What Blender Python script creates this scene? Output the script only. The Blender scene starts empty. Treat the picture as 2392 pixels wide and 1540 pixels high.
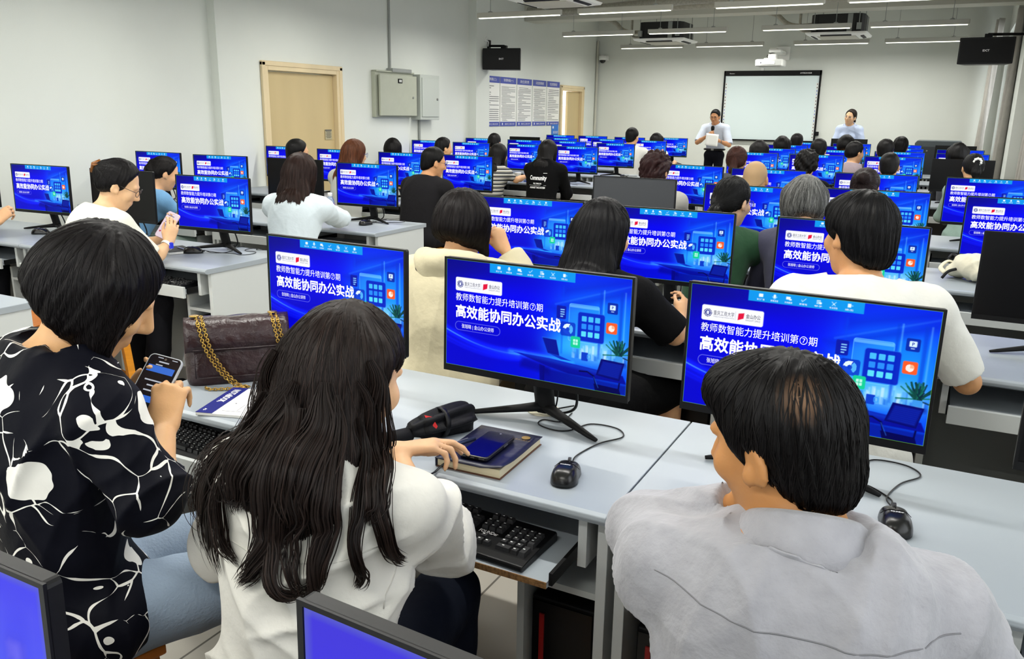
import bpy, math, random
import numpy as np
from mathutils import Vector, Matrix
from mathutils.bvhtree import BVHTree
random.seed(7); rng = np.random.default_rng(7)
PI = math.pi
SC = bpy.context.scene
COL = SC.collection

# ------------------------------------------------------------------ camera
F_PX, PITCH, YAW, ROLL, CAM_Z = 1926.17, 0.257422, 0.480019, 0.0156017, 1.5535
_cy, _sy, _cp, _sp = math.cos(YAW), math.sin(YAW), math.cos(PITCH), math.sin(PITCH)
C_FW = Vector((-_sy * _cp, _cy * _cp, -_sp)); _rt = Vector((_cy, _sy, 0)); _up = _rt.cross(C_FW)
C_RT = math.cos(ROLL) * _rt + math.sin(ROLL) * _up; C_UP = -math.sin(ROLL) * _rt + math.cos(ROLL) * _up
cam = bpy.data.cameras.new('camera'); cam_ob = bpy.data.objects.new('camera', cam); COL.objects.link(cam_ob)
_m = Matrix((C_RT, C_UP, -C_FW)).transposed().to_4x4(); _m.translation = Vector((0, 0, CAM_Z))
cam_ob.matrix_world = _m
cam.sensor_fit = 'HORIZONTAL'; cam.sensor_width = 36; cam.lens = F_PX / 2392 * 36; cam.clip_start = 0.05
SC.camera = cam_ob

# ------------------------------------------------------------------ world, view
W = bpy.data.worlds.new('world'); SC.world = W; W.use_nodes = True
_nt = W.node_tree; _bg = _nt.nodes['Background']
_sky = _nt.nodes.new('ShaderNodeTexSky'); _sky.sky_type = 'HOSEK_WILKIE'; _sky.turbidity = 6
_mx = _nt.nodes.new('ShaderNodeMix'); _mx.data_type = 'RGBA'; _mx.inputs[0].default_value = 0.75
_nt.links.new(_sky.outputs[0], _mx.inputs[6]); _mx.inputs[7].default_value = (0.95, 0.98, 1.0, 1)
_nt.links.new(_mx.outputs[2], _bg.inputs[0]); _bg.inputs[1].default_value = 4.0
SC.view_settings.view_transform = 'Standard'; SC.view_settings.look = 'None'
SC.view_settings.exposure = 0.0; SC.view_settings.gamma = 1.0; SC.view_settings.use_curve_mapping = False
SC.cycles.max_bounces = 6; SC.cycles.diffuse_bounces = 3; SC.cycles.glossy_bounces = 3; SC.cycles.transmission_bounces = 4
SC.cycles.caustics_reflective = False; SC.cycles.caustics_refractive = False; SC.cycles.sample_clamp_indirect = 6
LAMP_W, LAMP_COL = 23.0, (1.0, 0.985, 0.93)

# ------------------------------------------------------------------ materials
def lin(r, g, b):
    f = lambda c: (c / 255 / 12.92) if c <= 10 else ((c / 255 + 0.055) / 1.055) ** 2.4
    return (f(r), f(g), f(b), 1)
def mat(name, col, rough=0.5, metal=0.0, spec=0.5, emit=None, es=1.0, noise=0, nscale=20, bump=0, bscale=60, stretch=(1, 1, 1), alpha=1, trans=0, sheen=0, sss=0, col2=None, aniso=0):
    m = bpy.data.materials.new(name); m.use_nodes = True; nt = m.node_tree; b = nt.nodes['Principled BSDF']
    c = lin(*col); b.inputs['Base Color'].default_value = c
    b.inputs['Roughness'].default_value = rough; b.inputs['Metallic'].default_value = metal
    b.inputs['Specular IOR Level'].default_value = spec
    if trans: b.inputs['Transmission Weight'].default_value = trans
    if sheen: b.inputs['Sheen Weight'].default_value = sheen
    if aniso: b.inputs['Anisotropic'].default_value = aniso
    if alpha < 1: b.inputs['Alpha'].default_value = alpha
    if emit: b.inputs['Emission Color'].default_value = lin(*emit); b.inputs['Emission Strength'].default_value = es
    if noise or bump:
        tc = nt.nodes.new('ShaderNodeTexCoord'); mp = nt.nodes.new('ShaderNodeMapping'); mp.inputs['Scale'].default_value = stretch
        nt.links.new(tc.outputs['Object'], mp.inputs[0])
    if noise:
        n = nt.nodes.new('ShaderNodeTexNoise'); n.inputs['Scale'].default_value = nscale; n.inputs['Detail'].default_value = 4
        nt.links.new(mp.outputs[0], n.inputs['Vector'])
        r = nt.nodes.new('ShaderNodeMapRange'); r.inputs[1].default_value = 0.3; r.inputs[2].default_value = 0.7
        nt.links.new(n.outputs[0], r.inputs[0])
        mx = nt.nodes.new('ShaderNodeMix'); mx.data_type = 'RGBA'
        c2 = lin(*col2) if col2 else tuple(x * (1 - noise) for x in c[:3]) + (1,)
        mx.inputs[6].default_value = c; mx.inputs[7].default_value = c2
        nt.links.new(r.outputs[0], mx.inputs[0]); nt.links.new(mx.outputs[2], b.inputs['Base Color'])
    if bump:
        n2 = nt.nodes.new('ShaderNodeTexNoise'); n2.inputs['Scale'].default_value = bscale; n2.inputs['Detail'].default_value = 5
        nt.links.new(mp.outputs[0], n2.inputs['Vector'])
        bp = nt.nodes.new('ShaderNodeBump'); bp.inputs['Strength'].default_value = min(1, bump * 18); bp.inputs['Distance'].default_value = 0.006
        nt.links.new(n2.outputs[0], bp.inputs['Height']); nt.links.new(bp.outputs[0], b.inputs['Normal'])
    return m
def attr_mat(name, emit=False, rough=0.5, spec=0.5, strength=1.0, aniso=0):
    m = bpy.data.materials.new(name); m.use_nodes = True; nt = m.node_tree; b = nt.nodes['Principled BSDF']
    a = nt.nodes.new('ShaderNodeAttribute'); a.attribute_name = 'Col'
    b.inputs['Roughness'].default_value = rough; b.inputs['Specular IOR Level'].default_value = spec
    b.inputs['Anisotropic'].default_value = aniso
    if emit:
        b.inputs['Base Color'].default_value = (0.001, 0.001, 0.002, 1); nt.links.new(a.outputs['Color'], b.inputs['Emission Color'])
        b.inputs['Emission Strength'].default_value = strength
    else: nt.links.new(a.outputs['Color'], b.inputs['Base Color'])
    return m
M = {}
M['wall'] = mat('wall_paint', (223, 227, 220), 0.8, spec=0.2, noise=0.04, nscale=1.5, bump=0.004, bscale=90)
M['ceil'] = mat('ceiling_paint', (205, 203, 192), 0.9, spec=0.1)
M['desk'] = mat('desk_laminate', (158, 166, 173), 0.32, spec=0.45, noise=0.03, nscale=6)
M['deskside'] = mat('desk_board', (200, 204, 203), 0.45, spec=0.35, noise=0.03, nscale=4)
M['deskback'] = mat('desk_back_board', (120, 122, 122), 0.6)
M['chip'] = mat('chipboard_edge', (150, 112, 66), 0.8, noise=0.6, nscale=130, col2=(92, 62, 32))
M['black'] = mat('black_plastic', (9, 9, 11), 0.4, spec=0.25)
M['blackm'] = mat('matte_black_plastic', (8, 8, 9), 0.6, spec=0.2)
M['gloss'] = mat('glossy_black', (8, 8, 9), 0.27, spec=0.45)
M['offscreen'] = mat('dark_screen', (6, 6, 8), 0.3, spec=0.22)
M['greyreflect'] = mat('grey_reflection_screen', (62, 64, 68), 0.4, spec=0.3)  # reflection of the pale wall, painted into the screen colour as even grey
M['key'] = mat('key_plastic', (38, 38, 40), 0.45)
M['steel'] = mat('brushed_steel', (150, 150, 148), 0.35, metal=0.9)
M['white'] = mat('white_plastic', (235, 236, 232), 0.4)
M['inkw'] = mat('white_print', (235, 235, 235), 0.6)
M['door'] = mat('door_veneer', (203, 183, 138), 0.5, spec=0.3, noise=0.1, nscale=3, stretch=(1, 1, 0.2))
M['doorframe'] = mat('door_frame_wood', (224, 205, 165), 0.45, noise=0.1, nscale=4, stretch=(1, 1, 0.2))
M['boxgrey'] = mat('grey_steel_cabinet', (178, 182, 165), 0.5, noise=0.06, nscale=8)
M['boxgrey2'] = mat('pale_steel_cabinet', (185, 191, 184), 0.45)
M['conduit'] = mat('grey_conduit', (150, 154, 150), 0.5)
M['curtain'] = mat('grey_curtain', (176, 172, 164), 0.85, noise=0.15, nscale=10, sheen=0.3, bump=0.01, bscale=200)
M['wood'] = mat('orange_varnished_wood', (226, 146, 30), 0.35, noise=0.25, nscale=9, stretch=(1, 1, 6))
M['woodd'] = mat('amber_varnished_wood', (196, 112, 28), 0.35, noise=0.25, nscale=9, stretch=(6, 1, 1))
M['floor'] = mat('floor_tile', (150, 146, 138), 0.35, noise=0.12, nscale=5)
M['wbscreen'] = mat('whiteboard_surface', (216, 230, 230), 0.35, spec=0.4)
M['poster'] = mat('poster_paper', (236, 236, 231), 0.5)
M['pblue'] = mat('poster_blue', (62, 76, 165), 0.5)
M['pblue2'] = mat('sign_blue', (30, 110, 200), 0.5)
M['inkd'] = mat('dark_print', (70, 72, 76), 0.7)
M['inkp'] = mat('poster_print', (105, 107, 112), 0.7)
M['lampw'] = mat('lamp_housing', (186, 185, 175), 0.5)
M['glow'] = mat('lamp_diffuser', (255, 255, 250), 0.5, emit=(255, 255, 235), es=2.6)
M['acwhite'] = mat('ac_panel', (244, 245, 240), 0.45)
M['acblack'] = mat('ac_body', (22, 22, 21), 0.6)
M['beam'] = mat('beam_paint', (196, 195, 182), 0.8)
M['pipe'] = mat('insulated_pipe', (178, 174, 158), 0.6, noise=0.25, nscale=30)
M['foil'] = mat('corrugated_duct', (160, 158, 146), 0.4, metal=0.4, noise=0.3, nscale=40)

# ------------------------------------------------------------------ mesh helpers
def mesh_np(name, V, Fq, mats, smooth=True, midx=None):
    """mesh from arrays; faces (n,3) or (n,4) or a list of lists"""
    me = bpy.data.meshes.new(name)
    if isinstance(Fq, np.ndarray):
        n, k = Fq.shape
        me.vertices.add(len(V)); me.vertices.foreach_set('co', np.asarray(V, np.float32).ravel())
        me.loops.add(n * k); me.loops.foreach_set('vertex_index', Fq.astype(np.int32).ravel())
        me.polygons.add(n); me.polygons.foreach_set('loop_start', np.arange(0, n * k, k, dtype=np.int32))
        me.update(calc_edges=True)
    else:
        me.from_pydata([tuple(v) for v in V], [], Fq)
    if not isinstance(mats, (list, tuple)): mats = [mats]
    for m in mats: me.materials.append(m)
    if midx is not None: me.polygons.foreach_set('material_index', np.asarray(midx, np.int32))
    me.polygons.foreach_set('use_smooth', np.full(len(me.polygons), bool(smooth)))
    me.validate(); me.update(); return me
def link(name, me, parent=None, loc=(0, 0, 0), rot=(0, 0, 0), bev=0, seg=2):
    o = bpy.data.objects.new(name, me); COL.objects.link(o); o.parent = parent; o.location = loc; o.rotation_euler = rot
    if bev:
        b = o.modifiers.new('bevel', 'BEVEL'); b.width = bev; b.segments = seg; b.limit_method = 'ANGLE'; b.angle_limit = 0.7
    return o
def smooth_path(P, n=6):
    P = [np.array(p, float) for p in P]; out = []
    Q = [2 * P[0] - P[1]] + P + [2 * P[-1] - P[-2]]
    for i in range(1, len(Q) - 2):
        for k in range(n):
            t = k / n; a, b, c, d = Q[i - 1:i + 3]
            out.append(0.5 * ((2 * b) + (c - a) * t + (2 * a - 5 * b + 4 * c - d) * t * t + (3 * b - a - 3 * c + d) * t ** 3))
    out.append(P[-1]); return out
class MB:
    def __init__(s): s.v = []; s.f = []; s.mi = []
    def add(s, V, Fc, mi=0):
        o = len(s.v); s.v += [tuple(v) for v in V]; s.f += [tuple(i + o for i in f) for f in Fc]; s.mi += [mi] * len(Fc); return s
    def box(s, c, d, rot=None, mi=0):
        x, y, z = (q / 2 for q in d); V = [Vector(p) for p in ((-x, -y, -z), (x, -y, -z), (x, y, -z), (-x, y, -z), (-x, -y, z), (x, -y, z), (x, y, z), (-x, y, z))]
        if rot is not None:
            R = rot if isinstance(rot, Matrix) else Matrix.Rotation(rot, 3, 'Z'); V = [R @ p for p in V]
        return s.add([Vector(c) + p for p in V], [(3, 2, 1, 0), (4, 5, 6, 7), (0, 1, 5, 4), (1, 2, 6, 5), (2, 3, 7, 6), (3, 0, 4, 7)], mi)
    def bb(s, x0, x1, y0, y1, z0, z1, mi=0): return s.box(((x0 + x1) / 2, (y0 + y1) / 2, (z0 + z1) / 2), (abs(x1 - x0), abs(y1 - y0), abs(z1 - z0)), mi=mi)
    def tube(s, P, r, n=8, mi=0, cap=True, flat=None):
        P = [Vector(p) for p in P]; rs = r if hasattr(r, '__len__') else [r] * len(P); V = []; Fc = []
        t0 = (P[1] - P[0]).normalized(); a = t0.orthogonal().normalized()
        if flat: a = Vector(flat[0]); a = (a - t0 * a.dot(t0)).normalized()
        for i, p in enumerate(P):
            t = (P[min(i + 1, len(P) - 1)] - P[max(i - 1, 0)])
            t = t.normalized() if t.length > 1e-9 else t0
            a = (a - t * a.dot(t)); a = a.normalized() if a.length > 1e-6 else t.orthogonal().normalized(); b = t.cross(a)
            k = flat[1] if flat else 1
            for j in range(n):
                q = 2 * PI * j / n; V.append(p + rs[i] * (math.cos(q) * a * k + math.sin(q) * b))
        for i in range(len(P) - 1):
            for j in range(n): Fc.append((i * n + j, i * n + (j + 1) % n, (i + 1) * n + (j + 1) % n, (i + 1) * n + j))
        if cap: Fc.append(tuple(range(n))[::-1]); Fc.append(tuple((len(P) - 1) * n + j for j in range(n)))
        return s.add(V, Fc, mi)
    def lathe(s, prof, c=(0, 0, 0), n=20, R=None, mi=0):
        V = []; Fc = []
        for (r, z) in prof:
            for j in range(n):
                p = Vector((r * math.cos(2 * PI * j / n), r * math.sin(2 * PI * j / n), z)); V.append(Vector(c) + (R @ p if R else p))
        for i in range(len(prof) - 1):
            for j in range(n): Fc.append((i * n + j, i * n + (j + 1) % n, (i + 1) * n + (j + 1) % n, (i + 1) * n + j))
        Fc.append(tuple(range(n))[::-1]); Fc.append(tuple((len(prof) - 1) * n + j for j in range(n)))
        return s.add(V, Fc, mi)
    def prism(s, poly, y0, y1, axis='y', mi=0):
        n = len(poly)
        mk = {'y': lambda a, b, t: (a, t, b), 'z': lambda a, b, t: (a, b, t), 'x': lambda a, b, t: (t, a, b)}[axis]
        V = [mk(a, b, y0) for a, b in poly] + [mk(a, b, y1) for a, b in poly]
        Fc = [tuple(range(n)), tuple(range(2 * n - 1, n - 1, -1))] + [(i, i + n, (i + 1) % n + n, (i + 1) % n) for i in range(n)]
        return s.add(V, Fc, mi)
    def mesh(s, name, mats, smooth=False): return mesh_np(name, s.v, s.f, mats, smooth, s.mi)
    def build(s, name, mats, parent=None, loc=(0, 0, 0), rot=(0, 0, 0), bev=0, smooth=False, seg=2):
        return link(name, s.mesh(name, mats, smooth or bev > 0), parent, loc, rot, bev, seg) if not (bev and not smooth) else link(name, s.mesh(name, mats, False), parent, loc, rot, bev, seg)
def rrect(w, h, r, n=5, cx=0, cy=0):
    out = []
    for (sx, sy, a0) in ((1, 1, 0), (-1, 1, 90), (-1, -1, 180), (1, -1, 270)):
        for k in range(n + 1):
            a = math.radians(a0 + 90 * k / n); out.append((cx + sx * (w / 2 - r) + r * math.cos(a), cy + sy * (h / 2 - r) + r * math.sin(a)))
    return out
def thing(name, label, cat, loc=(0, 0, 0), rotz=0, group=None):
    o = bpy.data.objects.new(name, None); COL.objects.link(o); o.location = loc; o.rotation_euler = (0, 0, rotz); o.empty_display_size = 0.1
    o['label'] = label; o['category'] = cat
    if group: o['group'] = group
    return o
def tag(o, label, cat, group=None):
    o['label'] = label; o['category'] = cat
    if group: o['group'] = group
    return o
def struct(o): o['kind'] = 'structure'; return o
def dup(root, loc, rotz=0, label=None, group=None):
    r = root.copy(); COL.objects.link(r); r.location = loc; r.rotation_euler = (0, 0, rotz)
    if label: r['label'] = label
    if group: r['group'] = group
    for ch in list(root.children):
        c = ch.copy(); COL.objects.link(c); c.parent = r
        for g in list(ch.children): d = g.copy(); COL.objects.link(d); d.parent = c
    return r
_txt = {}
def text_mesh(body, size, bold=0.0, res=2, align='LEFT'):
    """vertices (x,y) and faces of a line of lettering, baseline at y=0"""
    k = (body, size, bold, res, align)
    if k not in _txt:
        c = bpy.data.curves.new('t', 'FONT'); c.body = body; c.size = size; c.resolution_u = res; c.offset = max(-bold, 0); c.align_x = align
        o = bpy.data.objects.new('t', c); COL.objects.link(o); dg = bpy.context.evaluated_depsgraph_get(); dg.update()
        me = bpy.data.meshes.new_from_object(o.evaluated_get(dg))
        V = [tuple(v.co[:2]) for v in me.vertices]; Fc = [tuple(p.vertices) for p in me.polygons]
        bpy.data.objects.remove(o); bpy.data.meshes.remove(me); bpy.data.curves.remove(c)
        if bold > 0:
            V0, F0 = V, Fc; V, Fc = [], []
            for dx, dy in ((0, 0), (bold, 0), (-bold, 0), (0, bold), (0, -bold), (bold * .7, bold * .7), (-bold * .7, bold * .7), (bold * .7, -bold * .7), (-bold * .7, -bold * .7)):
                o_ = len(V); V += [(a + dx, b + dy) for a, b in V0]; Fc += [tuple(i + o_ for i in f) for f in F0]
        _txt[k] = (V, Fc)
    return _txt[k]
def text_fit(mb, body, x, y, w, h, to3, bold=0, mi=0, res=2):
    """lettering stretched into the box x..x+w, y..y+h; to3 maps the plane to space"""
    V, Fc = text_mesh(body, 1.0, -bold if body.isascii() else 0, res)
    if not V: return
    xs = [a for a, b in V]; ys = [b for a, b in V]; x0, x1, y0, y1 = min(xs), max(xs), min(ys), max(ys)
    mb.add([to3(x + (a - x0) / (x1 - x0) * w, y + (b - y0) / (y1 - y0) * h) for a, b in V], Fc, mi)
# ------------------------------------------------------------------ lamps (rows across the room, four to a row)
def make_lamp(loc, label, rot=0, rods=(-0.4, 0.38)):
    t = thing('linear_lamp', label, 'ceiling lamp', loc, rot, 'slim hanging lamps')
    MB().box((0, 0, 0.035), (1.16, 0.06, 0.06)).build('lamp_housing', M['lampw'], t, bev=0.006)
    MB().box((0, 0, 0.0), (1.12, 0.040, 0.008)).build('diffuser', M['glow'], t, bev=0.004)
    for r in rods:
        MB().tube([(r, 0, 0.065), (r, 0, 3.4 - loc[2])], 0.004, 6).lathe([(0.03, 0.064), (0.03, 0.074), (0.008, 0.084)], (r, 0, 0), 10).build('rod', M['conduit'], t)
    l = bpy.data.lights.new('lamp_light', 'AREA'); l.shape = 'RECTANGLE'; l.size = 1.12; l.size_y = 0.05; l.energy = LAMP_W; l.color = LAMP_COL[:3]; l.spread = math.radians(175)
    lo = bpy.data.objects.new('lamp_light', l); COL.objects.link(lo); lo.parent = t; lo.location = (0, 0, -0.012)
    return t
ordn = ['nearest', 'second', 'third', 'farthest']
colw = ['leftmost', 'second', 'third', 'rightmost']
SEEN = {9.65: 'row beside the nearest ceiling unit', 12.3: 'middle visible lamp row', 14.85: 'lamp row nearest the whiteboard wall'}
for ry in (-3.1, -0.55, 2.0, 4.55, 7.1, 9.65, 12.3, 14.85):
    for ci, cx in enumerate((-5.0, -3.62, -1.98, -0.6)):
        if ry in SEEN: lab = 'white tube lamp, %s from left in the %s' % (['first', 'second', 'third', 'fourth'][ci], SEEN[ry])
        else: lab = 'white hanging tube lamp over the desks, out of the photo'
        make_lamp((cx - (0.02 if ry > 12 else 0), ry, 2.70), lab)

# ------------------------------------------------------------------ room shell
XL, XR, YB, YF, ZC = -6.6, 0.98, 16.2, -3.6, 3.4
def wall(name, *boxes, m='wall'):
    mb = MB()
    for b in boxes: mb.bb(*b)
    return struct(mb.build(name, M[m]))
fl = MB().bb(XL - 1.2, XR + 0.3, YF - 0.2, YB + 0.3, -0.1, 0)
flo = struct(fl.build('floor', M['floor']))
_n = M['floor'].node_tree; _b = _n.nodes['Principled BSDF']; _br = _n.nodes.new('ShaderNodeTexBrick'); _br.offset = 0
_tc = _n.nodes.new('ShaderNodeTexCoord'); _n.links.new(_tc.outputs['Object'], _br.inputs['Vector'])
for k, v in (('Scale', 1.0), ('Mortar Size', 0.004), ('Brick Width', 0.6), ('Row Height', 0.6)): _br.inputs[k].default_value = v
_br.inputs['Color1'].default_value = lin(178, 174, 164); _br.inputs['Color2'].default_value = lin(170, 167, 158); _br.inputs['Mortar'].default_value = lin(95, 92, 86)
_n.links.new(_br.outputs[0], _b.inputs['Base Color'])
wall('ceiling', (XL - 0.3, XR + 0.3, YF - 0.2, YB + 0.3, ZC, ZC + 0.15), m='ceil')
D1 = (6.74, 8.0, 2.02)      # near door: y0, y1, top
D2 = (14.46, 15.52, 2.04)
XW = -6.5                   # the door stretch of the wall stands a little proud
wall('wall_left', (XL - 0.2, XL, YF, 6.16, 0, ZC), (XL - 0.2, XW, 6.16, D1[0], 0, ZC), (XL - 0.2, XW, D1[0], D1[1], D1[2], ZC), (XL - 0.2, XW, D1[1], 10.97, 0, ZC),
     (XL - 0.2, XW + 0.13, 10.97, 11.37, 0, ZC), (XL - 0.2, XL, 11.37, D2[0], 0, ZC), (XL - 0.2, XL, D2[0], D2[1], D2[2], ZC), (XL - 0.2, XL, D2[1], YB, 0, ZC))
wall('wall_back', (XL - 0.2, XR + 0.2, YB, YB + 0.2, 0, ZC))
added_rear_wins = [(-6.2, -3.9), (-3.4, -1.1), (-0.6, 0.7)]  # made-up windows in the unseen rear wall, added to brighten people's backs
rb = [(XL - 0.2, XR + 0.2, YF - 0.2, YF, 0, 0.9), (XL - 0.2, XR + 0.2, YF - 0.2, YF, 2.9, ZC)]; px_ = XL - 0.2
for a, b_ in added_rear_wins: rb.append((px_, a, YF - 0.2, YF, 0.9, 2.9)); px_ = b_
rb.append((px_, XR + 0.2, YF - 0.2, YF, 0.9, 2.9)); wall('wall_rear', *rb)
wins = [(-3.0, -1.6), (-0.9, 1.7), (2.4, 5.0), (5.7, 8.3), (9.0, 11.6)]
bx = [(XR, XR + 0.2, YF, YB, 0, 0.9), (XR, XR + 0.2, YF, YB, 2.9, ZC)]; py = YF
for a, b in wins: bx.append((XR, XR + 0.2, py, a, 0.9, 2.9)); py = b
bx.append((XR, XR + 0.2, py, 13.72, 0.9, 2.9))
bx[0] = (XR, XR + 0.2, YF, 13.72, 0, 0.9); bx[1] = (XR, XR + 0.2, YF, 13.72, 2.9, ZC)
XF = 0.53   # the wall steps in beyond the pillar
bx += [(XF, XF + 0.2, 14.05, YB, 0, 0.9), (XF, XF + 0.2, 14.05, YB, 2.9, ZC), (XF, XF + 0.2, 14.05, 14.2, 0.9, 2.9), (XF, XR + 0.2, 13.72, 14.05, 0, ZC) if 0 else (XR, XR + 0.2, 13.72, 14.05, 0, ZC), (XF + 0.2, XR + 0.2, 14.03, 14.05, 0, ZC), (XF, XF + 0.2, 15.95, YB, 0.9, 2.9)]
bx.append((0.62, XR, 12.75, 13.72, 0, ZC))          # pillar on the window side
wall('wall_right', *bx)
allw = [(XR + 0.1, (a + b) / 2, b - a, 0) for a, b in wins] + [(XF + 0.1, 15.075, 1.75, 0)] + [((a + b) / 2, YF - 0.1, b - a, 1) for a, b in added_rear_wins]  # the rear entries are the added windows that let in fill daylight
GLASS = mat('window_glass', (244, 250, 252), 0.0, trans=1.0, spec=0.3, alpha=0.12)
for i, (wx, wy, ww, rear) in enumerate(allw):
    R = Matrix.Rotation(0 if rear else PI / 2, 3, 'Z'); mb = MB(); c = Vector((wx, wy, 0))
    for s in (-ww / 2 + 0.03, 0, ww / 2 - 0.03): mb.box(c + R @ Vector((s, 0, 1.9)), (0.06, 0.06, 2.0), R)
    for z in (0.93, 2.3, 2.87): mb.box(c + R @ Vector((0, 0, z)), (ww, 0.06, 0.06), R)
    fr = struct(mb.build('window_%d' % (i + 1), M['white'])); MB().box(c + Vector((0, 0, 1.9)), (ww - 0.06, 0.006, 1.94), R).build('window_pane', GLASS, fr)
    l = bpy.data.lights.new('window_daylight', 'AREA'); l.shape = 'RECTANGLE'; l.size = ww; l.size_y = 2.0; l.cycles.is_portal = True
    o = bpy.data.objects.new('window_daylight', l); COL.objects.link(o); o.location = (wx, wy, 1.9); o.rotation_euler = (PI / 2, 0, PI) if rear else (PI / 2, 0, PI / 2)
# small room beyond the far door and behind the near door
wall('wall_corridor', (XL - 1.2, XL - 1.1, 6.3, 13.0, 0, 2.6), (XL - 1.1, XL - 0.2, 6.3, 6.4, 0, 2.6))

# ------------------------------------------------------------------ doors
def door(name, y0, y1, top, xw, open_deg=0, narrow=0):
    fr = struct(MB().bb(xw - 0.21, xw + 0.025, y0, y0 + 0.075, 0, top).bb(xw - 0.21, xw + 0.025, y1 - 0.075, y1, 0, top).bb(xw - 0.21, xw + 0.025, y0 + 0.075, y1 - 0.075, top - 0.075, top)
                .bb(xw, xw + 0.035, y0 - 0.02, y0 + 0.03, 0, top + 0.01).bb(xw, xw + 0.035, y1 - 0.03, y1 + 0.02, 0, top + 0.01).bb(xw, xw + 0.035, y0 - 0.02, y1 + 0.02, top - 0.03, top + 0.02)
                .build(name, M['doorframe'], bev=0.006))
    w = y1 - y0 - 0.16 - narrow
    lf = MB().box((0, -w / 2, top / 2 - 0.04), (0.045, w, top - 0.09)).build('door_leaf', M['door'], fr, (xw - 0.06, y1 - 0.078, 0), (0, 0, math.radians(open_deg)), bev=0.004)
    MB().box((0.045, -w + 0.06, 1.0), (0.05, 0.03, 0.16)).tube([(0.03, -w + 0.06, 1.0), (0.075, -w + 0.06, 1.0), (0.075, -w + 0.17, 1.0)], 0.009, 8).build('door_handle', M['steel'], lf)
    return fr, lf
fr1, lf1 = door('door_1', *D1, XW)
fr2, lf2 = door('door_2', *D2, XL, open_deg=0, narrow=0.36)
n1 = MB().box((0, 0, 0), (0.004, 0.115, 0.115), mi=0)
for k in range(6): n1.box((0.003, 0.0, 0.035 - k * 0.014), (0.002, 0.09 - 0.02 * (k % 2), 0.005), mi=1)
n1.box((0.003, 0, 0.05), (0.002, 0.112, 0.012), mi=1)
tag(n1.build('door_notice', [mat('kraft_notice', (176, 168, 138), 0.7), M['inkd']], None, (XW - 0.03, 7.80, 1.27)), 'small printed notice stuck on the wide beige door', 'notice')

# ------------------------------------------------------------------ electrical boxes on the left wall
t = thing('fuse_cabinet', 'large grey green fuse cabinet with round lock, left of the paler cabinet', 'electrical cabinet', (XW, 9.02, 1.75))
MB().box((0.03, 0, 0), (0.06, 0.82, 0.56)).box((0.045, 0, 0.278), (0.08, 0.82, 0.02)).build('cabinet_body', M['boxgrey'], t, bev=0.004)
d = MB().box((0.1, 0.02, -0.01), (0.03, 0.80, 0.5)).build('cabinet_door', M['boxgrey'], t, bev=0.005)
MB().box((0.117, 0.04, 0.17), (0.008, 0.09, 0.055), mi=0).box((0.122, 0.025, 0.17), (0.006, 0.02, 0.03), mi=1).box((0.122, 0.055, 0.17), (0.006, 0.02, 0.03), mi=1).build('switch_plate', [M['blackm'], M['white']], d)
MB().lathe([(0.014, 0), (0.014, 0.012), (0.006, 0.014)], (0.115, 0.33, -0.03), 12, Matrix.Rotation(PI / 2, 3, 'Y')).build('lock', M['conduit'], d)
t = thing('wall_cabinet', 'narrow pale grey steel wall cabinet right of the fuse cabinet', 'electrical cabinet', (XW, 9.70, 1.73))
MB().box((0.075, 0, 0), (0.15, 0.46, 0.58)).build('cabinet_body', M['boxgrey2'], t, bev=0.005)
d = MB().box((0.155, 0, 0), (0.014, 0.4, 0.5)).build('cabinet_door', M['boxgrey2'], t, bev=0.004)
MB().lathe([(0.016, 0), (0.016, 0.01), (0.007, 0.014)], (0.162, 0.16, -0.02), 12, Matrix.Rotation(PI / 2, 3, 'Y')).build('lock', M['steel'], d)
MB().box((-0.0 + 0.05, 9.14, 2.05), (0.1, 0.42, 0.045)).build('trunking_box', M['conduit'], None, (XW, 0, 0), bev=0.004)
tag(bpy.data.objects['trunking_box'], 'grey metal trunking on top of the fuse cabinet', 'cable trunking')
tag(MB().tube([(XW + 0.02, 8.985, 2.07), (XW + 0.02, 8.985, ZC)], 0.014, 10).build('cable_conduit', M['conduit']), 'thin grey conduit rising above the fuse cabinet', 'conduit')
tag(MB().tube([(XW + 0.02, 9.63, 0.3), (XW + 0.02, 9.63, 1.44)], 0.016, 10).build('cable_conduit', M['conduit']), 'grey conduit dropping below the pale wall cabinet', 'conduit')

# ------------------------------------------------------------------ posters
def poster(y0, y1, z0, z1, title, rows, label, seed):
    t = thing('wall_poster', label, 'poster', (XL + 0.006, (y0 + y1) / 2, (z0 + z1) / 2), 0, 'rule posters on the recessed left wall')
    w, h = y1 - y0, z1 - z0
    MB().box((0, 0, 0), (0.008, w, h)).build('sheet', M['poster'], t)
    MB().box((0.005, 0, h / 2 - 0.05), (0.003, w, 0.1)).box((0.005, 0, -h / 2 + 0.035), (0.003, w, 0.07)).build('blue_band', M['pblue'], t)
    mb = MB(); to3 = lambda a, b: (0.008, a, b)
    text_fit(mb, title, -w * 0.3, h / 2 - 0.075, w * 0.6, 0.05, to3, 0.02)
    text_fit(mb, '重庆工商大学', -w * 0.2, -h / 2 + 0.02, w * 0.6, 0.028, to3, 0.01)
    mb.box((0.008, -w * 0.36, -h / 2 + 0.035), (0.001, 0.03, 0.035)); mb.build('white_lettering', M['inkw'], t)
    r = random.Random(seed); mb = MB(); n = rows; s = (h - 0.22) / n
    for k in range(n):
        ln = w * (0.86 if r.random() < 0.55 else r.uniform(0.2, 0.7)); ind = 0.03 if r.random() < 0.3 else 0
        x = -w * 0.43 + ind; z = h / 2 - 0.15 - k * s
        while x < -w * 0.43 + ln:
            c = s * r.uniform(0.4, 0.62); mb.box((0.006, x + c / 2, z), (0.001, c * 0.72, s * 0.3)); x += c
    mb.build('printed_text', M['inkp'], t)
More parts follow.
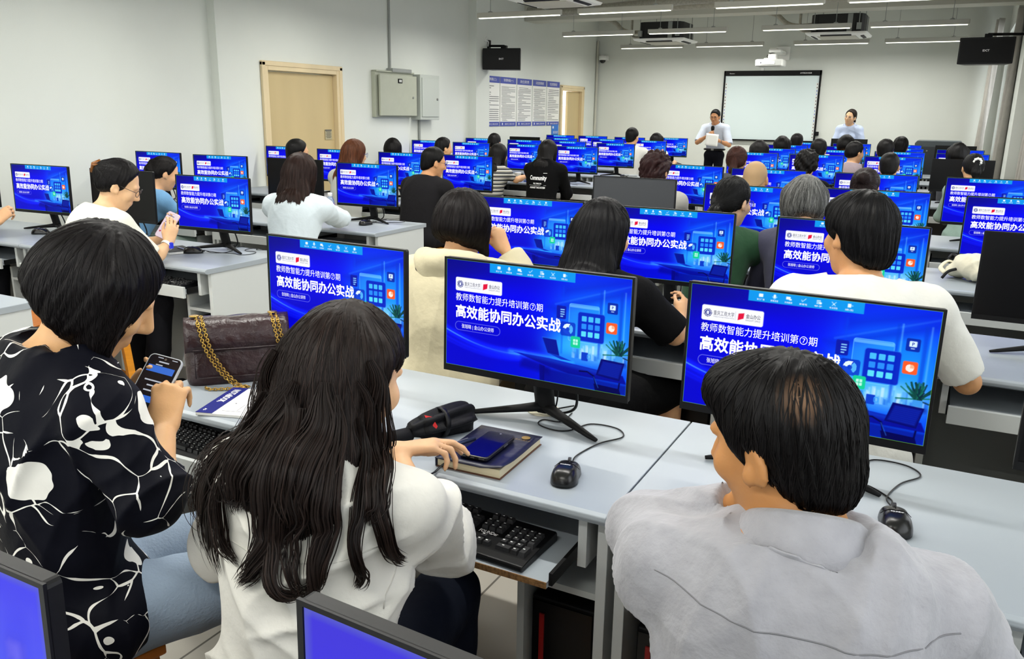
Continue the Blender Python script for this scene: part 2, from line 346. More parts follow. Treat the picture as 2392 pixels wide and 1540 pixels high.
P5 = [(11.52, 12.10, '管理制度(二)', 17), (12.12, 12.67, '管理制度(一)', 30), (12.71, 13.25, '岗位职责', 22), (13.30, 13.83, '实验室管理制度', 34), (13.87, 14.40, '安全管理规定', 18)]
PL = ['blue topped rules poster half hidden behind the wall pillar', 'blue topped rules poster right of the half hidden poster', 'middle one of the five blue topped rules posters, with bold lines', 'dense small print blue topped poster, second from the half open door', 'blue topped rules poster beside the half open door']
for (a, b, ti, n), l, s in zip(P5, PL, range(5)): poster(a, b, 1.335, 2.105, ti, n, l, s)
t = thing('wall_sign', 'small blue sign below the poster nearest the half open door', 'sign', (XL + 0.008, 14.25, 1.17))
MB().box((0, 0, 0), (0.01, 0.28, 0.36)).build('sign_plate', M['pblue2'], t)
mb = MB()
for k, s in enumerate(('实验室', '注意安全', '请勿吸烟')): text_fit(mb, s, -0.09, 0.02 - k * 0.075, 0.2, 0.045, lambda a, b: (0.007, a, b), 0.02)
mb.box((0.006, -0.09, 0.13), (0.002, 0.05, 0.04)); mb.build('white_lettering', M['inkw'], t)

# ------------------------------------------------------------------ whiteboard, projector, wall camera
t = thing('interactive_whiteboard', 'large interactive whiteboard with black frame on the far wall', 'whiteboard', (-3.14, YB - 0.03, 1.735))
w, h = 1.73, 1.26
MB().box((0, -0.01, h / 2 - 0.045), (w, 0.06, 0.09)).box((0, -0.01, -h / 2 + 0.014), (w, 0.06, 0.028)).box((-w / 2 + 0.014, -0.01, 0), (0.028, 0.06, h)).box((w / 2 - 0.014, -0.01, 0), (0.028, 0.06, h)).box((w / 2 + 0.03, -0.02, -0.47), (0.05, 0.05, 0.07)).build('frame', M['blackm'], t, bev=0.004)
MB().box((0, 0.0, -0.03), (w - 0.04, 0.03, h - 0.1)).build('board_surface', M['wbscreen'], t)
mb = MB()
for s in (-1, 1):
    for k in range(17): mb.box((s * (w / 2 - 0.05), -0.018, 0.39 - k * 0.058), (0.04, 0.006, 0.046), mi=0); mb.box((s * (w / 2 - 0.05), -0.022, 0.39 - k * 0.058), (0.016, 0.003, 0.018), mi=1 + (k in (8, 11, 3)) + (k in (9, 2)) * 1)
mb.build('tool_stickers', [M['poster'], M['inkd'], M['pblue2']], t)
mb = MB(); to3 = lambda a, b: (a, -0.042, b)
text_fit(mb, 'AVTECH-HUB', 0.5, 0.572, 0.2, 0.022, to3, 0.02); text_fit(mb, 'Hitevision', -0.76, 0.572, 0.09, 0.018, to3); mb.build('lettering', M['inkw'], t)
t = thing('projector', 'white short throw projector on a wall arm above the whiteboard', 'projector', (-3.0, 15.25, 2.44))
MB().box((0, 0, 0), (0.46, 0.36, 0.12)).box((0.02, -0.02, -0.045), (0.38, 0.3, 0.05)).build('projector_body', mat('projector_shell', (186, 188, 184), 0.45), t, bev=0.03, seg=4)
mb = MB().box((-0.03, -0.183, 0.0), (0.26, 0.006, 0.05)).box((-0.13, -0.188, 0), (0.018, 0.004, 0.03), mi=1); text_fit(mb, 'HITACHI', -0.06, -0.006, 0.1, 0.014, lambda a, b: (a, -0.187, b), 0.01, 1)
mb.build('front_label', [M['poster'], M['inkd']], t)
MB().box((0.02, 0.02, 0.1), (0.13, 0.13, 0.1)).box((0.06, 0.02, 0.2), (0.2, 0.14, 0.05)).box((0.02, 0.45, 0.22), (0.12, 0.9, 0.06)).box((0.02, 0.93, 0.22), (0.24, 0.02, 0.24)).box((0.0, 0.0, 0.07), (0.2, 0.2, 0.02)).build('wall_arm', M['acwhite'], t, bev=0.006)
MB().tube(smooth_path([(-0.05, 0.1, 0.06), (-0.08, 0.05, 0.12), (-0.02, 0.0, 0.16), (0.04, 0.1, 0.18)]), 0.006, 6).build('cable', M['black'], t)
tag(MB().box((-3.4 + 0.08, YB - 0.02, 2.42), (0.05, 0.03, 0.22)).build('cable_trunking', M['white']), 'short white trunking between projector and whiteboard', 'cable trunking')
t = thing('security_camera', 'white dome security camera in the far left corner', 'security camera', (-6.44, YB - 0.1, 2.62))
MB().lathe([(0.075, 0.05), (0.08, 0.0), (0.07, -0.03)], (0, 0, 0), 20).box((-0.03, 0.06, 0.06), (0.05, 0.1, 0.03)).box((0.07, 0.04, 0.01), (0.07, 0.03, 0.09)).build('camera_body', M['white'], t, smooth=True)
MB().lathe([(0.06, -0.02), (0.055, -0.06), (0.03, -0.085), (0.004, -0.092)], (0, 0, 0), 20).build('camera_dome', M['gloss'], t, smooth=True)
tag(MB().tube([(XL + 0.03, YB - 0.06, 0.2), (XL + 0.03, YB - 0.06, 2.95)], 0.025, 10).build('drain_pipe', M['beam']), 'thin vertical pipe in the far left corner', 'pipe')

# ------------------------------------------------------------------ beams, pipes, ducts and ceiling air conditioners
struct(MB().bb(XL, XR, 12.95, 13.35, 3.02, ZC).build('trim_1', M['beam'])); struct(MB().bb(XL, XR, 5.6, 6.0, 3.02, ZC).build('trim_2', M['beam']))
tag(MB().tube(smooth_path([(-5.55, 11.0, 2.93), (-5.0, 11.0, 2.90), (-4.2, 10.95, 2.93), (-3.3, 10.95, 2.97), (-2, 10.95, 2.98), (0.9, 10.95, 3.0)], 8), 0.055, 12).build('corrugated_duct', M['foil'], smooth=True), 'grey corrugated duct running under the ceiling', 'duct')
tag(MB().tube([(-5.6, 11.6, 2.97), (-3.0, 11.6, 2.985), (0.9, 11.6, 3.02)], 0.05, 12).build('insulated_pipe', M['pipe'], smooth=True), 'straight pale insulated pipe behind the corrugated duct', 'pipe')
def make_ac(loc, label, rot=0, s=0.86):
    t = thing('ceiling_air_conditioner', label, 'air conditioner', loc, rot, 'ceiling air conditioners')
    V = []
    for (q, z) in ((s, 0.045), (s * 0.97, 0.02), (s * 0.72, -0.0)):
        V += [(a, b, z) for a, b in rrect(q, q, 0.04, 3)]
    n = len(V) // 3; Fc = [(i + k * n, (i + 1) % n + k * n, (i + 1) % n + (k + 1) * n, i + (k + 1) * n) for k in range(2) for i in range(n)] + [tuple(range(n))[::-1], tuple(range(2 * n, 3 * n))]
    Fc = [f[::-1] for f in Fc]; p = MB().add(V, Fc).build('panel', M['acwhite'], t)
    MB().box((0, 0, -0.004), (s * 0.62, s * 0.62, 0.012)).build('intake_grille', mat('ac_grille', (196, 193, 180), 0.7), t)
    mb = MB()
    for k in range(4):
        R = Matrix.Rotation(k * PI / 2, 3, 'Z'); mb.box(R @ Vector((0, -s * 0.405, 0.006)), (s * 0.5, 0.045, 0.014), R @ Matrix.Rotation(-0.25, 3, 'X'))
    mb.build('air_slot', M['blackm'], t)
    b = MB().prism(rrect(s * 0.86, s * 0.86, 0.12, 2), 0.045, 0.30, 'z').build('unit_body', M['acblack'], t)
    MB().box((0.18, -s * 0.43, 0.17), (0.07, 0.006, 0.25)).build('seal_tape', M['conduit'], b); MB().box((s * 0.43, 0.1, 0.17), (0.006, 0.07, 0.25)).build('seal_tape', M['conduit'], b)
    for sx, sy in ((-1, -1), (1, -1), (1, 1), (-1, 1)):
        MB().tube([(sx * s * 0.36, sy * s * 0.47, 0.1), (sx * s * 0.36, sy * s * 0.47, 3.4 - loc[2])], 0.006, 6).box((sx * s * 0.36, sy * s * 0.46, 0.12), (0.06, 0.05, 0.09)).build('hanger_rod', M['conduit'], t)
    MB().tube(smooth_path([(-s * 0.43, 0.1, 0.2), (-0.62, 0.1, 0.19), (-0.8, 0.1, 0.24), (-0.95, 0.12, 0.36), (-1.15, 0.14, 0.42)]), 0.035, 10).tube(smooth_path([(-s * 0.43, -0.1, 0.1), (-0.52, -0.1, 0.1), (-0.56, -0.1, 0.2), (-0.56, -0.1, 0.5)]), 0.02, 8).build('pipe', M['pipe'], t, smooth=True)
    return t
make_ac((-4.46, 13.9, 2.70), 'ceiling air conditioner with black body left of the whiteboard')
make_ac((-1.77, 13.9, 2.72), 'ceiling air conditioner with black body above the whiteboard\'s right side')
make_ac((-4.28, 9.15, 2.76), 'nearest ceiling air conditioner, cut off by the top of the photo')

# ------------------------------------------------------------------ loudspeakers
def make_speaker(loc, rotz, label, arm):
    t = thing('wall_speaker', label, 'loudspeaker', loc, rotz, 'black wall speakers')
    poly = [(-0.29, -0.16), (0.29, -0.16), (0.22, 0.12), (-0.22, 0.12)]
    MB().prism(poly, -0.15, 0.15, 'z').build('speaker_box', M['black'], t, bev=0.008)
    MB().box((0, -0.163, 0), (0.55, 0.008, 0.27)).build('front_grille', mat('speaker_cloth', (10, 10, 11), 0.85, bump=0.01, bscale=300), t, bev=0.003)
    mb = MB(); text_fit(mb, 'IDCT', -0.035, -0.012, 0.07, 0.024, lambda a, b: (a, -0.169, b), 0.03); mb.build('badge', M['inkw'], t)
    MB().box((0, -0.02, 0.17), (0.08, 0.09, 0.05)).tube([(0, -0.02, 0.19)] + [arm[0]], 0.017, 10).box(arm[0], arm[1]).build('bracket', M['blackm'], t)
    return t
s1 = make_speaker((-6.08, 11.30, 2.31), math.radians(12), 'black loudspeaker on the left wall pillar above the posters', ((-0.27, 0.09, 0.2), (0.04, 0.08, 0.16)))
s2 = make_speaker((0.18, 11.75, 2.34), math.radians(-3), 'black loudspeaker by the curtains on the window side', ((0.42, 0.7, 0.24), (0.08, 0.12, 0.2)))
tag(MB().tube(smooth_path([(-6.4, 11.2, 2.62), (-6.37, 11.22, 2.6), (-6.36, 11.27, 2.63), (-6.36, 11.2, 2.57), (-6.35, 11.28, 2.57), (-6.36, 11.3, 2.5)]), 0.01, 6).build('speaker_cable', M['white']), 'bundle of white cable above the left speaker', 'cable')

# ------------------------------------------------------------------ curtains
def curtain(name, y0, y1, x, label, z0=0.02, z1=3.05, amp=0.06, wl=0.17, spread=0.0, seed=0, slant=0.0):
    r = random.Random(seed); n = int((y1 - y0) / 0.012); nz = 24; V = []; Fc = []
    ph = [r.uniform(0, 6) for _ in range(4)]
    for j in range(nz + 1):
        tz = j / nz; z = z0 + (z1 - z0) * tz
        for i in range(n + 1):
            y = y0 + (y1 - y0) * i / n
            a = amp * (0.7 + 0.5 * math.sin(y * 3 + ph[0])) * (1 - 0.3 * tz)
            V.append((x + slant * (1 - tz) + a * math.sin(2 * PI * y / wl + ph[1] + 0.6 * math.sin(tz * 3 + ph[2])) + 0.015 * math.sin(y * 60 + tz * 5), y + spread * (1 - tz) * (y - y0) / (y1 - y0), z))
    for j in range(nz):
        for i in range(n): k = j * (n + 1) + i; Fc.append((k, k + 1, k + n + 2, k + n + 1))
    o = MB().add(V, Fc).build(name, M['curtain'], smooth=True)
    s = o.modifiers.new('solid', 'SOLIDIFY'); s.thickness = 0.004
    return tag(o, label, 'curtain', 'grey curtains along the windows')
curtain('curtain', 15.15, 16.05, 0.36, 'grey curtain gathered beside the far wall', amp=0.10, wl=0.3, seed=3, slant=-0.06)
curtain('curtain', 13.75, 14.03, 0.56, 'dark grey curtain hanging between the pillar and the light slit', amp=0.05, wl=0.14, seed=5)
curtain('curtain', 10.4, 12.72, 0.80, 'grey curtain on the camera side of the window pillar', amp=0.06, wl=0.2, seed=8)
struct(MB().bb(XL - 3.2, XL - 3.0, 14.0, 26.0, 0, 1.75).build('trim_3', mat('pink_plaster', (222, 178, 160), 0.8)))
# ------------------------------------------------------------------ the slide shown on every lit screen
def paint_slide(nu, nv, dim=False):
    u, v = np.meshgrid((np.arange(nu)) / (nu - 1), (np.arange(nv)) / (nv - 1)); A = 1.78; px = 1.3 / nv
    img = np.zeros((nv, nu, 3))
    ss = lambda e0, e1, x: np.clip((x - e0) / (e1 - e0), 0, 1) ** 2 * (3 - 2 * np.clip((x - e0) / (e1 - e0), 0, 1))
    def over(col, a):
        nonlocal img
        a = np.clip(a, 0, 1)[..., None]; img = img * (1 - a) + np.array(col) / 255.0 * a
    def addc(col, a):
        nonlocal img
        img = img + np.array(col) / 255.0 * np.clip(a, 0, 1)[..., None]
    def rr(cx, cy, w, h, r, rot=0, soft=1.0):
        x = (u - cx) * A; y = v - cy; c, s = math.cos(rot), math.sin(rot); x, y = c * x + s * y, -s * x + c * y
        qx = np.abs(x) - w * A / 2 + r; qy = np.abs(y) - h / 2 + r
        d = np.hypot(np.maximum(qx, 0), np.maximum(qy, 0)) + np.minimum(np.maximum(qx, qy), 0) - r
        return np.clip(0.5 - d / (px * soft), 0, 1)
    def poly(P, soft=1.0):
        ins = np.zeros_like(u, bool); dm = np.full_like(u, 9.0)
        for (x0, y0), (x1, y1) in zip(P, P[1:] + P[:1]):
            X0, X1 = x0 * A, x1 * A; ex, ey = X1 - X0, y1 - y0; wx, wy = u * A - X0, v - y0
            t = np.clip((wx * ex + wy * ey) / (ex * ex + ey * ey), 0, 1); dm = np.minimum(dm, np.hypot(wx - t * ex, wy - t * ey))
            cnd = (y0 <= v) != (y1 <= v)
            with np.errstate(divide='ignore', invalid='ignore'): xi = X0 + (v - y0) * ex / (ey if ey else 1e-9)
            ins ^= cnd & (u * A < xi)
        return np.clip(0.5 - np.where(ins, -dm, dm) / (px * soft), 0, 1)
    def line(P, w, soft=1.5):
        dm = np.full_like(u, 9.0)
        for (x0, y0), (x1, y1) in zip(P[:-1], P[1:]):
            X0, X1 = x0 * A, x1 * A; ex, ey = X1 - X0, y1 - y0; wx, wy = u * A - X0, v - y0
            t = np.clip((wx * ex + wy * ey) / (ex * ex + ey * ey), 0, 1); dm = np.minimum(dm, np.hypot(wx - t * ex, wy - t * ey))
        return np.clip((w - dm) / (px * soft) + 0.5, 0, 1)
    img[...] = np.array((3, 2, 205)) / 255.0
    over((2, 0, 120), 0.8 * ss(0.55, 0.0, u) * ss(0.4, 0.0, v)); over((0, 0, 246), ss(0.05, 0.35, v) * ss(0.75, 0.2, v) * ss(0, 0.2, u))
    over((0, 14, 225), 0.7 * ss(0.75, 1, v) * ss(0.1, 0.5, u)); over((0, 50, 250), 0.7 * ss(0.45, 0.75, u)); over((0, 100, 255), 0.5 * ss(0.55, 0.85, u) * ss(0.02, 0.3, v))
    for (cx, cy, sx, sy, c, a) in ((0.82, 0.45, 0.2, 0.28, (10, 140, 255), 0.8), (0.72, 0.6, 0.12, 0.12, (40, 180, 255), 0.75), (0.93, 0.5, 0.09, 0.25, (30, 160, 255), 0.7), (0.86, 0.66, 0.14, 0.10, (150, 225, 255), 0.85), (0.66, 0.68, 0.08, 0.09, (40, 185, 255), 0.6)):
        over(c, a * np.exp(-((u - cx) / sx) ** 2 - ((v - cy) / sy) ** 2))
    over((0, 30, 205), 0.55 * poly([(0.58, 0.32), (1.0, 0.08), (1.0, 0.14), (0.62, 0.36)], 14)); over((90, 170, 255), 0.35 * line([(0.62, 0.29), (1.0, 0.06)], 0.004, 4)); over((0, 20, 190), 0.35 * poly([(0.66, 0.13), (1.0, 0.0), (1.0, 0.05), (0.66, 0.2)], 14))
    for x, w, c, a in ((0.853, 0.012, (0, 60, 220), 0.6), (0.868, 0.004, (140, 220, 255), 0.6), (0.955, 0.016, (0, 55, 215), 0.6), (0.973, 0.004, (160, 225, 255), 0.5), (0.66, 0.008, (0, 70, 240), 0.45)):
        over(c, a * rr(x, 0.42, w, 0.6, 0.001, 0, 3))
    r = random.Random(4)
    for k in range(46):
        x = r.uniform(0.71, 0.99); hh = r.uniform(0.03, 0.13); over([(170, 225, 255), (60, 150, 240), (20, 90, 215), (215, 240, 255)][k % 4], 0.5 * rr(x, 0.74 - hh / 2, r.uniform(0.006, 0.016), hh, 0.001, 0, 2))
    # glowing streaks
    P = [(t, 0.66 + 0.16 * (1 - (1 - t / 0.45) ** 2) - 0.03 * (t / 0.45) ** 3) for t in np.linspace(0, 0.45, 14)]
    addc((30, 110, 255), 0.5 * line(P, 0.012, 16)); addc((110, 190, 255), 0.9 * line(P, 0.0022, 3) * (0.3 + 0.7 * ss(0.3, 0.02, u)))
    for dz, a in ((0.07, 0.25), (0.1, 0.18)): addc((40, 120, 255), a * line([(t, q + dz * (1 - t)) for t, q in P], 0.003, 7))
    addc((60, 170, 255), 0.6 * line([(0.38, 0.775), (0.56, 0.785), (0.72, 0.80)], 0.006, 12)); addc((80, 190, 255), 0.35 * np.exp(-((u - 0.55) / 0.2) ** 2 - ((v - 0.79) / 0.04) ** 2))
    # table
    over((2, 8, 150), 0.95 * poly([(0.40, 0.775), (0.60, 0.78), (0.98, 0.83), (1.0, 0.90), (0.70, 0.89), (0.60, 0.86)], 2)); over((20, 110, 250), 0.5 * poly([(0.46, 0.782), (0.60, 0.785), (0.96, 0.83), (0.85, 0.845)], 10))
    over((0, 0, 110), 0.8 * poly([(0.545, 0.85), (0.575, 0.86), (0.575, 1.0), (0.55, 1.0)], 2)); over((1, 0, 130), 0.55 * poly([(0.44, 0.80), (0.60, 0.865), (0.60, 0.93), (0.44, 0.90)], 8)); over((2, 0, 105), 0.6 * poly([(0.57, 0.875), (1, 0.91), (1, 1), (0.57, 1)], 6))
    # laptop
    over((3, 20, 150), poly([(0.556, 0.60), (0.632, 0.605), (0.652, 0.745), (0.588, 0.735)])); over((60, 150, 255), 0.7 * line([(0.556, 0.60), (0.632, 0.605), (0.652, 0.745)], 0.002)); over((10, 50, 190), poly([(0.588, 0.735), (0.652, 0.745), (0.72, 0.775), (0.66, 0.775)]))
    # translucent panels
    over((70, 180, 255), 0.35 * rr(0.77, 0.43, 0.155, 0.33, 0.02)); over((130, 215, 255), 0.8 * (rr(0.77, 0.43, 0.155, 0.33, 0.02) - rr(0.77, 0.43, 0.151, 0.322, 0.018))); over((150, 220, 255), 0.5 * rr(0.77, 0.285, 0.15, 0.025, 0.005))
    over((0, 30, 190), 0.92 * rr(0.808, 0.455, 0.138, 0.255, 0.022)); over((40, 140, 255), 0.8 * (rr(0.808, 0.455, 0.138, 0.255, 0.022) - rr(0.808, 0.455, 0.134, 0.247, 0.02)))
    for i in range(3):
        for j in range(3): over([(70, 190, 255), (40, 140, 250), (90, 220, 255)][j], rr(0.772 + 0.034 * i, 0.385 + 0.066 * j, 0.025, 0.046, 0.006))
    over((8, 20, 160), 0.9 * rr(0.652, 0.355, 0.05, 0.115, 0.012)); 
    for k in range(4): over((150, 215, 255), rr(0.658 - (0.003 if k == 3 else 0), 0.33 + k * 0.02, 0.022 - (0.008 if k == 3 else 0), 0.009, 0.002))
    over((2, 40, 190), 0.75 * rr(0.69, 0.495, 0.078, 0.125, 0.02)); dd = np.hypot((u - 0.69) * A, v - 0.495); an = np.arctan2(v - 0.495, (u - 0.69) * A)
    ring = np.clip(1 - np.abs(dd - 0.032) / 0.016 * 0.9, 0, 1) > 0.15; over((20, 70, 215), ring * 1.0); over((225, 245, 255), (ring & (an < -1.2) & (an > -3.0)) * 1.0); over((90, 190, 255), (ring & (an > -1.0) & (an < 1.0)) * 0.9)
    over((255, 92, 40), rr(0.912, 0.435, 0.055, 0.095, 0.014)); q = np.hypot((u - 0.911) * A, v - 0.437); aa = np.arctan2(v - 0.437, (u - 0.911) * A); over((255, 235, 225), ((q < 0.027) & ~((aa > -1.57) & (aa < 0))) * 1.0); over((255, 180, 140), ((np.hypot((u - 0.914) * A, v - 0.432) < 0.024) & (aa > -1.57) & (aa < 0)) * 1.0)
    over((6, 40, 165), 0.95 * rr(0.912, 0.265, 0.052, 0.095, 0.012)); over((215, 238, 255), rr(0.912, 0.258, 0.028, 0.042, 0.006)); over((215, 238, 255), rr(0.912, 0.292, 0.014, 0.006, 0.001))
    over((20, 205, 150), rr(0.732, 0.60, 0.05, 0.1, 0.014)); over((190, 250, 230), rr(0.732, 0.6, 0.024, 0.05, 0.006)); over((20, 190, 150), line([(0.721, 0.6), (0.743, 0.6)], 0.0016) + line([(0.732, 0.578), (0.732, 0.622)], 0.0016))
    # mug, plant, chair
    over((10, 60, 200), rr(0.783, 0.715, 0.034, 0.075, 0.006)); over((60, 160, 255), np.clip(rr(0.805, 0.712, 0.02, 0.045, 0.014) - rr(0.804, 0.712, 0.012, 0.03, 0.01), 0, 1)); over((40, 130, 240), 0.7 * rr(0.8, 0.775, 0.05, 0.012, 0.004, 0.2))
    for k in range(34):
        a = -PI / 2 + r.gauss(0, 0.75); L = r.uniform(0.05, 0.13); x0 = 0.957 + r.uniform(-0.012, 0.012); over([(12, 70, 66), (20, 110, 90), (6, 40, 60)][k % 3], line([(x0, 0.66), (x0 + L * math.cos(a) / A, 0.655 + L * math.sin(a))], 0.0045 if k % 3 else 0.007))
    over((60, 150, 235), rr(0.957, 0.69, 0.035, 0.05, 0.01)); over((2, 8, 120), 0.5 * rr(0.957, 0.74, 0.07, 0.03, 0.01, 0, 6))
    over((2, 6, 110), poly([(0.868, 0.71), (0.985, 0.72), (0.965, 0.88), (0.845, 0.86)])); over((10, 50, 200), 0.6 * poly([(0.877, 0.73), (0.975, 0.737), (0.958, 0.86), (0.857, 0.845)], 3)); 
    for k in range(7): over((2, 10, 130), 0.7 * line([(0.873 - k * 0.003, 0.745 + k * 0.014), (0.972 - k * 0.0025, 0.752 + k * 0.015)], 0.002))
    over((1, 2, 70), line([(0.76, 0.85), (0.80, 0.845), (0.835, 0.875), (0.85, 0.97), (0.96, 0.985), (0.965, 0.9)], 0.006)); over((1, 2, 80), poly([(0.835, 0.94), (0.965, 0.95), (0.975, 1.0), (0.845, 1.0)])); over((50, 140, 255), 0.7 * line([(0.835, 0.88), (0.86, 0.97)], 0.002))
    # tool strip at the top
    over((10, 150, 235), rr(0.485, 0.04, 0.465, 0.09, 0.001)); ic = (235, 248, 255)
    xs = [0.305, 0.362, 0.42, 0.48, 0.54, 0.60, 0.66]
    over(ic, rr(xs[0], 0.034, 0.018, 0.026, 0.004)); over(ic, rr(xs[1], 0.03, 0.01, 0.028, 0.008)); over(ic, line([(xs[1] - 0.009, 0.034), (xs[1], 0.052), (xs[1] + 0.009, 0.034)], 0.0015)); over(ic, rr(xs[2] - 0.002, 0.032, 0.018, 0.022, 0.003)); over(ic, rr(xs[2] + 0.007, 0.042, 0.01, 0.012, 0.002))
    over(ic, line([(xs[3] - 0.008, 0.034), (xs[3] - 0.004, 0.046), (xs[3] + 0.009, 0.022)], 0.0018)); 
    for k in range(3): over(ic, rr(xs[4], 0.024 + 0.011 * k, 0.016, 0.006, 0.001))
    over(ic, rr(xs[4] + 0.008, 0.042, 0.01, 0.016, 0.007)); over(ic, line([(xs[5] - 0.008, 0.022), (xs[5] + 0.006, 0.048)], 0.0018) + line([(xs[5] + 0.008, 0.022), (xs[5] - 0.006, 0.048)], 0.0018)); over(ic, rr(xs[6], 0.034, 0.013, 0.028, 0.002)); over(ic, line([(xs[6], 0.034), (xs[6] + 0.013, 0.034)], 0.0018))
    # badge and name plate
    over((245, 246, 252), rr(0.19, 0.222, 0.27, 0.125, 0.016)); dd = np.hypot((u - 0.082) * A, v - 0.222); over((40, 50, 140), (dd < 0.033) * 1.0); over((245, 246, 252), ((dd < 0.027) & (dd > 0.023)) * 1.0); over((225, 228, 245), rr(0.082, 0.222, 0.012, 0.028, 0.003)); over((190, 190, 205), rr(0.204, 0.222, 0.0015, 0.07, 0.0005))
    over((225, 20, 60), poly([(0.217, 0.20), (0.242, 0.192), (0.240, 0.236), (0.215, 0.254)]))
    over((205, 215, 255), 0.8 * np.clip(rr(0.187, 0.615, 0.265, 0.082, 0.04) - rr(0.187, 0.615, 0.2615, 0.076, 0.0375), 0, 1))
    b = np.minimum(np.minimum(u * A, (1 - u) * A), np.minimum(v, 1 - v)); over((120, 200, 40), (b < 0.0035) * 0.85)
    img = np.clip(img, 0, 1)
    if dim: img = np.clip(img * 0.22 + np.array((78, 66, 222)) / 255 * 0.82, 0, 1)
    return np.where(img <= 0.04045, img / 12.92, ((img + 0.055) / 1.055) ** 2.4)
SW, SH = 0.527, 0.291
M['slide'] = attr_mat('lit_screen', True, 0.35, 0.06, 1.08)
def slide_mesh(nu, nv, dim=False, text=True):
    img = paint_slide(nu, nv, dim); u, v = np.meshgrid(np.linspace(0, 1, nu), np.linspace(0, 1, nv))
    V = np.stack([(u - 0.5) * SW, np.zeros_like(u), (0.5 - v) * SH], -1).reshape(-1, 3); i = np.arange(nu * nv).reshape(nv, nu)
    Fq = np.stack([i[1:, :-1], i[1:, 1:], i[:-1, 1:], i[:-1, :-1]], -1).reshape(-1, 4); cols = img.reshape(-1, 3)
    mb = MB(); mi = []; to3 = lambda a, b: ((a - 0.5) * SW, -0.0004, (0.5 - b) * SH)
    def T(body, u0, v0, u1, v1, col, bold=0):
        n = len(mb.v); V2, F2 = text_mesh(body, 1.0, bold)
        xs = [a for a, b in V2]; ys = [b for a, b in V2]; x0, x1, y0, y1 = min(xs), max(xs), min(ys), max(ys)
        mb.add([to3(u0 + (a - x0) / (x1 - x0) * (u1 - u0), v1 + (b - y0) / (y1 - y0) * (v0 - v1)) for a, b in V2], F2); mi.extend([lin(*col)[:3]] * (len(mb.v) - n))
    if text:
        wcol = (250, 250, 255)
        T('教师数智能力提升培训第⑦期', 0.057, 0.305, 0.553, 0.378, wcol, -0.004); T('高效能协同办公实战', 0.057, 0.412, 0.652, 0.538, wcol, 0.027)
        T('张旭晓 | 金山办公讲师', 0.095, 0.592, 0.283, 0.64, wcol, 0.0); T('重庆工商大学', 0.108, 0.197, 0.199, 0.236, (40, 42, 70), 0.0); T('Chongqing Technology and Business University', 0.108, 0.242, 0.199, 0.253, (70, 72, 100), 0)
        T('金山办公', 0.25, 0.195, 0.312, 0.231, (60, 62, 78), 0.012); T('KINGSOFT OFFICE', 0.25, 0.238, 0.312, 0.252, (90, 92, 110), 0); T('P', 0.908, 0.246, 0.917, 0.270, (10, 50, 170), 0.02)
        for x, s in zip((0.305, 0.362, 0.42, 0.48, 0.54, 0.60, 0.66), ('窗口广播', '屏幕语音', '文档翻屏', '屏幕笔', '举手', '考试测验', '退出')): T(s, x - 0.016, 0.058, x + 0.016, 0.073, (235, 248, 255), 0)
    Vt = np.vstack([V, np.array(mb.v).reshape(-1, 3)]) if mb.v else V
    me = bpy.data.meshes.new('slide'); faces = [tuple(q) for q in Fq.tolist()] + [tuple(a + len(V) for a in f) for f in mb.f]
    me.from_pydata(Vt.tolist(), [], faces); ca = me.color_attributes.new('Col', 'FLOAT_COLOR', 'POINT')
    C = np.ones((len(Vt), 4), np.float32); C[:len(V), :3] = cols
    if mi: C[len(V):, :3] = np.array(mi)
    ca.data.foreach_set('color', C.ravel()); me.materials.append(M['slide']); return me
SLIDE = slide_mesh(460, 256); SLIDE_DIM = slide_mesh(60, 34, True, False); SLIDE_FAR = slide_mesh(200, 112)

# ------------------------------------------------------------------ monitors
MW_, MH_, MZ = 0.54, 0.314, 0.115
def _housing():
    mb = MB().add([(a, y, b + MZ + MH_ / 2) for (y, k) in ((-0.004, 1), (0.010, 1)) for a, b in rrect(MW_, MH_, 0.006, 3)], [])
    n = 16; mb.f += [tuple(range(n))[::-1], tuple(range(n, 2 * n))]; mb.f += [((i + 1) % n, i, i + n, (i + 1) % n + n) for i in range(n)]; mb.mi += [0] * (n + 2)
    f0 = MZ; z0, z1 = MZ + 0.018, MZ + MH_
    mb.bb(-MW_ / 2, MW_ / 2, -0.0065, -0.003, MZ, z0).bb(-MW_ / 2, MW_ / 2, -0.0065, -0.003, z1 - 0.0048, z1).bb(-MW_ / 2, -MW_ / 2 + 0.0064, -0.0065, -0.003, z0, z1 - 0.0048).bb(MW_ / 2 - 0.0064, MW_ / 2, -0.0065, -0.003, z0, z1 - 0.0048)
    mb.prism([(-0.2, MZ + 0.02), (0.2, MZ + 0.02), (0.17, MZ + 0.2), (-0.17, MZ + 0.2)], 0.01, 0.04)
    return mb.mesh('monitor_housing', M['black'])
HOUS = _housing()
NECK = MB().tube([(0, 0.05, MZ + 0.09), (0, 0.066, MZ + 0.01), (0, 0.085, 0.045), (0, 0.088, 0.018)], [0.016, 0.02, 0.02, 0.022], 10, flat=((1, 0, 0), 1.5)).box((0, 0.04, MZ + 0.09), (0.07, 0.03, 0.07)).mesh('stand_neck', M['blackm'], True)
LEGS = [MB().tube([(0, 0.088, 0.03), (s * 0.06, 0.058, 0.022), (s * 0.17, 0.0, 0.009), (s * 0.195, -0.012, 0.006)], [0.02, 0.015, 0.009, 0.006], 8, flat=((0, 0, 1), 0.75)).mesh('stand_leg', M['blackm'], True) for s in (-1, 1)]
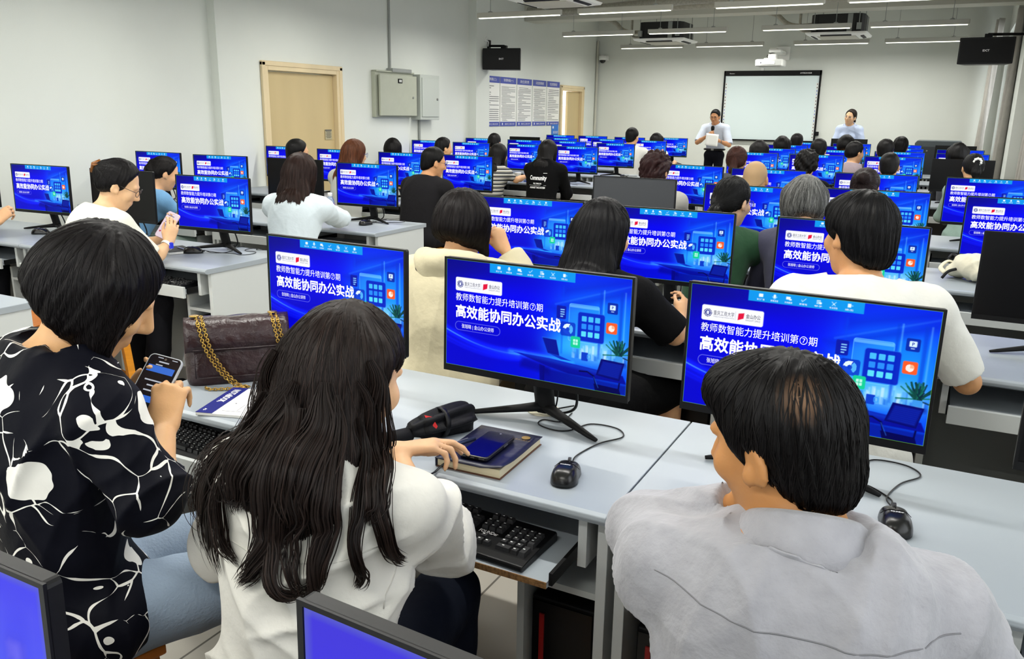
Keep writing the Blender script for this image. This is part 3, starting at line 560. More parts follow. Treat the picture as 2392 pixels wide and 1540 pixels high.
CAB = MB().tube(smooth_path([(0.10, 0.03, MZ + 0.03), (0.11, 0.05, MZ - 0.02), (0.09, 0.08, 0.04), (0.03, 0.1, 0.012), (-0.05, 0.14, 0.01), (-0.04, 0.2, 0.008)]), 0.004, 6).tube(smooth_path([(0.05, 0.03, MZ + 0.03), (0.055, 0.05, MZ - 0.02), (0.03, 0.09, 0.03), (0.0, 0.12, 0.008), (0.04, 0.19, 0.006)]), 0.0025, 6).box((0.10, 0.03, MZ + 0.02), (0.03, 0.02, 0.04)).mesh('monitor_cable', M['black'], True)
OFFG = MB().add([(-SW / 2, 0, -SH / 2), (SW / 2, 0, -SH / 2), (SW / 2, 0, SH / 2), (-SW / 2, 0, SH / 2)], [(0, 1, 2, 3)]).mesh('grey_reflection_screen', M['greyreflect'])
OFFS = MB().add([(-SW / 2, 0, -SH / 2), (SW / 2, 0, -SH / 2), (SW / 2, 0, SH / 2), (-SW / 2, 0, SH / 2)], [(0, 1, 2, 3)]).mesh('dark_screen', M['offscreen'])
def monitor(x, y, rz, label, kind='lit', far=False, z=0.75):
    t = thing('computer_monitor', label, 'monitor', (x, y, z), math.radians(rz), 'rows of classroom monitors')
    tilt = -math.radians(1.43); h = link('monitor_housing', HOUS, t, rot=(tilt, 0, 0))
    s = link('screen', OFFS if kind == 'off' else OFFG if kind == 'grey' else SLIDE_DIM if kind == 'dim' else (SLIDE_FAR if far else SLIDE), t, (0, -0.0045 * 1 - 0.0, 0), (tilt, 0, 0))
    q = Matrix.Rotation(tilt, 3, 'X') @ Vector((0, -0.0048, MZ + 0.018 + SH / 2)); s.location = q
    link('stand_neck', NECK, t)
    for l in LEGS: link('stand_leg', l, t)
    if not far: link('monitor_cable', CAB, t)
    return t
SEATN = {'L': ['at the wall', 'second from the wall', 'second from the aisle', 'at the aisle'], 'C': ['at the aisle', 'second from the aisle', 'second from the windows', 'at the window side']}
ROWN = {0: 'row at the camera', 1: 'first full row', 2: 'second row', 3: 'third row', 4: 'fourth row', 6: 'fifth row', 7: 'sixth row', 8: 'seventh row', 9: 'last row'}
BLK = {'L': 'left block', 'C': 'right block'}
MONS = [  # row, block, seat, x, y, yaw, kind
 (1, 'C', 0, -1.585, 1.885, -2.8, 'lit'), (1, 'C', 1, -0.90, 1.84, -1.3, 'lit'), (1, 'C', 2, -0.24, 1.86, -2.0, 'lit'), (1, 'C', 3, 0.46, 1.86, 0, 'off'),
 (2, 'C', 0, -1.675, 3.36, 0, 'lit'), (2, 'C', 1, -1.005, 3.32, 0, 'lit'), (2, 'C', 2, -0.305, 3.305, -4, 'lit'), (2, 'C', 3, 0.40, 3.31, 0, 'off'),
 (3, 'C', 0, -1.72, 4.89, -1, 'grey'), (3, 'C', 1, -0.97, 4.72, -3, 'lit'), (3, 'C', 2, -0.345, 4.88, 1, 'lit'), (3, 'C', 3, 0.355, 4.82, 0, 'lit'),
 (4, 'C', 0, -1.80, 6.42, -10, 'lit'), (4, 'C', 1, -1.19, 6.31, 0, 'lit'), (4, 'C', 2, -0.46, 6.32, 1, 'lit'), (4, 'C', 3, 0.245, 6.33, 0, 'lit'),
 (6, 'C', 0, -1.92, 9.22, 0, 'lit'), (6, 'C', 1, -1.26, 9.18, 1, 'lit'), (6, 'C', 2, -0.54, 9.30, 1, 'lit'), (6, 'C', 3, 0.09, 9.22, 0, 'off'),
 (7, 'C', 0, -1.97, 10.62, 0, 'lit'), (7, 'C', 1, -1.23, 10.7, 0, 'lit'), (7, 'C', 2, -0.56, 10.75, 0, 'lit'), (7, 'C', 3, 0.085, 10.76, 0, 'lit'),
 (8, 'C', 0, -2.05, 12.05, 0, 'lit'), (8, 'C', 1, -1.31, 12.1, 0, 'lit'), (8, 'C', 2, -0.62, 12.1, 0, 'lit'), (8, 'C', 3, 0.065, 12.15, 0, 'lit'),
 (9, 'C', 0, -2.07, 13.55, 0, 'lit'), (9, 'C', 1, -1.38, 13.6, 0, 'lit'), (9, 'C', 2, -0.70, 13.7, 0, 'lit'), (9, 'C', 3, 0.01, 13.95, 0, 'off'),
 (2, 'L', 0, -6.06, 3.42, 2, 'lit'), (2, 'L', 1, -5.24, 3.38, 3.3, 'lit'), (2, 'L', 2, -4.49, 3.41, 2.4, 'off'), (2, 'L', 3, -3.70, 3.39, 3.8, 'lit'),
 (3, 'L', 0, -6.09, 5.01, 1.5, 'lit'), (3, 'L', 1, -5.32, 4.98, 7, 'lit'), (3, 'L', 2, -4.55, 5.01, 2.4, 'off'), (3, 'L', 3, -3.77, 4.90, 1.1, 'lit'),
 (4, 'L', 0, -6.12, 6.62, 0, 'lit'), (4, 'L', 1, -5.33, 6.5, 0, 'lit'), (4, 'L', 2, -4.52, 6.42, 0, 'lit'), (4, 'L', 3, -3.82, 6.42, -4, 'lit'),
 (6, 'L', 0, -6.20, 9.42, 0, 'lit'), (6, 'L', 1, -5.43, 9.22, 0.3, 'lit'), (6, 'L', 2, -4.63, 9.2, 0, 'lit'), (6, 'L', 3, -3.93, 9.12, 0, 'lit'),
 (7, 'L', 0, -6.21, 10.85, 0, 'lit'), (7, 'L', 1, -5.45, 10.75, 0, 'lit'), (7, 'L', 2, -4.77, 10.75, 0, 'lit'), (7, 'L', 3, -3.98, 10.52, -1, 'lit'),
 (8, 'L', 0, -6.14, 12.12, 0, 'off'), (8, 'L', 1, -5.47, 12.08, 0, 'lit'), (8, 'L', 2, -4.76, 12.23, 0, 'lit'), (8, 'L', 3, -4.06, 12.15, -4, 'lit'),
 (9, 'L', 0, -6.23, 13.7, 1, 'lit'), (9, 'L', 1, -5.62, 13.72, 0, 'lit'), (9, 'L', 2, -4.88, 13.55, 0, 'lit'), (9, 'L', 3, -4.25, 13.9, 0, 'lit'),
 (0, 'C', 1, -0.875, 0.345, 0, 'dim'), (0, 'C', 2, -0.145, 0.415, -3, 'dim')]
SPEC = {(1, 'C', 0): 'lit monitor standing behind the burgundy handbag', (1, 'C', 1): 'lit monitor with fully visible slide, behind the notebook and phone', (1, 'C', 2): 'lit monitor in front of the man in the grey shirt',
        (0, 'C', 1): 'monitor corner poking into the photo\'s bottom left corner', (0, 'C', 2): 'monitor edge poking up in front of the white linen shirt', (3, 'C', 0): 'switched off grey looking monitor behind the woman with straight black hair',
        (2, 'C', 3): 'switched off black monitor nearest the camera on the window side', (2, 'L', 2): 'switched off monitor beyond the woman in the cream tee', (3, 'L', 2): 'switched off monitor in front of the woman in the pale blue shirt', (2, 'L', 1): 'lit monitor beside the wall, left of the woman in the cream tee', (2, 'L', 3): 'lit monitor in front of the woman in the cream tee'}
for (rw, bk, st, x, y, a, kd) in MONS:
    lab = SPEC.get((rw, bk, st)) or '%s monitor %s, %s, %s' % ('switched off' if kd in ('off', 'grey') else 'blue slide', SEATN[bk][st], BLK[bk], ROWN[rw])
    monitor(x, y, a, lab, kd, far=rw >= 6)

# ------------------------------------------------------------------ desks
def desk_proto(Wd, name='double_desk', lips=(True, True), pull=(0.06, 0.05)):
    t = thing(name, '', 'desk')
    e = Wd / 2
    top = MB(); pr = [(-0.30, 0.722), (-0.31, 0.727), (-0.315, 0.737), (-0.312, 0.746), (-0.30, 0.75), (0.315, 0.75), (0.315, 0.722)]
    top.prism(pr, -e + 0.002, e - 0.002, 'x').build('worktop', M['desk'], t, bev=0.002)
    for s in (-e + 0.022, 0.0, e - 0.022): MB().bb(s - 0.012, s + 0.012, -0.27, 0.29, 0.0, 0.722).build('side_panel', M['deskside'], t, bev=0.0015)
    MB().bb(-e + 0.034, e - 0.034, 0.2, 0.215, 0.22, 0.722).build('back_panel', M['deskback'], t)
    for k, s in enumerate((-1, 1)):
        cx = s * e / 2; x2 = s * (e - 0.23)
        MB().bb(x2 - 0.009, x2 + 0.009, -0.24, 0.2, 0.06, 0.58).build('partition', M['deskside'], t)
        MB().bb(min(x2, s * (e - 0.034)), max(x2, s * (e - 0.034)), -0.24, 0.2, 0.5, 0.516).build('shelf', M['deskside'], t); MB().bb(min(x2, s * (e - 0.034)), max(x2, s * (e - 0.034)), -0.24, 0.2, 0.06, 0.076).build('base_shelf', M['deskside'], t)
        for q in (-1, 1): MB().bb(cx + q * 0.298 - 0.01, cx + q * 0.298 + 0.01, -0.28, 0.2, 0.6, 0.722).build('tray_hanger', M['deskside'], t)
        tr = MB().bb(cx - 0.28, cx + 0.28, -0.31 - pull[k], 0.06 - pull[k], 0.618, 0.632).build('keyboard_tray', M['desk'], t)
        if lips[k]: MB().bb(cx - 0.285, cx + 0.285, -0.325 - pull[k], -0.31 - pull[k], 0.598, 0.658).build('tray_lip', M['deskside'], tr, bev=0.002)
        else: MB().bb(cx - 0.28, cx + 0.28, -0.3125 - pull[k], -0.31 - pull[k], 0.618, 0.632).build('raw_edge', M['chip'], tr)
        for q in (-1, 1): MB().bb(cx + q * 0.284 - 0.004, cx + q * 0.284 + 0.004, -0.3 - pull[k], 0.1, 0.62, 0.648).build('tray_rail', M['blackm'], tr)
    return t
def deskl(rw, bk, half): return 'white double desk, %s half of %s, %s' % (('wall side' if bk == 'L' else 'aisle side') if half == 0 else ('aisle side' if bk == 'L' else 'window side'), BLK[bk], ROWN[rw])
ROWY = {0: (None, 0.28), 1: (1.775, 1.775), 2: (3.27, 3.26), 3: (4.80, 4.80), 4: (6.40, 6.30), 6: (9.15, 9.15), 7: (10.7, 10.65), 8: (12.1, 12.1), 9: (13.65, 13.6)}
CJ = {0: -0.5, 1: -0.535, 2: -0.66, 3: -0.68, 4: -0.80, 6: -0.90, 7: -0.92, 8: -0.98, 9: -1.04}
LJ = {1: -4.91, 2: -4.865, 3: -4.94, 4: -4.95, 6: -5.03, 7: -5.10, 8: -5.11, 9: -5.25}
dC = desk_proto(1.38); dL = desk_proto(1.55); dA = desk_proto(1.45, lips=(True, False), pull=(0.065, 0.11)); dB = desk_proto(1.38, lips=(True, True), pull=(0.02, 0.05))
MB().lathe([(0.046, 0.75), (0.046, 0.753), (0.040, 0.7545), (0.03, 0.754)], (0.34, 0.19, 0), 28).box((0.31, 0.19, 0.755), (0.018, 0.03, 0.003)).build('cable_grommet', mat('cream_plastic', (222, 214, 186), 0.5), dA)
first = {}
def place_desk(proto, loc, label):
    if proto not in first: first[proto] = 1; proto.location = loc; proto['label'] = label; proto['group'] = 'rows of white computer desks'; return proto
    return dup(proto, loc, 0, label, 'rows of white computer desks')
for rw, (yl, yc) in ROWY.items():
    for h in (0, 1):
        p = dA if (rw == 1 and h == 0) else dB if (rw == 1 and h == 1) else dC
        place_desk(p, (CJ[rw] + ((-0.725 if rw == 1 else -0.69) if h == 0 else 0.69), yc, 0), deskl(rw, 'C', h))
        if yl: 
            if rw != 1 or h == 1: place_desk(dL, (LJ[rw] + (-0.775 if h == 0 else 0.775), yl, 0), deskl(rw, 'L', h))

# ------------------------------------------------------------------ computers under the desks
def tower(x, y, label):
    t = thing('computer_tower', label, 'computer', (x, y, 0.076), 0, 'computer towers in the desk bays')
    MB().box((0, 0, 0.19), (0.16, 0.38, 0.38)).build('case', M['black'], t, bev=0.005)
    MB().box((0, -0.192, 0.19), (0.15, 0.006, 0.36)).box((-0.05, -0.197, 0.27), (0.012, 0.004, 0.14), mi=1).build('front_panel', [M['gloss'], mat('red_stripe', (150, 20, 20), 0.4)], t)
    return t
for rw, bk in ((1, 'C'), (2, 'L'), (2, 'C'), (3, 'C'), (3, 'L')):
    for h in (0, 1):
        for s in (-1, 1):
            J, wd, yy = (CJ[rw], 1.38, ROWY[rw][1]) if bk == 'C' else (LJ[rw], 1.55, ROWY[rw][0])
            x = J + (-1 if h == 0 else 1) * wd / 2 + s * (wd / 2 - 0.13)
            if not (rw == 2 and bk == 'L' and h == 0): tower(x, yy - 0.03, 'black computer tower, %s bay of %s half desk, %s, %s' % ('right' if s > 0 else 'left', ('wall' if bk == 'L' else 'aisle') if h == 0 else ('aisle' if bk == 'L' else 'window'), ROWN[rw], BLK[bk]))

# ------------------------------------------------------------------ keyboards and mice
def keyboard(name_brand=True):
    t = thing('keyboard', '', 'keyboard')
    MB().prism([(-0.082, 0.0), (-0.085, 0.006), (-0.082, 0.014), (-0.06, 0.017), (0.07, 0.026), (0.076, 0.02), (0.076, 0.0)], -0.228, 0.228, 'x').build('keyboard_body', M['black'], t, bev=0.003)
    top = lambda y: 0.0205 + (y + 0.06) / 0.13 * 0.009
    mk = MB(); mp = MB()
    def key(x, y, w=0.0165, d=0.0165):
        z = top(y); V = []
        for k, zz in ((1, z - 0.005), (0.78, z + 0.005)): V += [(x + sx * (w / 2) * (k if w < 0.02 else 1 - (1 - k) * 0.017 / w), y + sy * d / 2 * k + (0.0008 if k < 1 else 0), zz) for sx, sy in ((-1, -1), (1, -1), (1, 1), (-1, 1))]
        mk.add(V, [(0, 1, 5, 4), (1, 2, 6, 5), (2, 3, 7, 6), (3, 0, 4, 7), (4, 5, 6, 7)])
        mp.add([(x + a, y + b, z + 0.0053) for a, b in ((-0.005, 0.001), (0.000, 0.001), (0.000, 0.004), (-0.005, 0.004))], [(0, 1, 2, 3)])
    p = 0.0188; x0 = -0.218
    for r, y in enumerate((0.056, 0.030, 0.011, -0.008, -0.027, -0.046)):
        if r == 0: xs = [(x0 + k * p + (0.008 * (k > 0)) + 0.006 * (k > 4) + 0.006 * (k > 8), 0.0165) for k in range(13)]
        elif r == 5: xs = [(x0 + 0.002, 0.022), (x0 + 0.026, 0.02), (x0 + 0.05, 0.02), (x0 + 0.122, 0.108), (x0 + 0.192, 0.02), (x0 + 0.216, 0.02), (x0 + 0.24, 0.02), (x0 + 0.264, 0.022)]
        else:
            off = (0, 0.004, 0.008, 0.014)[r - 1]; n = (13, 12, 11, 10)[r - 1]; xs = [(x0 + off * 2 * (k > 0) + k * p + off * (k == 0), 0.0165 + off * 1.6 * (k == 0)) for k in range(n + 1)]
            xe = xs[-1][0] + p / 2; xs.append(((xe + 0.062) / 2, 0.062 - xe - 0.001))
        for x, w in xs: key(x, y, w)
        if r < 3:
            for k in range(3): key(0.082 + k * p, y)
        if r == 4: key(0.082 + p, y)
        if r == 5: [key(0.082 + k * p, y) for k in range(3)]
        if 0 < r < 5: [key(0.152 + k * p, y, d=0.0165) for k in range(3)]
        if r in (1, 2): key(0.152 + 3 * p, y)
        if r == 5: key(0.152 + p / 2, y, 0.035); key(0.152 + 2 * p, y)
    key(0.152 + 3 * p, -0.0, 0.0165, 0.035); key(0.152 + 3 * p, -0.038, 0.0165, 0.035)
    mk.build('keys', M['key'], t); mp.build('key_legends', M['inkw'], t)
    if name_brand:
        mb = MB(); text_fit(mb, 'FOUNDer', 0.076, -0.013, 0.048, 0.011, lambda a, b: (a, b, top(b) - 0.0015), 0.015); mb.build('brand_lettering', M['inkw'], t)
    return t
kb = keyboard(); kb.location = (-0.90, 1.455, 0.632); kb.rotation_euler = (0, 0, math.radians(-3)); kb['label'] = 'black keyboard on the pulled out tray beside the white linen shirt'; kb['group'] = 'black keyboards'
dup(kb, (-1.70, 1.49, 0.632), math.radians(-4), 'black keyboard on the tray between the two women in front', 'black keyboards')
dup(kb, (-3.70, 2.98, 0.632), math.radians(3), 'black keyboard on the tray under the elbow of the woman in the cream tee', 'black keyboards')
dup(kb, (-0.19, 1.5, 0.632), 0, 'black keyboard under the desktop before the man in the grey shirt', 'black keyboards')
def mouse_proto():
    t = thing('computer_mouse', '', 'mouse'); L, Wm, H = 0.113, 0.066, 0.037
    def surf(zs, yr, sc=1.0, lift=0.0):
        V = []; n = 28; m = 9
        for j in range(m + 1):
            ph = j / m * PI / 2
            for i in range(n):
                a = 2 * PI * i / n; ca, sa = math.cos(a), math.sin(a)
                wy = math.copysign(abs(sa) ** 0.8, sa); wx = math.copysign(abs(ca) ** 0.75, ca)
                wid = Wm / 2 * (1 - 0.13 * math.exp(-((wy - 0.05) / 0.4) ** 2)) * (1.02 if wy < 0 else 0.98)
                r = math.cos(ph) ** 0.55; V.append((wx * wid * r, wy * L / 2 * r, 0.002 + math.sin(ph) ** 0.9 * H * (1 - 0.18 * (wy * r + 0.35) ** 2)))
        Fc = [(j * n + i, j * n + (i + 1) % n, (j + 1) * n + (i + 1) % n, (j + 1) * n + i) for j in range(m) for i in range(n)] + [tuple(range(n))[::-1]]
        return V, Fc
    V, Fc = surf(0, 0); MB().add(V, Fc).build('shell', M['gloss'], t, smooth=True)
    zt = lambda y: 0.002 + H * (1 - 0.18 * (y / (L / 2) + 0.35) ** 2)
    MB().tube([(0, y, zt(y) + 0.0004) for y in np.linspace(0.012, 0.05, 8)], 0.0008, 5).tube(smooth_path([(-0.029, 0.005, 0.024), (-0.016, 0.0, zt(0) - 0.0015), (0, -0.002, zt(0) + 0.0003), (0.016, 0.0, zt(0) - 0.0015), (0.029, 0.005, 0.024)]), 0.0007, 5).build('seam', M['blackm'], t)
    MB().lathe([(0.004, -0.003), (0.009, -0.003), (0.009, 0.003), (0.004, 0.003)], (0, 0.033, zt(0.033) - 0.004), 14, Matrix.Rotation(PI / 2, 3, 'Y')).build('scroll_wheel', M['key'], t)
    mb = MB(); text_fit(mb, 'FOUNDer', -0.012, -0.014, 0.024, 0.006, lambda a, b: (a, b, zt(b) + 0.0006), 0.02); mb.build('brand_lettering', M['inkw'], t)
    MB().box((0, L / 2 + 0.002, 0.012), (0.008, 0.012, 0.008)).build('cable_boot', M['blackm'], t)
    return t
def mouse(loc, rz, label, cable=None, proto=[None]):
    if proto[0] is None:
        proto[0] = m = mouse_proto(); m.location = loc; m.rotation_euler = (0, 0, rz); m['label'] = label; m['group'] = 'black computer mice'
    else: m = dup(proto[0], loc, rz, label, 'black computer mice')
    if cable:
        R = Matrix.Rotation(-rz, 3, 'Z'); P = [R @ (Vector(p) - Vector(loc)) for p in cable]
        MB().tube(smooth_path([(0, 0.058, 0.012), (0, 0.07, 0.013)] + [tuple(p) for p in P], 8), 0.0019, 6).build('mouse_cable', M['black'], m, smooth=True)
    return m
mouses = []
# ------------------------------------------------------------------ bodies: smooth blended volumes turned into one continuous skin
def nv(a): a = np.asarray(a, float); return a / (np.linalg.norm(a) + 1e-12)
def V3(*a): return np.array(a, float)
class Field:
    def __init__(s, lo, hi, res):
        s.res = res; s.lo = np.array(lo, float); n = np.maximum(4, np.ceil((np.array(hi) - s.lo) / res).astype(int) + 1)
        s.F = np.full(n, 1.0, np.float32); s.ax = [(s.lo[i] + res * np.arange(n[i])).astype(np.float32) for i in range(3)]
    def sl(s, lo, hi):
        i0 = np.clip(np.floor((np.asarray(lo) - s.lo) / s.res).astype(int), 0, s.F.shape); i1 = np.clip(np.ceil((np.asarray(hi) - s.lo) / s.res).astype(int) + 1, 0, s.F.shape)
        if np.any(i1 - i0 <= 0): return None
        return tuple(slice(a, b) for a, b in zip(i0, i1))
    def put(s, d, lo, hi, k, op='u'):
        q = s.sl(lo, hi)
        if q is None: return
        X, Y, Z = np.meshgrid(s.ax[0][q[0]], s.ax[1][q[1]], s.ax[2][q[2]], indexing='ij', sparse=True)
        b = d(X, Y, Z).astype(np.float32); a = s.F[q]
        if op == 'u': h = np.maximum(k - np.abs(a - b), 0) / k; s.F[q] = np.minimum(a, b) - h * h * k * 0.25
        elif op == 's': b = -b; h = np.maximum(k - np.abs(a - b), 0) / k; s.F[q] = np.maximum(a, b) + h * h * k * 0.25
        else: h = np.maximum(k - np.abs(a - b), 0) / k; s.F[q] = np.maximum(a, b) + h * h * k * 0.25
    def cone(s, a, b, ra, rb, k=0.02, flat=None, op='u', off=0.0, cut=None):
        a, b = np.asarray(a, float), np.asarray(b, float); ab = b - a; L2 = float(ab @ ab) + 1e-9; R = max(ra, rb) + k + 3 * s.res + off
        if flat is not None: n, fs = nv(flat[0]), flat[1]; R *= max(1, fs)
        ext = nv(ab)
        def d(X, Y, Z):
            px, py, pz = X - a[0], Y - a[1], Z - a[2]; t0 = (px * ab[0] + py * ab[1] + pz * ab[2]) / L2; t = np.clip(t0, 0, 1)
            qx, qy, qz = px - t * ab[0], py - t * ab[1], pz - t * ab[2]
            if flat is not None: m = (qx * n[0] + qy * n[1] + qz * n[2]) * (1 / fs - 1); qx, qy, qz = qx + m * n[0], qy + m * n[1], qz + m * n[2]
            r = np.sqrt(qx * qx + qy * qy + qz * qz) - (ra + (rb - ra) * t) - off
            if flat is not None and fs < 1: r = r * max(fs, 0.5)
            if cut is not None: r = np.maximum(r, (t0 - cut) * math.sqrt(L2))
            return r
        s.put(d, np.minimum(a, b) - R, np.maximum(a, b) + R, k, op)
    def ell(s, c, rad, Rm=None, k=0.02, op='u', off=0.0):
        c = np.asarray(c, float); rad = np.asarray(rad, float) + off; Rm = np.eye(3) if Rm is None else Rm; R = float(max(rad)) + k + 3 * s.res
        def d(X, Y, Z):
            px, py, pz = X - c[0], Y - c[1], Z - c[2]; q = [px * Rm[0, i] + py * Rm[1, i] + pz * Rm[2, i] for i in range(3)]
            k0 = np.sqrt(sum((q[i] / rad[i]) ** 2 for i in range(3))); k1 = np.sqrt(sum((q[i] / rad[i] ** 2) ** 2 for i in range(3))) + 1e-9
            return k0 * (k0 - 1) / k1
        s.put(d, c - R, c + R, k, op)
    def plane(s, p, n, k=0.005, lo=None, hi=None):
        """keep what lies below the plane through p with outward normal n"""
        p = np.asarray(p, float); n = nv(n); lo = s.lo if lo is None else lo; hi = s.lo + s.res * np.array(s.F.shape) if hi is None else hi
        s.put(lambda X, Y, Z: (X - p[0]) * n[0] + (Y - p[1]) * n[1] + (Z - p[2]) * n[2], lo, hi, k, 'i')
    def mesh(s):
        F = s.F; ins = F < 0; nx, ny, nz = F.shape; cor = [(i, j, k) for i in (0, 1) for j in (0, 1) for k in (0, 1)]
        c = lambda A, o: A[o[0]:nx - 1 + o[0], o[1]:ny - 1 + o[1], o[2]:nz - 1 + o[2]]
        al = np.ones((nx - 1, ny - 1, nz - 1), bool); an = np.zeros_like(al)
        for o in cor: q = c(ins, o); al &= q; an |= q
        I = np.argwhere(an & ~al)
        if len(I) == 0: return np.zeros((0, 3)), np.zeros((0, 4), int)
        vals = {o: F[I[:, 0] + o[0], I[:, 1] + o[1], I[:, 2] + o[2]].astype(float) for o in cor}
        S = np.zeros((len(I), 3)); N = np.zeros(len(I))
        for o in cor:
            for ax in range(3):
                if o[ax] == 0:
                    p = list(o); p[ax] = 1; p = tuple(p); a, b = vals[o], vals[p]; m = (a < 0) != (b < 0); t = np.where(m, a / np.where(m, a - b, 1), 0)
                    pt = np.tile(np.array(o, float), (len(I), 1)); pt[:, ax] += t; S += pt * m[:, None]; N += m
        V = s.lo + s.res * (I + S / N[:, None]); idx = np.full((nx - 1, ny - 1, nz - 1), -1, np.int32); idx[tuple(I.T)] = np.arange(len(I)); Q = []
        for ax in range(3):
            u, w = [(1, 2), (2, 0), (0, 1)][ax]; A = ins[tuple(slice(0, -1) if i == ax else slice(None) for i in range(3))]; B = ins[tuple(slice(1, None) if i == ax else slice(None) for i in range(3))]
            E = np.argwhere(A != B); ok = (E[:, u] > 0) & (E[:, w] > 0) & (E[:, u] < F.shape[u] - 1) & (E[:, w] < F.shape[w] - 1); E = E[ok]
            if len(E) == 0: continue
            f = A[tuple(E.T)]
            def g(du, dw): P = E.copy(); P[:, u] -= du; P[:, w] -= dw; return idx[tuple(P.T)]
            q = np.stack([g(1, 1), g(0, 1), g(0, 0), g(1, 0)], -1); q[~f] = q[~f][:, ::-1]; Q.append(q)
        Q = np.vstack(Q); Q = Q[(Q >= 0).all(1)]
        # two smoothing passes
        for _ in range(2):
            acc = np.zeros_like(V); cnt = np.zeros(len(V))
            for i in range(4): np.add.at(acc, Q[:, i], V[Q[:, (i + 1) % 4]]); np.add.at(cnt, Q[:, i], 1)
            V = 0.5 * V + 0.5 * acc / np.maximum(cnt, 1)[:, None]
        return V, Q
def vnormals(V, Q):
    n = np.cross(V[Q[:, 2]] - V[Q[:, 0]], V[Q[:, 3]] - V[Q[:, 1]]); N = np.zeros_like(V)
    for i in range(4): np.add.at(N, Q[:, i], n)
    return N / (np.linalg.norm(N, axis=1)[:, None] + 1e-9)
def folds(V, Q, amp, seed, scale=1.0):
    """soft cloth folds with sharper creases"""
    r = np.random.default_rng(seed); N = vnormals(V, Q); d = np.zeros(len(V)); W_ = V - V.mean(0)
    for o in range(6):
        k = r.normal(size=3) * (10 + 6 * o) * scale; k[2] *= 0.8; k2 = r.normal(size=3) * 8 * scale; k3 = r.normal(size=3) * 7
        ph = W_ @ k + 2.2 * np.sin(W_ @ k2 + r.uniform(0, 6)) + r.uniform(0, 6); m = np.clip(0.5 + 0.9 * np.sin(W_ @ k3 + r.uniform(0, 6)), 0, 1)
        d += m * ((1 - np.abs(np.sin(ph * 0.5))) ** 2.2 * 1.5 - 0.35) / (1 + 0.35 * o)
    return V + N * (amp * d)[:, None]

# ------------------------------------------------------------------ materials for people
SKIN = {}
def skin(c):
    if c not in SKIN: 
        m = mat('skin_%d' % len(SKIN), c, 0.48, spec=0.35, noise=0.1, nscale=30, bump=0.003, bscale=240)
        m.node_tree.nodes['Principled BSDF'].inputs['Subsurface Weight'].default_value = 0.08
        m.node_tree.nodes['Principled BSDF'].inputs['Subsurface Radius'].default_value = (0.01, 0.004, 0.002); SKIN[c] = m
    return SKIN[c]
CL = {}
def cloth(c, name='cloth', rough=0.8, **k):
    key = (c, name)
    dk = max(c) < 60
    if key not in CL: CL[key] = mat(name, tuple(int(q * 0.7) for q in c) if dk else c, rough, spec=0.08 if dk else 0.2, noise=k.pop('noise', 0.07), nscale=14, bump=k.pop('bump', 0.02), bscale=k.pop('bscale', 45), sheen=0.0 if dk else 0.1, **k)
    return CL[key]
HAIRM = {}
def hairmat(c, c2=None, rough=0.36):
    k = (c, c2)
    if k not in HAIRM:
        m = attr_mat('hair', rough=0.46, spec=0.15, aniso=0.5); HAIRM[k] = m
    return HAIRM[k]

# ------------------------------------------------------------------ a hand
def hand(f, W, D, Nrm, side, curl=(0.35, 0.4, 0.45, 0.5), thumb=(0.5, 0.5), sc=1.0, spread=0.06, rmin=0.0, seg_curl=None):
    """W wrist, D direction of the fingers, Nrm out of the back of the hand, side +1 for a right hand"""
    D = nv(D); Nrm = nv(np.asarray(Nrm) - D * (np.asarray(Nrm) @ D)); X = np.cross(D, Nrm) * side     # X points to the thumb side... away from it
    T = -X  # thumb side
    R = lambda r: max(r * sc, rmin)
    kn = []
    for i, (o, l) in enumerate(((0.030, 0.092), (0.010, 0.096), (-0.010, 0.092), (-0.029, 0.084))):
        K = W + D * l * sc + T * o * sc * 0.95 + Nrm * (0.004 - 0.006 * abs(i - 1.3)) * sc; kn.append(K)
        f.cone(W + D * 0.012 * sc + T * o * 0.55 * sc, K, R(0.0135), R(0.0105), 0.014 * sc)
    f.cone(W + D * 0.03 * sc + T * 0.022 * sc - Nrm * 0.008 * sc, W + D * 0.065 * sc + T * 0.02 * sc - Nrm * 0.006 * sc, R(0.014), R(0.011), 0.014 * sc)
    tips = []
    for i, K in enumerate(kn):
        ln = [(0.042, 0.025, 0.021), (0.047, 0.029, 0.022), (0.043, 0.027, 0.021), (0.033, 0.02, 0.019)][i]; c = curl[i]; sp = T * math.sin((1.5 - i) * spread); p = K; a = 0.0; r0 = 0.0092 - 0.0006 * (i == 3)
        cs = seg_curl[i] if seg_curl else (c, c * 1.15, c * 0.8)
        for j in range(3):
            a += cs[j]; d = nv(D * math.cos(a) - Nrm * math.sin(a) + sp * (1 if j == 0 else 0.5)); q = p + d * ln[j] * sc; f.cone(p, q, R(r0 - 0.0008 * j), R(r0 - 0.0008 * (j + 1)), 0.004 * sc); p = q
        tips.append(p)
    b = W + D * 0.018 * sc + T * 0.022 * sc - Nrm * 0.006 * sc; a, c = thumb; d0 = nv(D * math.cos(a) + T * math.sin(a) - Nrm * 0.35); p = b + d0 * 0.042 * sc; f.cone(b, p, R(0.0145), R(0.011), 0.012 * sc)
    d1 = nv(D * math.cos(a - c) + T * math.sin(a - c) - Nrm * (0.25 + 0.4 * c)); q = p + d1 * 0.033 * sc; f.cone(p, q, R(0.0108), R(0.0095), 0.004 * sc)
    d2 = nv(D * math.cos(a - 1.6 * c) + T * math.sin(a - 1.6 * c) - Nrm * (0.25 + 0.5 * c)); q2 = q + d2 * 0.027 * sc; f.cone(q, q2, R(0.0096), R(0.0078), 0.004 * sc); tips.append(q2)
    return tips

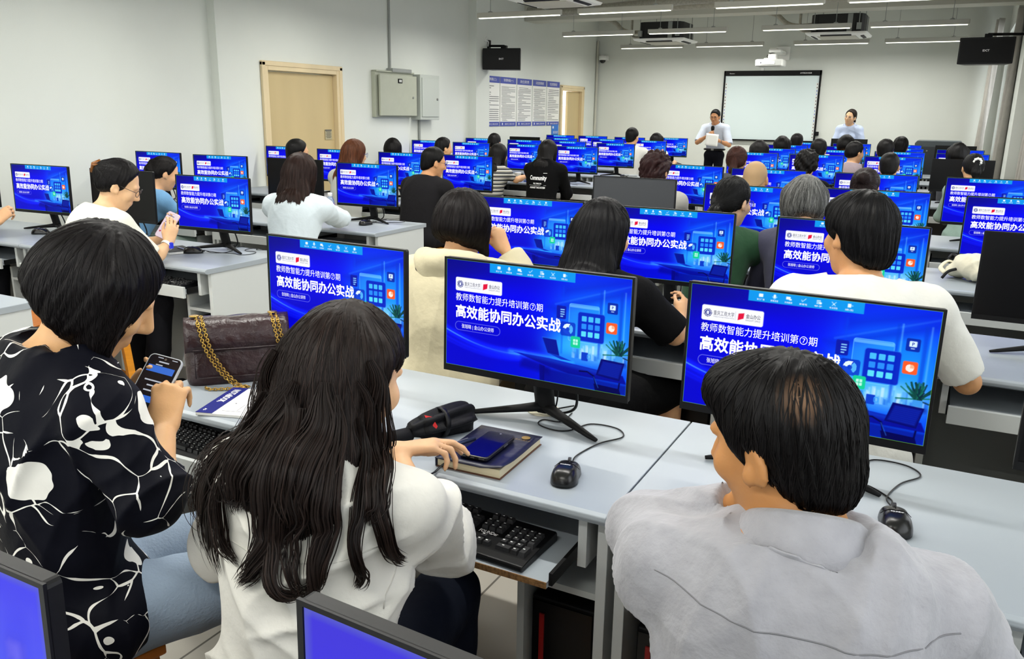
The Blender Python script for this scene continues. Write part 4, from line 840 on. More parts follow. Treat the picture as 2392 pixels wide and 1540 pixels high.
def ik(S, Wt, l1, l2, pole):
    S, Wt = np.asarray(S, float), np.asarray(Wt, float); d = Wt - S; L = np.linalg.norm(d)
    if L > (l1 + l2) * 0.985: Wt = S + d / L * (l1 + l2) * 0.985; d = Wt - S; L = np.linalg.norm(d)
    a = (l1 * l1 - l2 * l2 + L * L) / (2 * L); h = math.sqrt(max(l1 * l1 - a * a, 0)); u = d / L; p = np.asarray(pole, float); p = nv(p - u * (p @ u))
    return S + u * a + p * h, Wt

# ------------------------------------------------------------------ a person
PEOPLE = {}
def person(label, C, yaw=0, vol=0.0, earside=0, whorl=None, lean=14, hyaw=0, hpitch=8, hroll=0, sex='f', size=1.0, res=0.011, skinc=(222, 172, 128), hair=None, hairc=(14, 12, 12), top=None, bottom=None, handL=None, handR=None,
           sleeve=0.55, topcol=(230, 230, 225), pantscol=(40, 42, 48), seat=0.45, standing=False, poleL=None, poleR=None, curlL=None, curlR=None, hnL=None, hnR=None, hdL=None, hdR=None, collar=None, glasses=None, neckcut=0.028, hem=None, wide=1.0,
           sleeve_puff=1.0, strands=0, sw=0.0009, hres=None, foldamp=0.004, face=False, legs=True, thumbR=None, thumbL=None, group=None, thigh=None, kneew=0.1, skirt=False, segR=None, segL=None, hoody=False, hairseed=1, cuff=False, elbR=None, elbL=None, tuck=False, cropz=None, shoe=(30, 30, 32), necktilt=0.0, sres=None, shoulder_up=0.0, neckfwd=0.0):
    C = V3(*C); y = math.radians(yaw); fw = V3(-math.sin(y), math.cos(y), 0); rt = V3(math.cos(y), math.sin(y), 0); up = V3(0, 0, 1)
    hy = y + math.radians(hyaw); hp = math.radians(hpitch); hr = math.radians(hroll)
    Rz = np.array(Matrix.Rotation(hy, 3, 'Z')); Rx = np.array(Matrix.Rotation(-hp, 3, 'X')); Ry = np.array(Matrix.Rotation(hr, 3, 'Y')); Rh = Rz @ Rx @ Ry
    H = lambda a, b, c: C + Rh @ (V3(a, b, c) * size)
    la = math.radians(lean); male = sex == 'm'; s = size
    S0 = H(0, -0.025, -0.075); N = S0 - up * 0.08 * s - fw * (0.02 + 0.04 * math.sin(la) + neckfwd) * s
    if standing: hipz = N[2] - 0.52 * s
    else: hipz = seat + 0.075
    T = max(0.30, N[2] - hipz); Hp = N - up * T - fw * math.tan(la) * T * 0.8
    tdir = nv(N - Hp); pt = lambda t: Hp + (N - Hp) * t + fw * 0.03 * math.sin(t * PI) * -1 * s
    shw = (0.175 if male else 0.152) * s * wide; SH = {q: N + rt * q * shw - up * (0.055 - shoulder_up) * s + fw * 0.005 for q in (-1, 1)}
    l1, l2 = 0.275 * s, 0.25 * s
    arms = {}
    for q, hd, pole, elb in ((-1, handL, poleL, elbL), (1, handR, poleR, elbR)):
        if hd is None: hd = C + fw * 0.26 * s + rt * q * 0.1 - up * (C[2] - 0.60)
        hd = V3(*hd)
        if elb is not None: E = V3(*elb); Wt = hd
        else: E, Wt = ik(SH[q], hd, l1, l2, pole if pole is not None else (rt * q * 0.8 - up * 1.0 - fw * 0.35))
        arms[q] = (SH[q], E, Wt)
    lo = np.min([C - 0.2, Hp - 0.25] + [np.min(np.array(a), 0) - 0.24 for a in arms.values()], 0); hi = np.max([C + 0.2, Hp + 0.25, N + 0.22] + [np.max(np.array(a), 0) + 0.24 for a in arms.values()], 0)
    if legs is True:
        if standing:
            K = {q: Hp + rt * q * 0.1 + fw * 0.02 - up * (Hp[2] - 0.47 * s) for q in (-1, 1)}; A = {q: V3(K[q][0], K[q][1], 0.09) - fw * 0.02 + rt * q * 0.02 for q in (-1, 1)}
        else:
            th = thigh or {}
            K = {q: Hp + fw * 0.40 * s + rt * q * kneew * s + up * 0.0 for q in (-1, 1)}
            for q in th: K[q] = V3(*th[q])
            A = {q: V3(K[q][0], K[q][1], 0.09) - fw * 0.06 + rt * q * 0.01 for q in (-1, 1)}
        lo = np.minimum(lo, np.min([K[-1], K[1], A[-1], A[1]], 0) - 0.2); hi = np.maximum(hi, np.max([K[-1], K[1]], 0) + 0.2); lo[2] = 0.0
    else: lo[2] = max(lo[2], Hp[2] - 0.2)
    if cropz is not None: lo[2] = max(lo[2], cropz)
    root = thing('person', label, 'person', (Hp[0], Hp[1], 0.0), 0, group); rl = np.array((Hp[0], Hp[1], 0.0)); fin = lambda V: V - rl
    female = not male
    def torso(f, off, k=0.05):
        kw = dict(k=k, off=off); w = wide * s
        R = np.stack([rt, np.cross(tdir, rt), tdir], 1)
        f.ell(pt(0.02) - up * 0.0, (0.172 * w, 0.125 * s, 0.12 * s), R, **kw); f.ell(pt(0.36), ((0.148 if male else 0.132) * w, 0.10 * s, 0.17 * s), R, **kw)
        f.ell(pt(0.70), ((0.168 if male else 0.15) * w, 0.112 * s, 0.19 * s), R, **kw); f.ell(pt(0.86) - fw * 0.01, ((0.15 if male else 0.132) * w, 0.092 * s, 0.11 * s), R, **kw)
        if female: 
            for q in (-1, 1): f.ell(pt(0.66) + fw * 0.085 * s + rt * q * 0.065 * s, (0.062 * s, 0.055 * s, 0.06 * s), None, k=0.04, off=off)
        f.cone(SH[-1] - fw * 0.005, SH[1] - fw * 0.005, 0.05 * s, 0.05 * s, 0.05, off=off)
        for q in (-1, 1): f.cone(N - up * 0.010 * s - fw * 0.012, SH[q] + up * 0.004 * s, 0.044 * s, 0.045 * s, 0.05, off=off)
    rm = 0.8 * res
    # ---- body
    f = Field(lo, hi, res); torso(f, -0.012)
    f.cone(N - up * 0.03, S0 + Rh @ V3(0, 0.0, 0.02) * s, (0.058 if male else 0.05) * s, (0.054 if male else 0.046) * s, 0.04)
    bald = hair == 'shaved'
    f.ell(H(0, -0.014, 0.032), (0.076 * s, 0.094 * s, 0.088 * s), Rh, 0.03); f.ell(H(0, 0.028, -0.032), (0.062 * s, 0.062 * s, 0.082 * s), Rh, 0.03)
    f.cone(H(0, 0.005, -0.055), H(0, 0.056, -0.096), 0.052 * s, 0.026 * s, 0.03, flat=(Rh[:, 0], 1.12)); 
    for q in (-1, 1):
        f.ell(H(q * 0.040, 0.066, -0.022), (0.024 * s, 0.02 * s, 0.024 * s), Rh, 0.02)
        f.ell(H(q * 0.080, -0.004, -0.008), (0.009 * s, 0.02 * s, 0.034 * s), Rh @ np.array(Matrix.Rotation(q * 0.45, 3, 'Z')) @ np.array(Matrix.Rotation(-0.18, 3, 'X')), 0.008)
        f.ell(H(q * 0.081, 0.012, -0.026), (0.007 * s, 0.01 * s, 0.016 * s), Rh, 0.008)
        if res < 0.008: f.ell(H(q * 0.091, 0.003, -0.006), (0.006 * s, 0.0115 * s, 0.02 * s), Rh @ np.array(Matrix.Rotation(q * 0.45, 3, 'Z')), 0.005, 's'); f.ell(H(q * 0.085, 0.008, -0.022), (0.006 * s, 0.007 * s, 0.012 * s), Rh, 0.005)
    f.cone(H(0, 0.088, 0.012), H(0, 0.106, -0.026), max(0.008 * s, rm * 0.7), max(0.0125 * s, rm * 0.8), 0.012); f.ell(H(0, 0.093, -0.032), (0.018 * s, 0.012 * s, 0.009 * s), Rh, 0.01)
    if res < 0.0125:
        for q in (-1, 1): f.ell(H(q * 0.032, 0.094, 0.010), (0.016 * s, 0.014 * s, 0.010 * s), Rh, 0.012, 's')
        f.cone(H(-0.035, 0.079, 0.027), H(0.035, 0.079, 0.027), 0.010 * s, 0.010 * s, 0.012)
        f.cone(H(-0.016, 0.0855, -0.060), H(0.016, 0.0855, -0.060), 0.0068 * s, 0.0068 * s, 0.006); f.cone(H(-0.012, 0.0845, -0.070), H(0.012, 0.0845, -0.070), 0.0075 * s, 0.0075 * s, 0.006)
    ar = (0.046, 0.036, 0.034, 0.024) if male else (0.040, 0.033, 0.031, 0.021)
    tips = {}
    for q, (S, E, Wt) in arms.items():
        f.cone(S, E, ar[0] * s, ar[1] * s, 0.03); f.cone(E, E + (Wt - E) * 0.35, (ar[1] + 0.001) * s, (ar[2] + 0.004) * s, 0.02); f.cone(E + (Wt - E) * 0.35, Wt, (ar[2] + 0.004) * s, ar[3] * s, 0.02, flat=None)
        d = hdR if q > 0 else hdL; n = hnR if q > 0 else hnL; cu = curlR if q > 0 else curlL; tb = thumbR if q > 0 else thumbL; sg = segR if q > 0 else segL
        d = nv(Wt - E) if d is None else d; n = up + rt * q * 0.4 if n is None else n
        tips[q] = hand(f, Wt, d, n, q, cu or (0.35, 0.4, 0.45, 0.5), tb or (0.5, 0.4), s * (1.0 if male else 0.93), rmin=rm, seg_curl=sg)
    if legs is True:
        for q in (-1, 1):
            hj = Hp + rt * q * 0.088 * s - up * 0.005
            f.cone(hj, K[q], 0.078 * s, 0.056 * s, 0.03); f.cone(K[q], K[q] + (A[q] - K[q]) * 0.35, 0.054 * s, 0.052 * s, 0.02); f.cone(K[q] + (A[q] - K[q]) * 0.35, A[q], 0.052 * s, 0.036 * s, 0.02)
            f.cone(A[q] - up * 0.045 - fw * 0.02, A[q] - up * 0.055 + fw * 0.13, 0.034 * s, 0.028 * s, 0.03)
    V, Q = f.mesh(); ob = link('body', mesh_np('body', fin(V), Q, skin(skinc)), root)
    # ---- top
    rs = sres or max(res, 0.006); f = Field(lo, hi, rs); to = 0.012 if not hoody else 0.024
    torso(f, to)
    if not hoody: f.cone(N - up * 0.04, N + (S0 - N) * 0.7, (0.058 if male else 0.05) * s, (0.056 if male else 0.048) * s, 0.035, off=0.009)
    if hoody: f.cone(N - rt * 0.05 - fw * 0.05 + up * 0.02, N + rt * 0.05 - fw * 0.05 + up * 0.02, 0.058, 0.058, 0.04); f.cone(N - fw * 0.07 - up * 0.02, N - fw * 0.075 - up * 0.12, 0.06, 0.035, 0.04)
    for q, (S, E, Wt) in arms.items():
        so = (0.014 if not hoody else 0.022) * sleeve_puff; k1 = min(sleeve, 1.0)
        if sleeve > 0: f.cone(S, S + (E - S) * (k1 if k1 < 1 else 1), ar[0] * s + so, (ar[0] + (ar[1] - ar[0]) * k1) * s + so * (1.1 if k1 < 1 else 1), 0.03, cut=1.0 if k1 < 1 else None)
        if sleeve > 1: k2 = sleeve - 1; f.cone(E, E + (Wt - E) * k2, ar[1] * s + so, (ar[1] + (ar[3] - ar[1]) * k2 * 0.8) * s + so * 1.0, 0.03, cut=1.0)
    if not hoody: f.plane(N + up * neckcut + fw * 0.0, nv(up * 1.0 + fw * (0.4 + necktilt)), 0.006, N - 0.09 - up * 0.1, N + 0.09 + up * 0.2)
    hm = hem if hem is not None else (Hp[2] - 0.06)
    f.plane(V3(0, 0, hm), (0, 0, -1), 0.01)
    V, Q = f.mesh()
    if foldamp: V = folds(V, Q, foldamp, hairseed + 3)
    tm = top or cloth(topcol, 'shirt_cloth'); link('shirt', mesh_np('shirt', fin(V), Q, tm), root)
    if collar: make_collar(root, rl, N, nv(S0 - N), fw, rt, s, collar if not isinstance(collar, bool) else tm, male)
    # ---- trousers or skirt
    if legs is True:
        f = Field(lo, hi, max(res, 0.009)); w = wide * s; Rr = np.stack([rt, np.cross(tdir, rt), tdir], 1)
        f.ell(pt(0.02), (0.172 * w, 0.124 * s, 0.12 * s), Rr, 0.04, off=0.0)
        for q in (-1, 1):
            hj = Hp + rt * q * 0.088 * s - up * 0.005; o = 0.012
            f.cone(hj, K[q], 0.078 * s + o, 0.056 * s + o, 0.03 if not skirt else 0.12)
            if not skirt: f.cone(K[q], A[q] - up * 0.02, 0.056 * s + o, 0.042 * s + o * 1.6, 0.02, cut=1.0)
        if skirt and not standing: f.cone(Hp + fw * 0.1, (K[-1] + K[1]) / 2 - fw * 0.02, 0.11, 0.09, 0.08, flat=(rt, 1.5)); f.plane(V3(0, 0, 0.33), (0, 0, -1), 0.01)
        f.plane(V3(0, 0, Hp[2] + 0.1 * s), (0, 0, 1), 0.01); V, Q = f.mesh(); V = folds(V, Q, 0.003, hairseed + 9)
        pm = bottom or cloth(pantscol, 'trouser_cloth'); link('skirt' if skirt else 'trousers', mesh_np('trousers', fin(V), Q, pm), root)
        for q in (-1, 1):
            mb = Field(A[q] - 0.2, A[q] + 0.24, 0.011); mb.cone(A[q] - up * 0.048 - fw * 0.03, A[q] - up * 0.054 + fw * 0.14, 0.042 * s, 0.034 * s, 0.03); mb.cone(A[q] - fw * 0.01, A[q] - up * 0.05 - fw * 0.02, 0.042 * s, 0.04 * s, 0.02); mb.plane(V3(0, 0, 0.006), (0, 0, -1), 0.004)
            V, Q = mb.mesh(); link('shoe', mesh_np('shoe', fin(V), Q, cloth(shoe, 'shoe', rough=0.5)), root)
    P = dict(vol=vol, earside=earside, whorl=whorl, root=root, C=C, Rh=Rh, H=H, N=N, Hp=Hp, fw=fw, rt=rt, s=s, arms=arms, tips=tips, rl=rl, pt=pt, S0=S0, SH=SH)
    if hair: make_hair(P, hair, hairc, hres or max(res * 0.8, 0.006), strands, sw, hairseed)
    if glasses: make_glasses(P, glasses)
    if face: make_face(P)
    return P
def make_collar(root, rl, N, ax, fw, rt, s, m, male, open_front=0.5):
    r0 = (0.072 if male else 0.064) * s; V = []; n = 40; a0 = open_front * 0.5; up = nv(ax); f0 = nv(fw - up * (fw @ up)); r_ = np.cross(f0, up); B = N + up * 0.004
    prof = [(0.006, -0.02), (0.002, 0.01), (0.0, 0.03), (0.005, 0.037), (0.013, 0.031), (0.022, 0.004), (0.036, -0.034)]
    for i in range(n + 1):
        t = i / n; a = PI / 2 + a0 + (2 * PI - 2 * a0) * t; fr = abs(t - 0.5) * 2
        for j, (dr, dz) in enumerate(prof):
            rr = r0 + dr * s + 0.012 * (math.sin(a) < -0.2) * 0; drop = 0.022 * fr ** 2.5; ex = (0.022 * fr ** 6 if j >= 5 else 0)
            V.append(B + (math.cos(a) * r_ * rr + math.sin(a) * f0 * rr * 1.05) + up * ((dz + 0.012) * s - drop - ex) - up * 0.01 * math.sin(a) - rl)
    k = len(prof); Fc = [(i * k + j, i * k + j + 1, (i + 1) * k + j + 1, (i + 1) * k + j) for i in range(n) for j in range(k - 1)]
    o = MB().add(V, Fc).build('collar', m, root, smooth=True); q = o.modifiers.new('solid', 'SOLIDIFY'); q.thickness = 0.0025; return o
def make_glasses(P, col):
    H, rl = P['H'], P['rl']; mb = MB()
    for q in (-1, 1):
        mb.tube([H(q * 0.034 + 0.024 * math.cos(a), 0.104 - 0.01 * abs(math.cos(a)) * (1 if q * math.cos(a) > 0 else 0), 0.006 + 0.019 * math.sin(a)) - rl for a in np.linspace(0, 2 * PI, 21)], 0.0016, 6)
        mb.tube([H(q * 0.058, 0.095, 0.01) - rl, H(q * 0.078, 0.06, 0.012) - rl, H(q * 0.083, 0.0, 0.012) - rl, H(q * 0.083, -0.018, -0.008) - rl], 0.0016, 6)
    mb.tube([H(-0.01, 0.105, 0.01) - rl, H(0, 0.108, 0.013) - rl, H(0.01, 0.105, 0.01) - rl], 0.0014, 6); mb.build('glasses', mat('spectacle_frame', col, 0.3), P['root'], smooth=True)
def make_face(P):
    H, rl, s, Rh = P['H'], P['rl'], P['s'], P['Rh']
    for q in (-1, 1):
        f = Field(H(q * 0.032, 0.08, 0.008) - 0.03, H(q * 0.032, 0.08, 0.008) + 0.03, 0.002); f.ell(H(q * 0.032, 0.0765, 0.009), (0.0165 * s, 0.0135 * s, 0.0065 * s), Rh, 0.003); V, Q = f.mesh(); e = link('eye', mesh_np('eye', V - rl, Q, mat('eye_white', (120, 105, 95), 0.3)), P['root'])
        f = Field(H(q * 0.032, 0.08, 0.008) - 0.03, H(q * 0.032, 0.08, 0.008) + 0.03, 0.0018); f.ell(H(q * 0.031, 0.086, 0.008), (0.0075 * s, 0.006 * s, 0.0065 * s), Rh, 0.003); V, Q = f.mesh(); link('iris', mesh_np('iris', V - rl, Q, M['gloss']), e)
        MB().tube([H(q * (0.016 + 0.011 * k), 0.0925 - 0.003 * k * k * 0.5, 0.028 + 0.0025 * (1.5 - abs(k - 1.5))) - rl for k in range(4)], [0.0028, 0.0036, 0.003, 0.0015], 8, flat=(tuple(Rh[:, 2]), 1.0)).build('eyebrow', mat('eyebrow', (40, 30, 24), 0.8), P['root'], smooth=True)
    MB().tube([H(x, 0.0925 - 12 * x * x, -0.065) - rl for x in np.linspace(-0.022, 0.022, 9)], [0.0012] + [0.003] * 7 + [0.0012], 8).build('lips', mat('lips', (160, 95, 84), 0.45), P['root'], smooth=True)

# ------------------------------------------------------------------ hair
def make_hair(P, style, col, res, strands, sw, seed):
    H, C, Rh, s, N, fw, rt, pt, Hp = (P[k] for k in ('H', 'C', 'Rh', 's', 'N', 'fw', 'rt', 'pt', 'Hp')); up = V3(0, 0, 1)
    L = 0.0
    if style[:4] == 'long': L = float(style[4:] or 0.35)
    lo = C - 0.24 - V3(0, 0, max(L, 0.12)); hi = C + 0.22; f = Field(lo, hi, res); W3 = lambda v: Rh @ (V3(*v))
    base = dict(k=0.02)
    t = {'shaved': 0.0025, 'claw': 0.016, 'short': 0.013, 'crop': 0.009, 'curly': 0.026, 'tight': 0.010, 'bun': 0.010, 'pony': 0.010, 'ponylow': 0.010}.get(style.split(':')[0], 0.014) + P.get('vol', 0)
    f.ell(H(0, -0.014, 0.032), (0.076 * s + t, 0.094 * s + t, 0.088 * s + t), Rh, **base)
    st = style.split(':')[0]
    if st in ('short', 'crop', 'shaved'):
        f.ell(H(0, -0.048, -0.030), (0.060 * s + t, 0.050 * s + t, 0.070 * s + t * 0.8), Rh, **base)
        f.plane(H(0, 0.032 if st == 'short' else 0.022, 0), W3((0, 1, -0.62 if st == 'short' else -0.52)), 0.012); f.plane(H(0, -0.06, {'short': -0.086, 'crop': -0.07}.get(st, -0.035)), W3((0, 0.75, -1)), 0.012)
        for q in (-1, 1): f.ell(H(q * 0.092, 0.008, -0.018), (0.022, 0.026, 0.036), Rh, 0.008, 's')
        if st == 'short': f.ell(H(0, 0.03, 0.085), (0.07 * s, 0.075 * s, 0.04 * s), Rh, 0.02); f.plane(H(0, 0.090, 0.06), W3((0, 1, 0.1)), 0.012)
    elif st == 'curly':
        f.ell(H(0, -0.05, -0.02), (0.09 * s, 0.075 * s, 0.07 * s), Rh, **base); f.plane(H(0, 0.05, 0), W3((0, 1, -0.6)), 0.02); f.plane(H(0, -0.06, -0.075), W3((0, 0.2, -1)), 0.02)
    elif st == 'bob':
        f.ell(H(0, -0.028, -0.02), (0.100 * s, 0.105 * s, 0.10 * s), Rh, 0.04)
        for q in (-1, 1): f.cone(H(q * 0.078, 0.0, 0.04), H(q * 0.074, 0.05, -0.112), 0.032 * s, 0.022 * s, 0.04)
        f.ell(H(0, 0.105, -0.03), (0.05 * s, 0.08 * s, 0.10 * s), Rh, 0.02, 's'); f.plane(H(0, -0.05, -0.080), W3((0, -0.42, -1)), 0.02); f.ell(H(0, 0.02, -0.11), (0.06, 0.06, 0.06), Rh, 0.03, 's')
    elif st[:4] == 'long':
        f.ell(H(0, -0.03, -0.02), (0.096 * s, 0.100 * s, 0.10 * s), Rh, 0.03)
        for q in (-1, 1): f.cone(H(q * 0.074, -0.02, 0.04), H(q * 0.078, 0.0, -0.11), 0.034 * s, 0.022 * s, 0.04)
        a = H(0, -0.055, -0.03); b = N - fw * 0.085 * s - up * 0.03; n = 5; prev = a
        for k in range(1, n + 1):
            tt = k / n; q = b + (pt(0.75) - fw * 0.15 * s - b) * 0 + (-up * (L - 0.16) * max(0, tt - 0.35) / 0.65) - fw * (0.035 * math.sin(max(0, tt - 0.35) * 2.6)) if tt > 0.35 else a + (b - a) * tt / 0.35
            f.cone(prev, q, 0.098 * s - 0.01 * (tt > 0.8), (0.1 if tt < 0.8 else 0.085) * s, 0.02, flat=(fw, 0.36)); prev = q
        f.ell(H(0, 0.105, -0.02), (0.052 * s, 0.082 * s, 0.098 * s), Rh, 0.02, 's')
        if P.get('earside'): f.ell(H(P['earside'] * 0.085, 0.05, -0.035), (0.045, 0.05, 0.085), Rh, 0.02, 's')
    elif st in ('tight', 'bun', 'pony', 'ponylow', 'claw'):
        f.ell(H(0, -0.05, -0.015), (0.072 * s + t * 0.5, 0.056 * s + t, 0.06 * s), Rh, **base); f.plane(H(0, 0.032, 0), W3((0, 1, -0.3)), 0.012); f.plane(H(0, -0.05, -0.062), W3((0, 0.6, -1)), 0.012)
        for q in (-1, 1): f.ell(H(q * 0.092, 0.006, -0.02), (0.02, 0.026, 0.034), Rh, 0.006, 's')
        if st == 'bun': f.ell(H(0.01, -0.105, 0.055), (0.042, 0.038, 0.04), Rh, 0.012)
        if st == 'claw': f.ell(H(0, -0.105, 0.03), (0.05, 0.035, 0.055), Rh, 0.02)
        if st in ('pony', 'ponylow'):
            z0 = 0.045 if st == 'pony' else -0.03; a = H(0, -0.11, z0); f.ell(a, (0.022, 0.022, 0.022), Rh, 0.015); ln = float(style.split(':')[1]) if ':' in style else 0.22
            b = a - fw * 0.035 - up * ln * 0.45; c = a - fw * 0.02 - up * ln; f.cone(a, b, 0.022, 0.034, 0.02, flat=(fw, 0.7)); f.cone(b, c, 0.034, 0.012, 0.02, flat=(fw, 0.7))
    if P.get('hairextra'): P['hairextra'](f)
    V, Q = f.mesh()
    if len(V) == 0: return
    crown = H(0.01, -0.045, 0.13); r = np.random.default_rng(seed); Nn = vnormals(V, Q)
    # grooves that run away from the crown
    rel = (V - crown) @ Rh; az = np.arctan2(rel[:, 0], -rel[:, 1]); g = np.zeros(len(V))
    for k in range(5): g += np.sin(az * r.integers(9, 46) + r.uniform(0, 6) + 2 * np.sin((V[:, 2]) * 22 + r.uniform(0, 6))) / 2.5
    amp = {'shaved': 0.0, 'curly': 0.002, 'short': 0.0022, 'crop': 0.001}.get(st, 0.0022)
    if st == 'curly':
        for k in range(6): kk = r.normal(size=3) * 90; g += np.sin(V @ kk + r.uniform(0, 6)) * 1.1
        amp = 0.0035
    V = V + Nn * (amp * g)[:, None]
    me = mesh_np('hair', V - P['rl'], Q, hairmat(col)); ca = me.color_attributes.new('Col', 'FLOAT_COLOR', 'POINT'); c0 = np.array(lin(*col)[:3]); cc = np.ones((len(me.vertices), 4), np.float32)
    nn = min(len(V), len(me.vertices)); cc[:, :3] = c0; cc[:nn, :3] = c0 * (1 + (0.0 if st == 'shaved' else 0.25) * np.sin(g[:nn] * 3))[:, None]
    if P.get('whorl'): wl = np.clip(1.15 - np.linalg.norm(V - H(*P['whorl'][0]), axis=1) / P['whorl'][1], 0, 1)[:nn, None] ** 1.3; cc[:nn, :3] = cc[:nn, :3] * (1 - 0.8 * wl) + np.array(lin(128, 98, 74)[:3]) * 0.8 * wl
    ca.data.foreach_set('color', cc.ravel()); ho = link('hair', me, P['root']); P['hair'] = ho; P['hairVQ'] = (V, Q)
    if strands: make_strands(P, V, Q, col, strands, sw, seed, crown, st, L)
def make_strands(P, V, Q, col, n, sw, seed, crown, st, L, steps=16, ds=0.012, name='hair_strands'):
    r = np.random.default_rng(seed + 50); bv = BVHTree.FromPolygons([tuple(v) for v in V], [tuple(q) for q in Q.tolist()]); Nn = vnormals(V, Q); Rh = P['Rh']
    up = V3(0, 0, 1); ids = r.integers(0, len(V), n); pos = V[ids].copy(); paths = [pos.copy()]; nrm = [Nn[ids].copy()]; lift = r.uniform(0.0002, 0.0018, n); wob = r.uniform(0, 6, n)
    P_ = pos; cn = Nn[ids]; jit = r.normal(size=(n, 3)) * 0.18
    for k in range(steps):
        d = P_ - crown; d /= np.linalg.norm(d, axis=1)[:, None] + 1e-6; h = np.clip((crown[2] - P_[:, 2]) / 0.12, 0, 1)[:, None]; d = d * (1 - 0.75 * h) - up * (0.15 + 1.1 * h) + jit
        if st in ('tight', 'pony', 'bun', 'claw', 'ponylow'): d = (P['H'](0, -0.12, 0.04 if st != 'ponylow' else -0.03) - P_) + jit * 0.02
        d -= cn * (d * cn).sum(1)[:, None]; d /= np.linalg.norm(d, axis=1)[:, None] + 1e-6; nx = P_ + d * ds; out = np.empty_like(nx); no = np.empty_like(nx)
        for i in range(n):
            a, b, _, _ = bv.find_nearest(Vector(nx[i])); out[i] = a; no[i] = b
        P_ = out; cn = no; paths.append(P_.copy()); nrm.append(no)
    pa = np.stack(paths, 1); nm = np.stack(nrm, 1)
    if P.get('whorl'): kp = (np.linalg.norm(pos - P['H'](*P['whorl'][0]), axis=1) > P['whorl'][1] * (0.35 + 0.5 * r.random(n))); pa, nm, lift, n = pa[kp], nm[kp], lift[kp], int(kp.sum())
    tt = np.linspace(0, 1, steps + 1)[None, :, None]
    pa = pa + nm * (lift[:, None, None] * (0.25 + np.sin(tt * PI) * 0.9 + tt * 0.5))
    ribbons(P, pa, nm, col, sw, r, name, P['hair'])
def ribbons(P, pa, nm, col, sw, r, name, parent, var=0.4, taper=True):
    n, m, _ = pa.shape; tg = np.gradient(pa, axis=1); tg /= np.linalg.norm(tg, axis=2)[..., None] + 1e-9; sd = np.cross(tg, nm); sd /= np.linalg.norm(sd, axis=2)[..., None] + 1e-9
    tt = np.linspace(0, 1, m)[None, :, None]; w = sw * r.uniform(0.5, 1.3, (n, 1, 1)) * (np.clip(np.minimum(tt * 6 + 0.3, (1 - tt) * 4 + 0.12), 0, 1) if taper else 1)
    Vv = np.stack([pa - sd * w, pa + nm * w * 0.7, pa + sd * w], 2).reshape(-1, 3); i = np.arange(n * m).reshape(n, m) * 3
    a, b = i[:, :-1].ravel(), i[:, 1:].ravel(); Fq = np.vstack([np.stack([a, a + 1, b + 1, b], -1), np.stack([a + 1, a + 2, b + 2, b + 1], -1)])
    me = mesh_np(name, Vv - P['rl'], Fq, hairmat(col)); ca = me.color_attributes.new('Col', 'FLOAT_COLOR', 'POINT'); c0 = np.array(lin(*col)[:3]); cc = np.ones((len(Vv), 4), np.float32); cc[:, :3] = c0 * np.repeat(np.minimum(r.lognormal(0, var if max(col) < 80 else 0.8, n), 3.2), m * 3)[:, None]; ca.data.foreach_set('color', cc.ravel())
    return link(name, me, parent)
# ------------------------------------------------------------------ stools
def stool_proto(m):
    t = thing('wooden_stool', '', 'stool'); w, d, hh = 0.36, 0.26, 0.445
    MB().box((0, 0, hh - 0.012), (w, d, 0.024)).build('seat', m, t, bev=0.005)
    for sx in (-1, 1):
        for sy in (-1, 1):
            a = Vector((sx * (w / 2 - 0.03), sy * (d / 2 - 0.03), hh - 0.024)); b = Vector((sx * (w / 2 - 0.005), sy * (d / 2 - 0.005), 0)); dv = (b - a)
            R = Vector((0, 0, 1)).rotation_difference(-dv.normalized()).to_matrix(); MB().box((a + b) / 2, (0.036, 0.036, dv.length), R).build('leg', m, t, bev=0.003)
    for sy in (-1, 1): MB().box((0, sy * (d / 2 - 0.026), hh - 0.055), (w - 0.08, 0.02, 0.045)).build('apron', m, t, bev=0.002); MB().box((0, sy * (d / 2 - 0.016), 0.2), (w - 0.06, 0.02, 0.035)).build('rail', m, t, bev=0.002)
    for sx in (-1, 1): MB().box((sx * (w / 2 - 0.026), 0, hh - 0.055), (0.02, d - 0.08, 0.045)).build('apron', m, t, bev=0.002); MB().box((sx * (w / 2 - 0.016), 0, 0.15), (0.02, d - 0.05, 0.035)).build('rail', m, t, bev=0.002)
    return t
ST = {}
def stool(x, y, rz, label, dark=False):
    if dark not in ST: o = ST[dark] = stool_proto(M['woodd'] if dark else M['wood']); o.location = (x, y, 0); o.rotation_euler = (0, 0, rz); o['label'] = label; o['group'] = 'wooden stools'; return o
    return dup(ST[dark], (x, y, 0), rz, label, 'wooden stools')
def seated(short, *a, dark=False, sdx=0, sdy=0, srot=None, **k):
    P = person(*a, **k); h = P['Hp'] + P['fw'] * 0.03; stool(h[0] + sdx, h[1] + sdy, math.radians(k.get('yaw', 0) if srot is None else srot), 'orange wooden stool under the ' + short, dark); return P
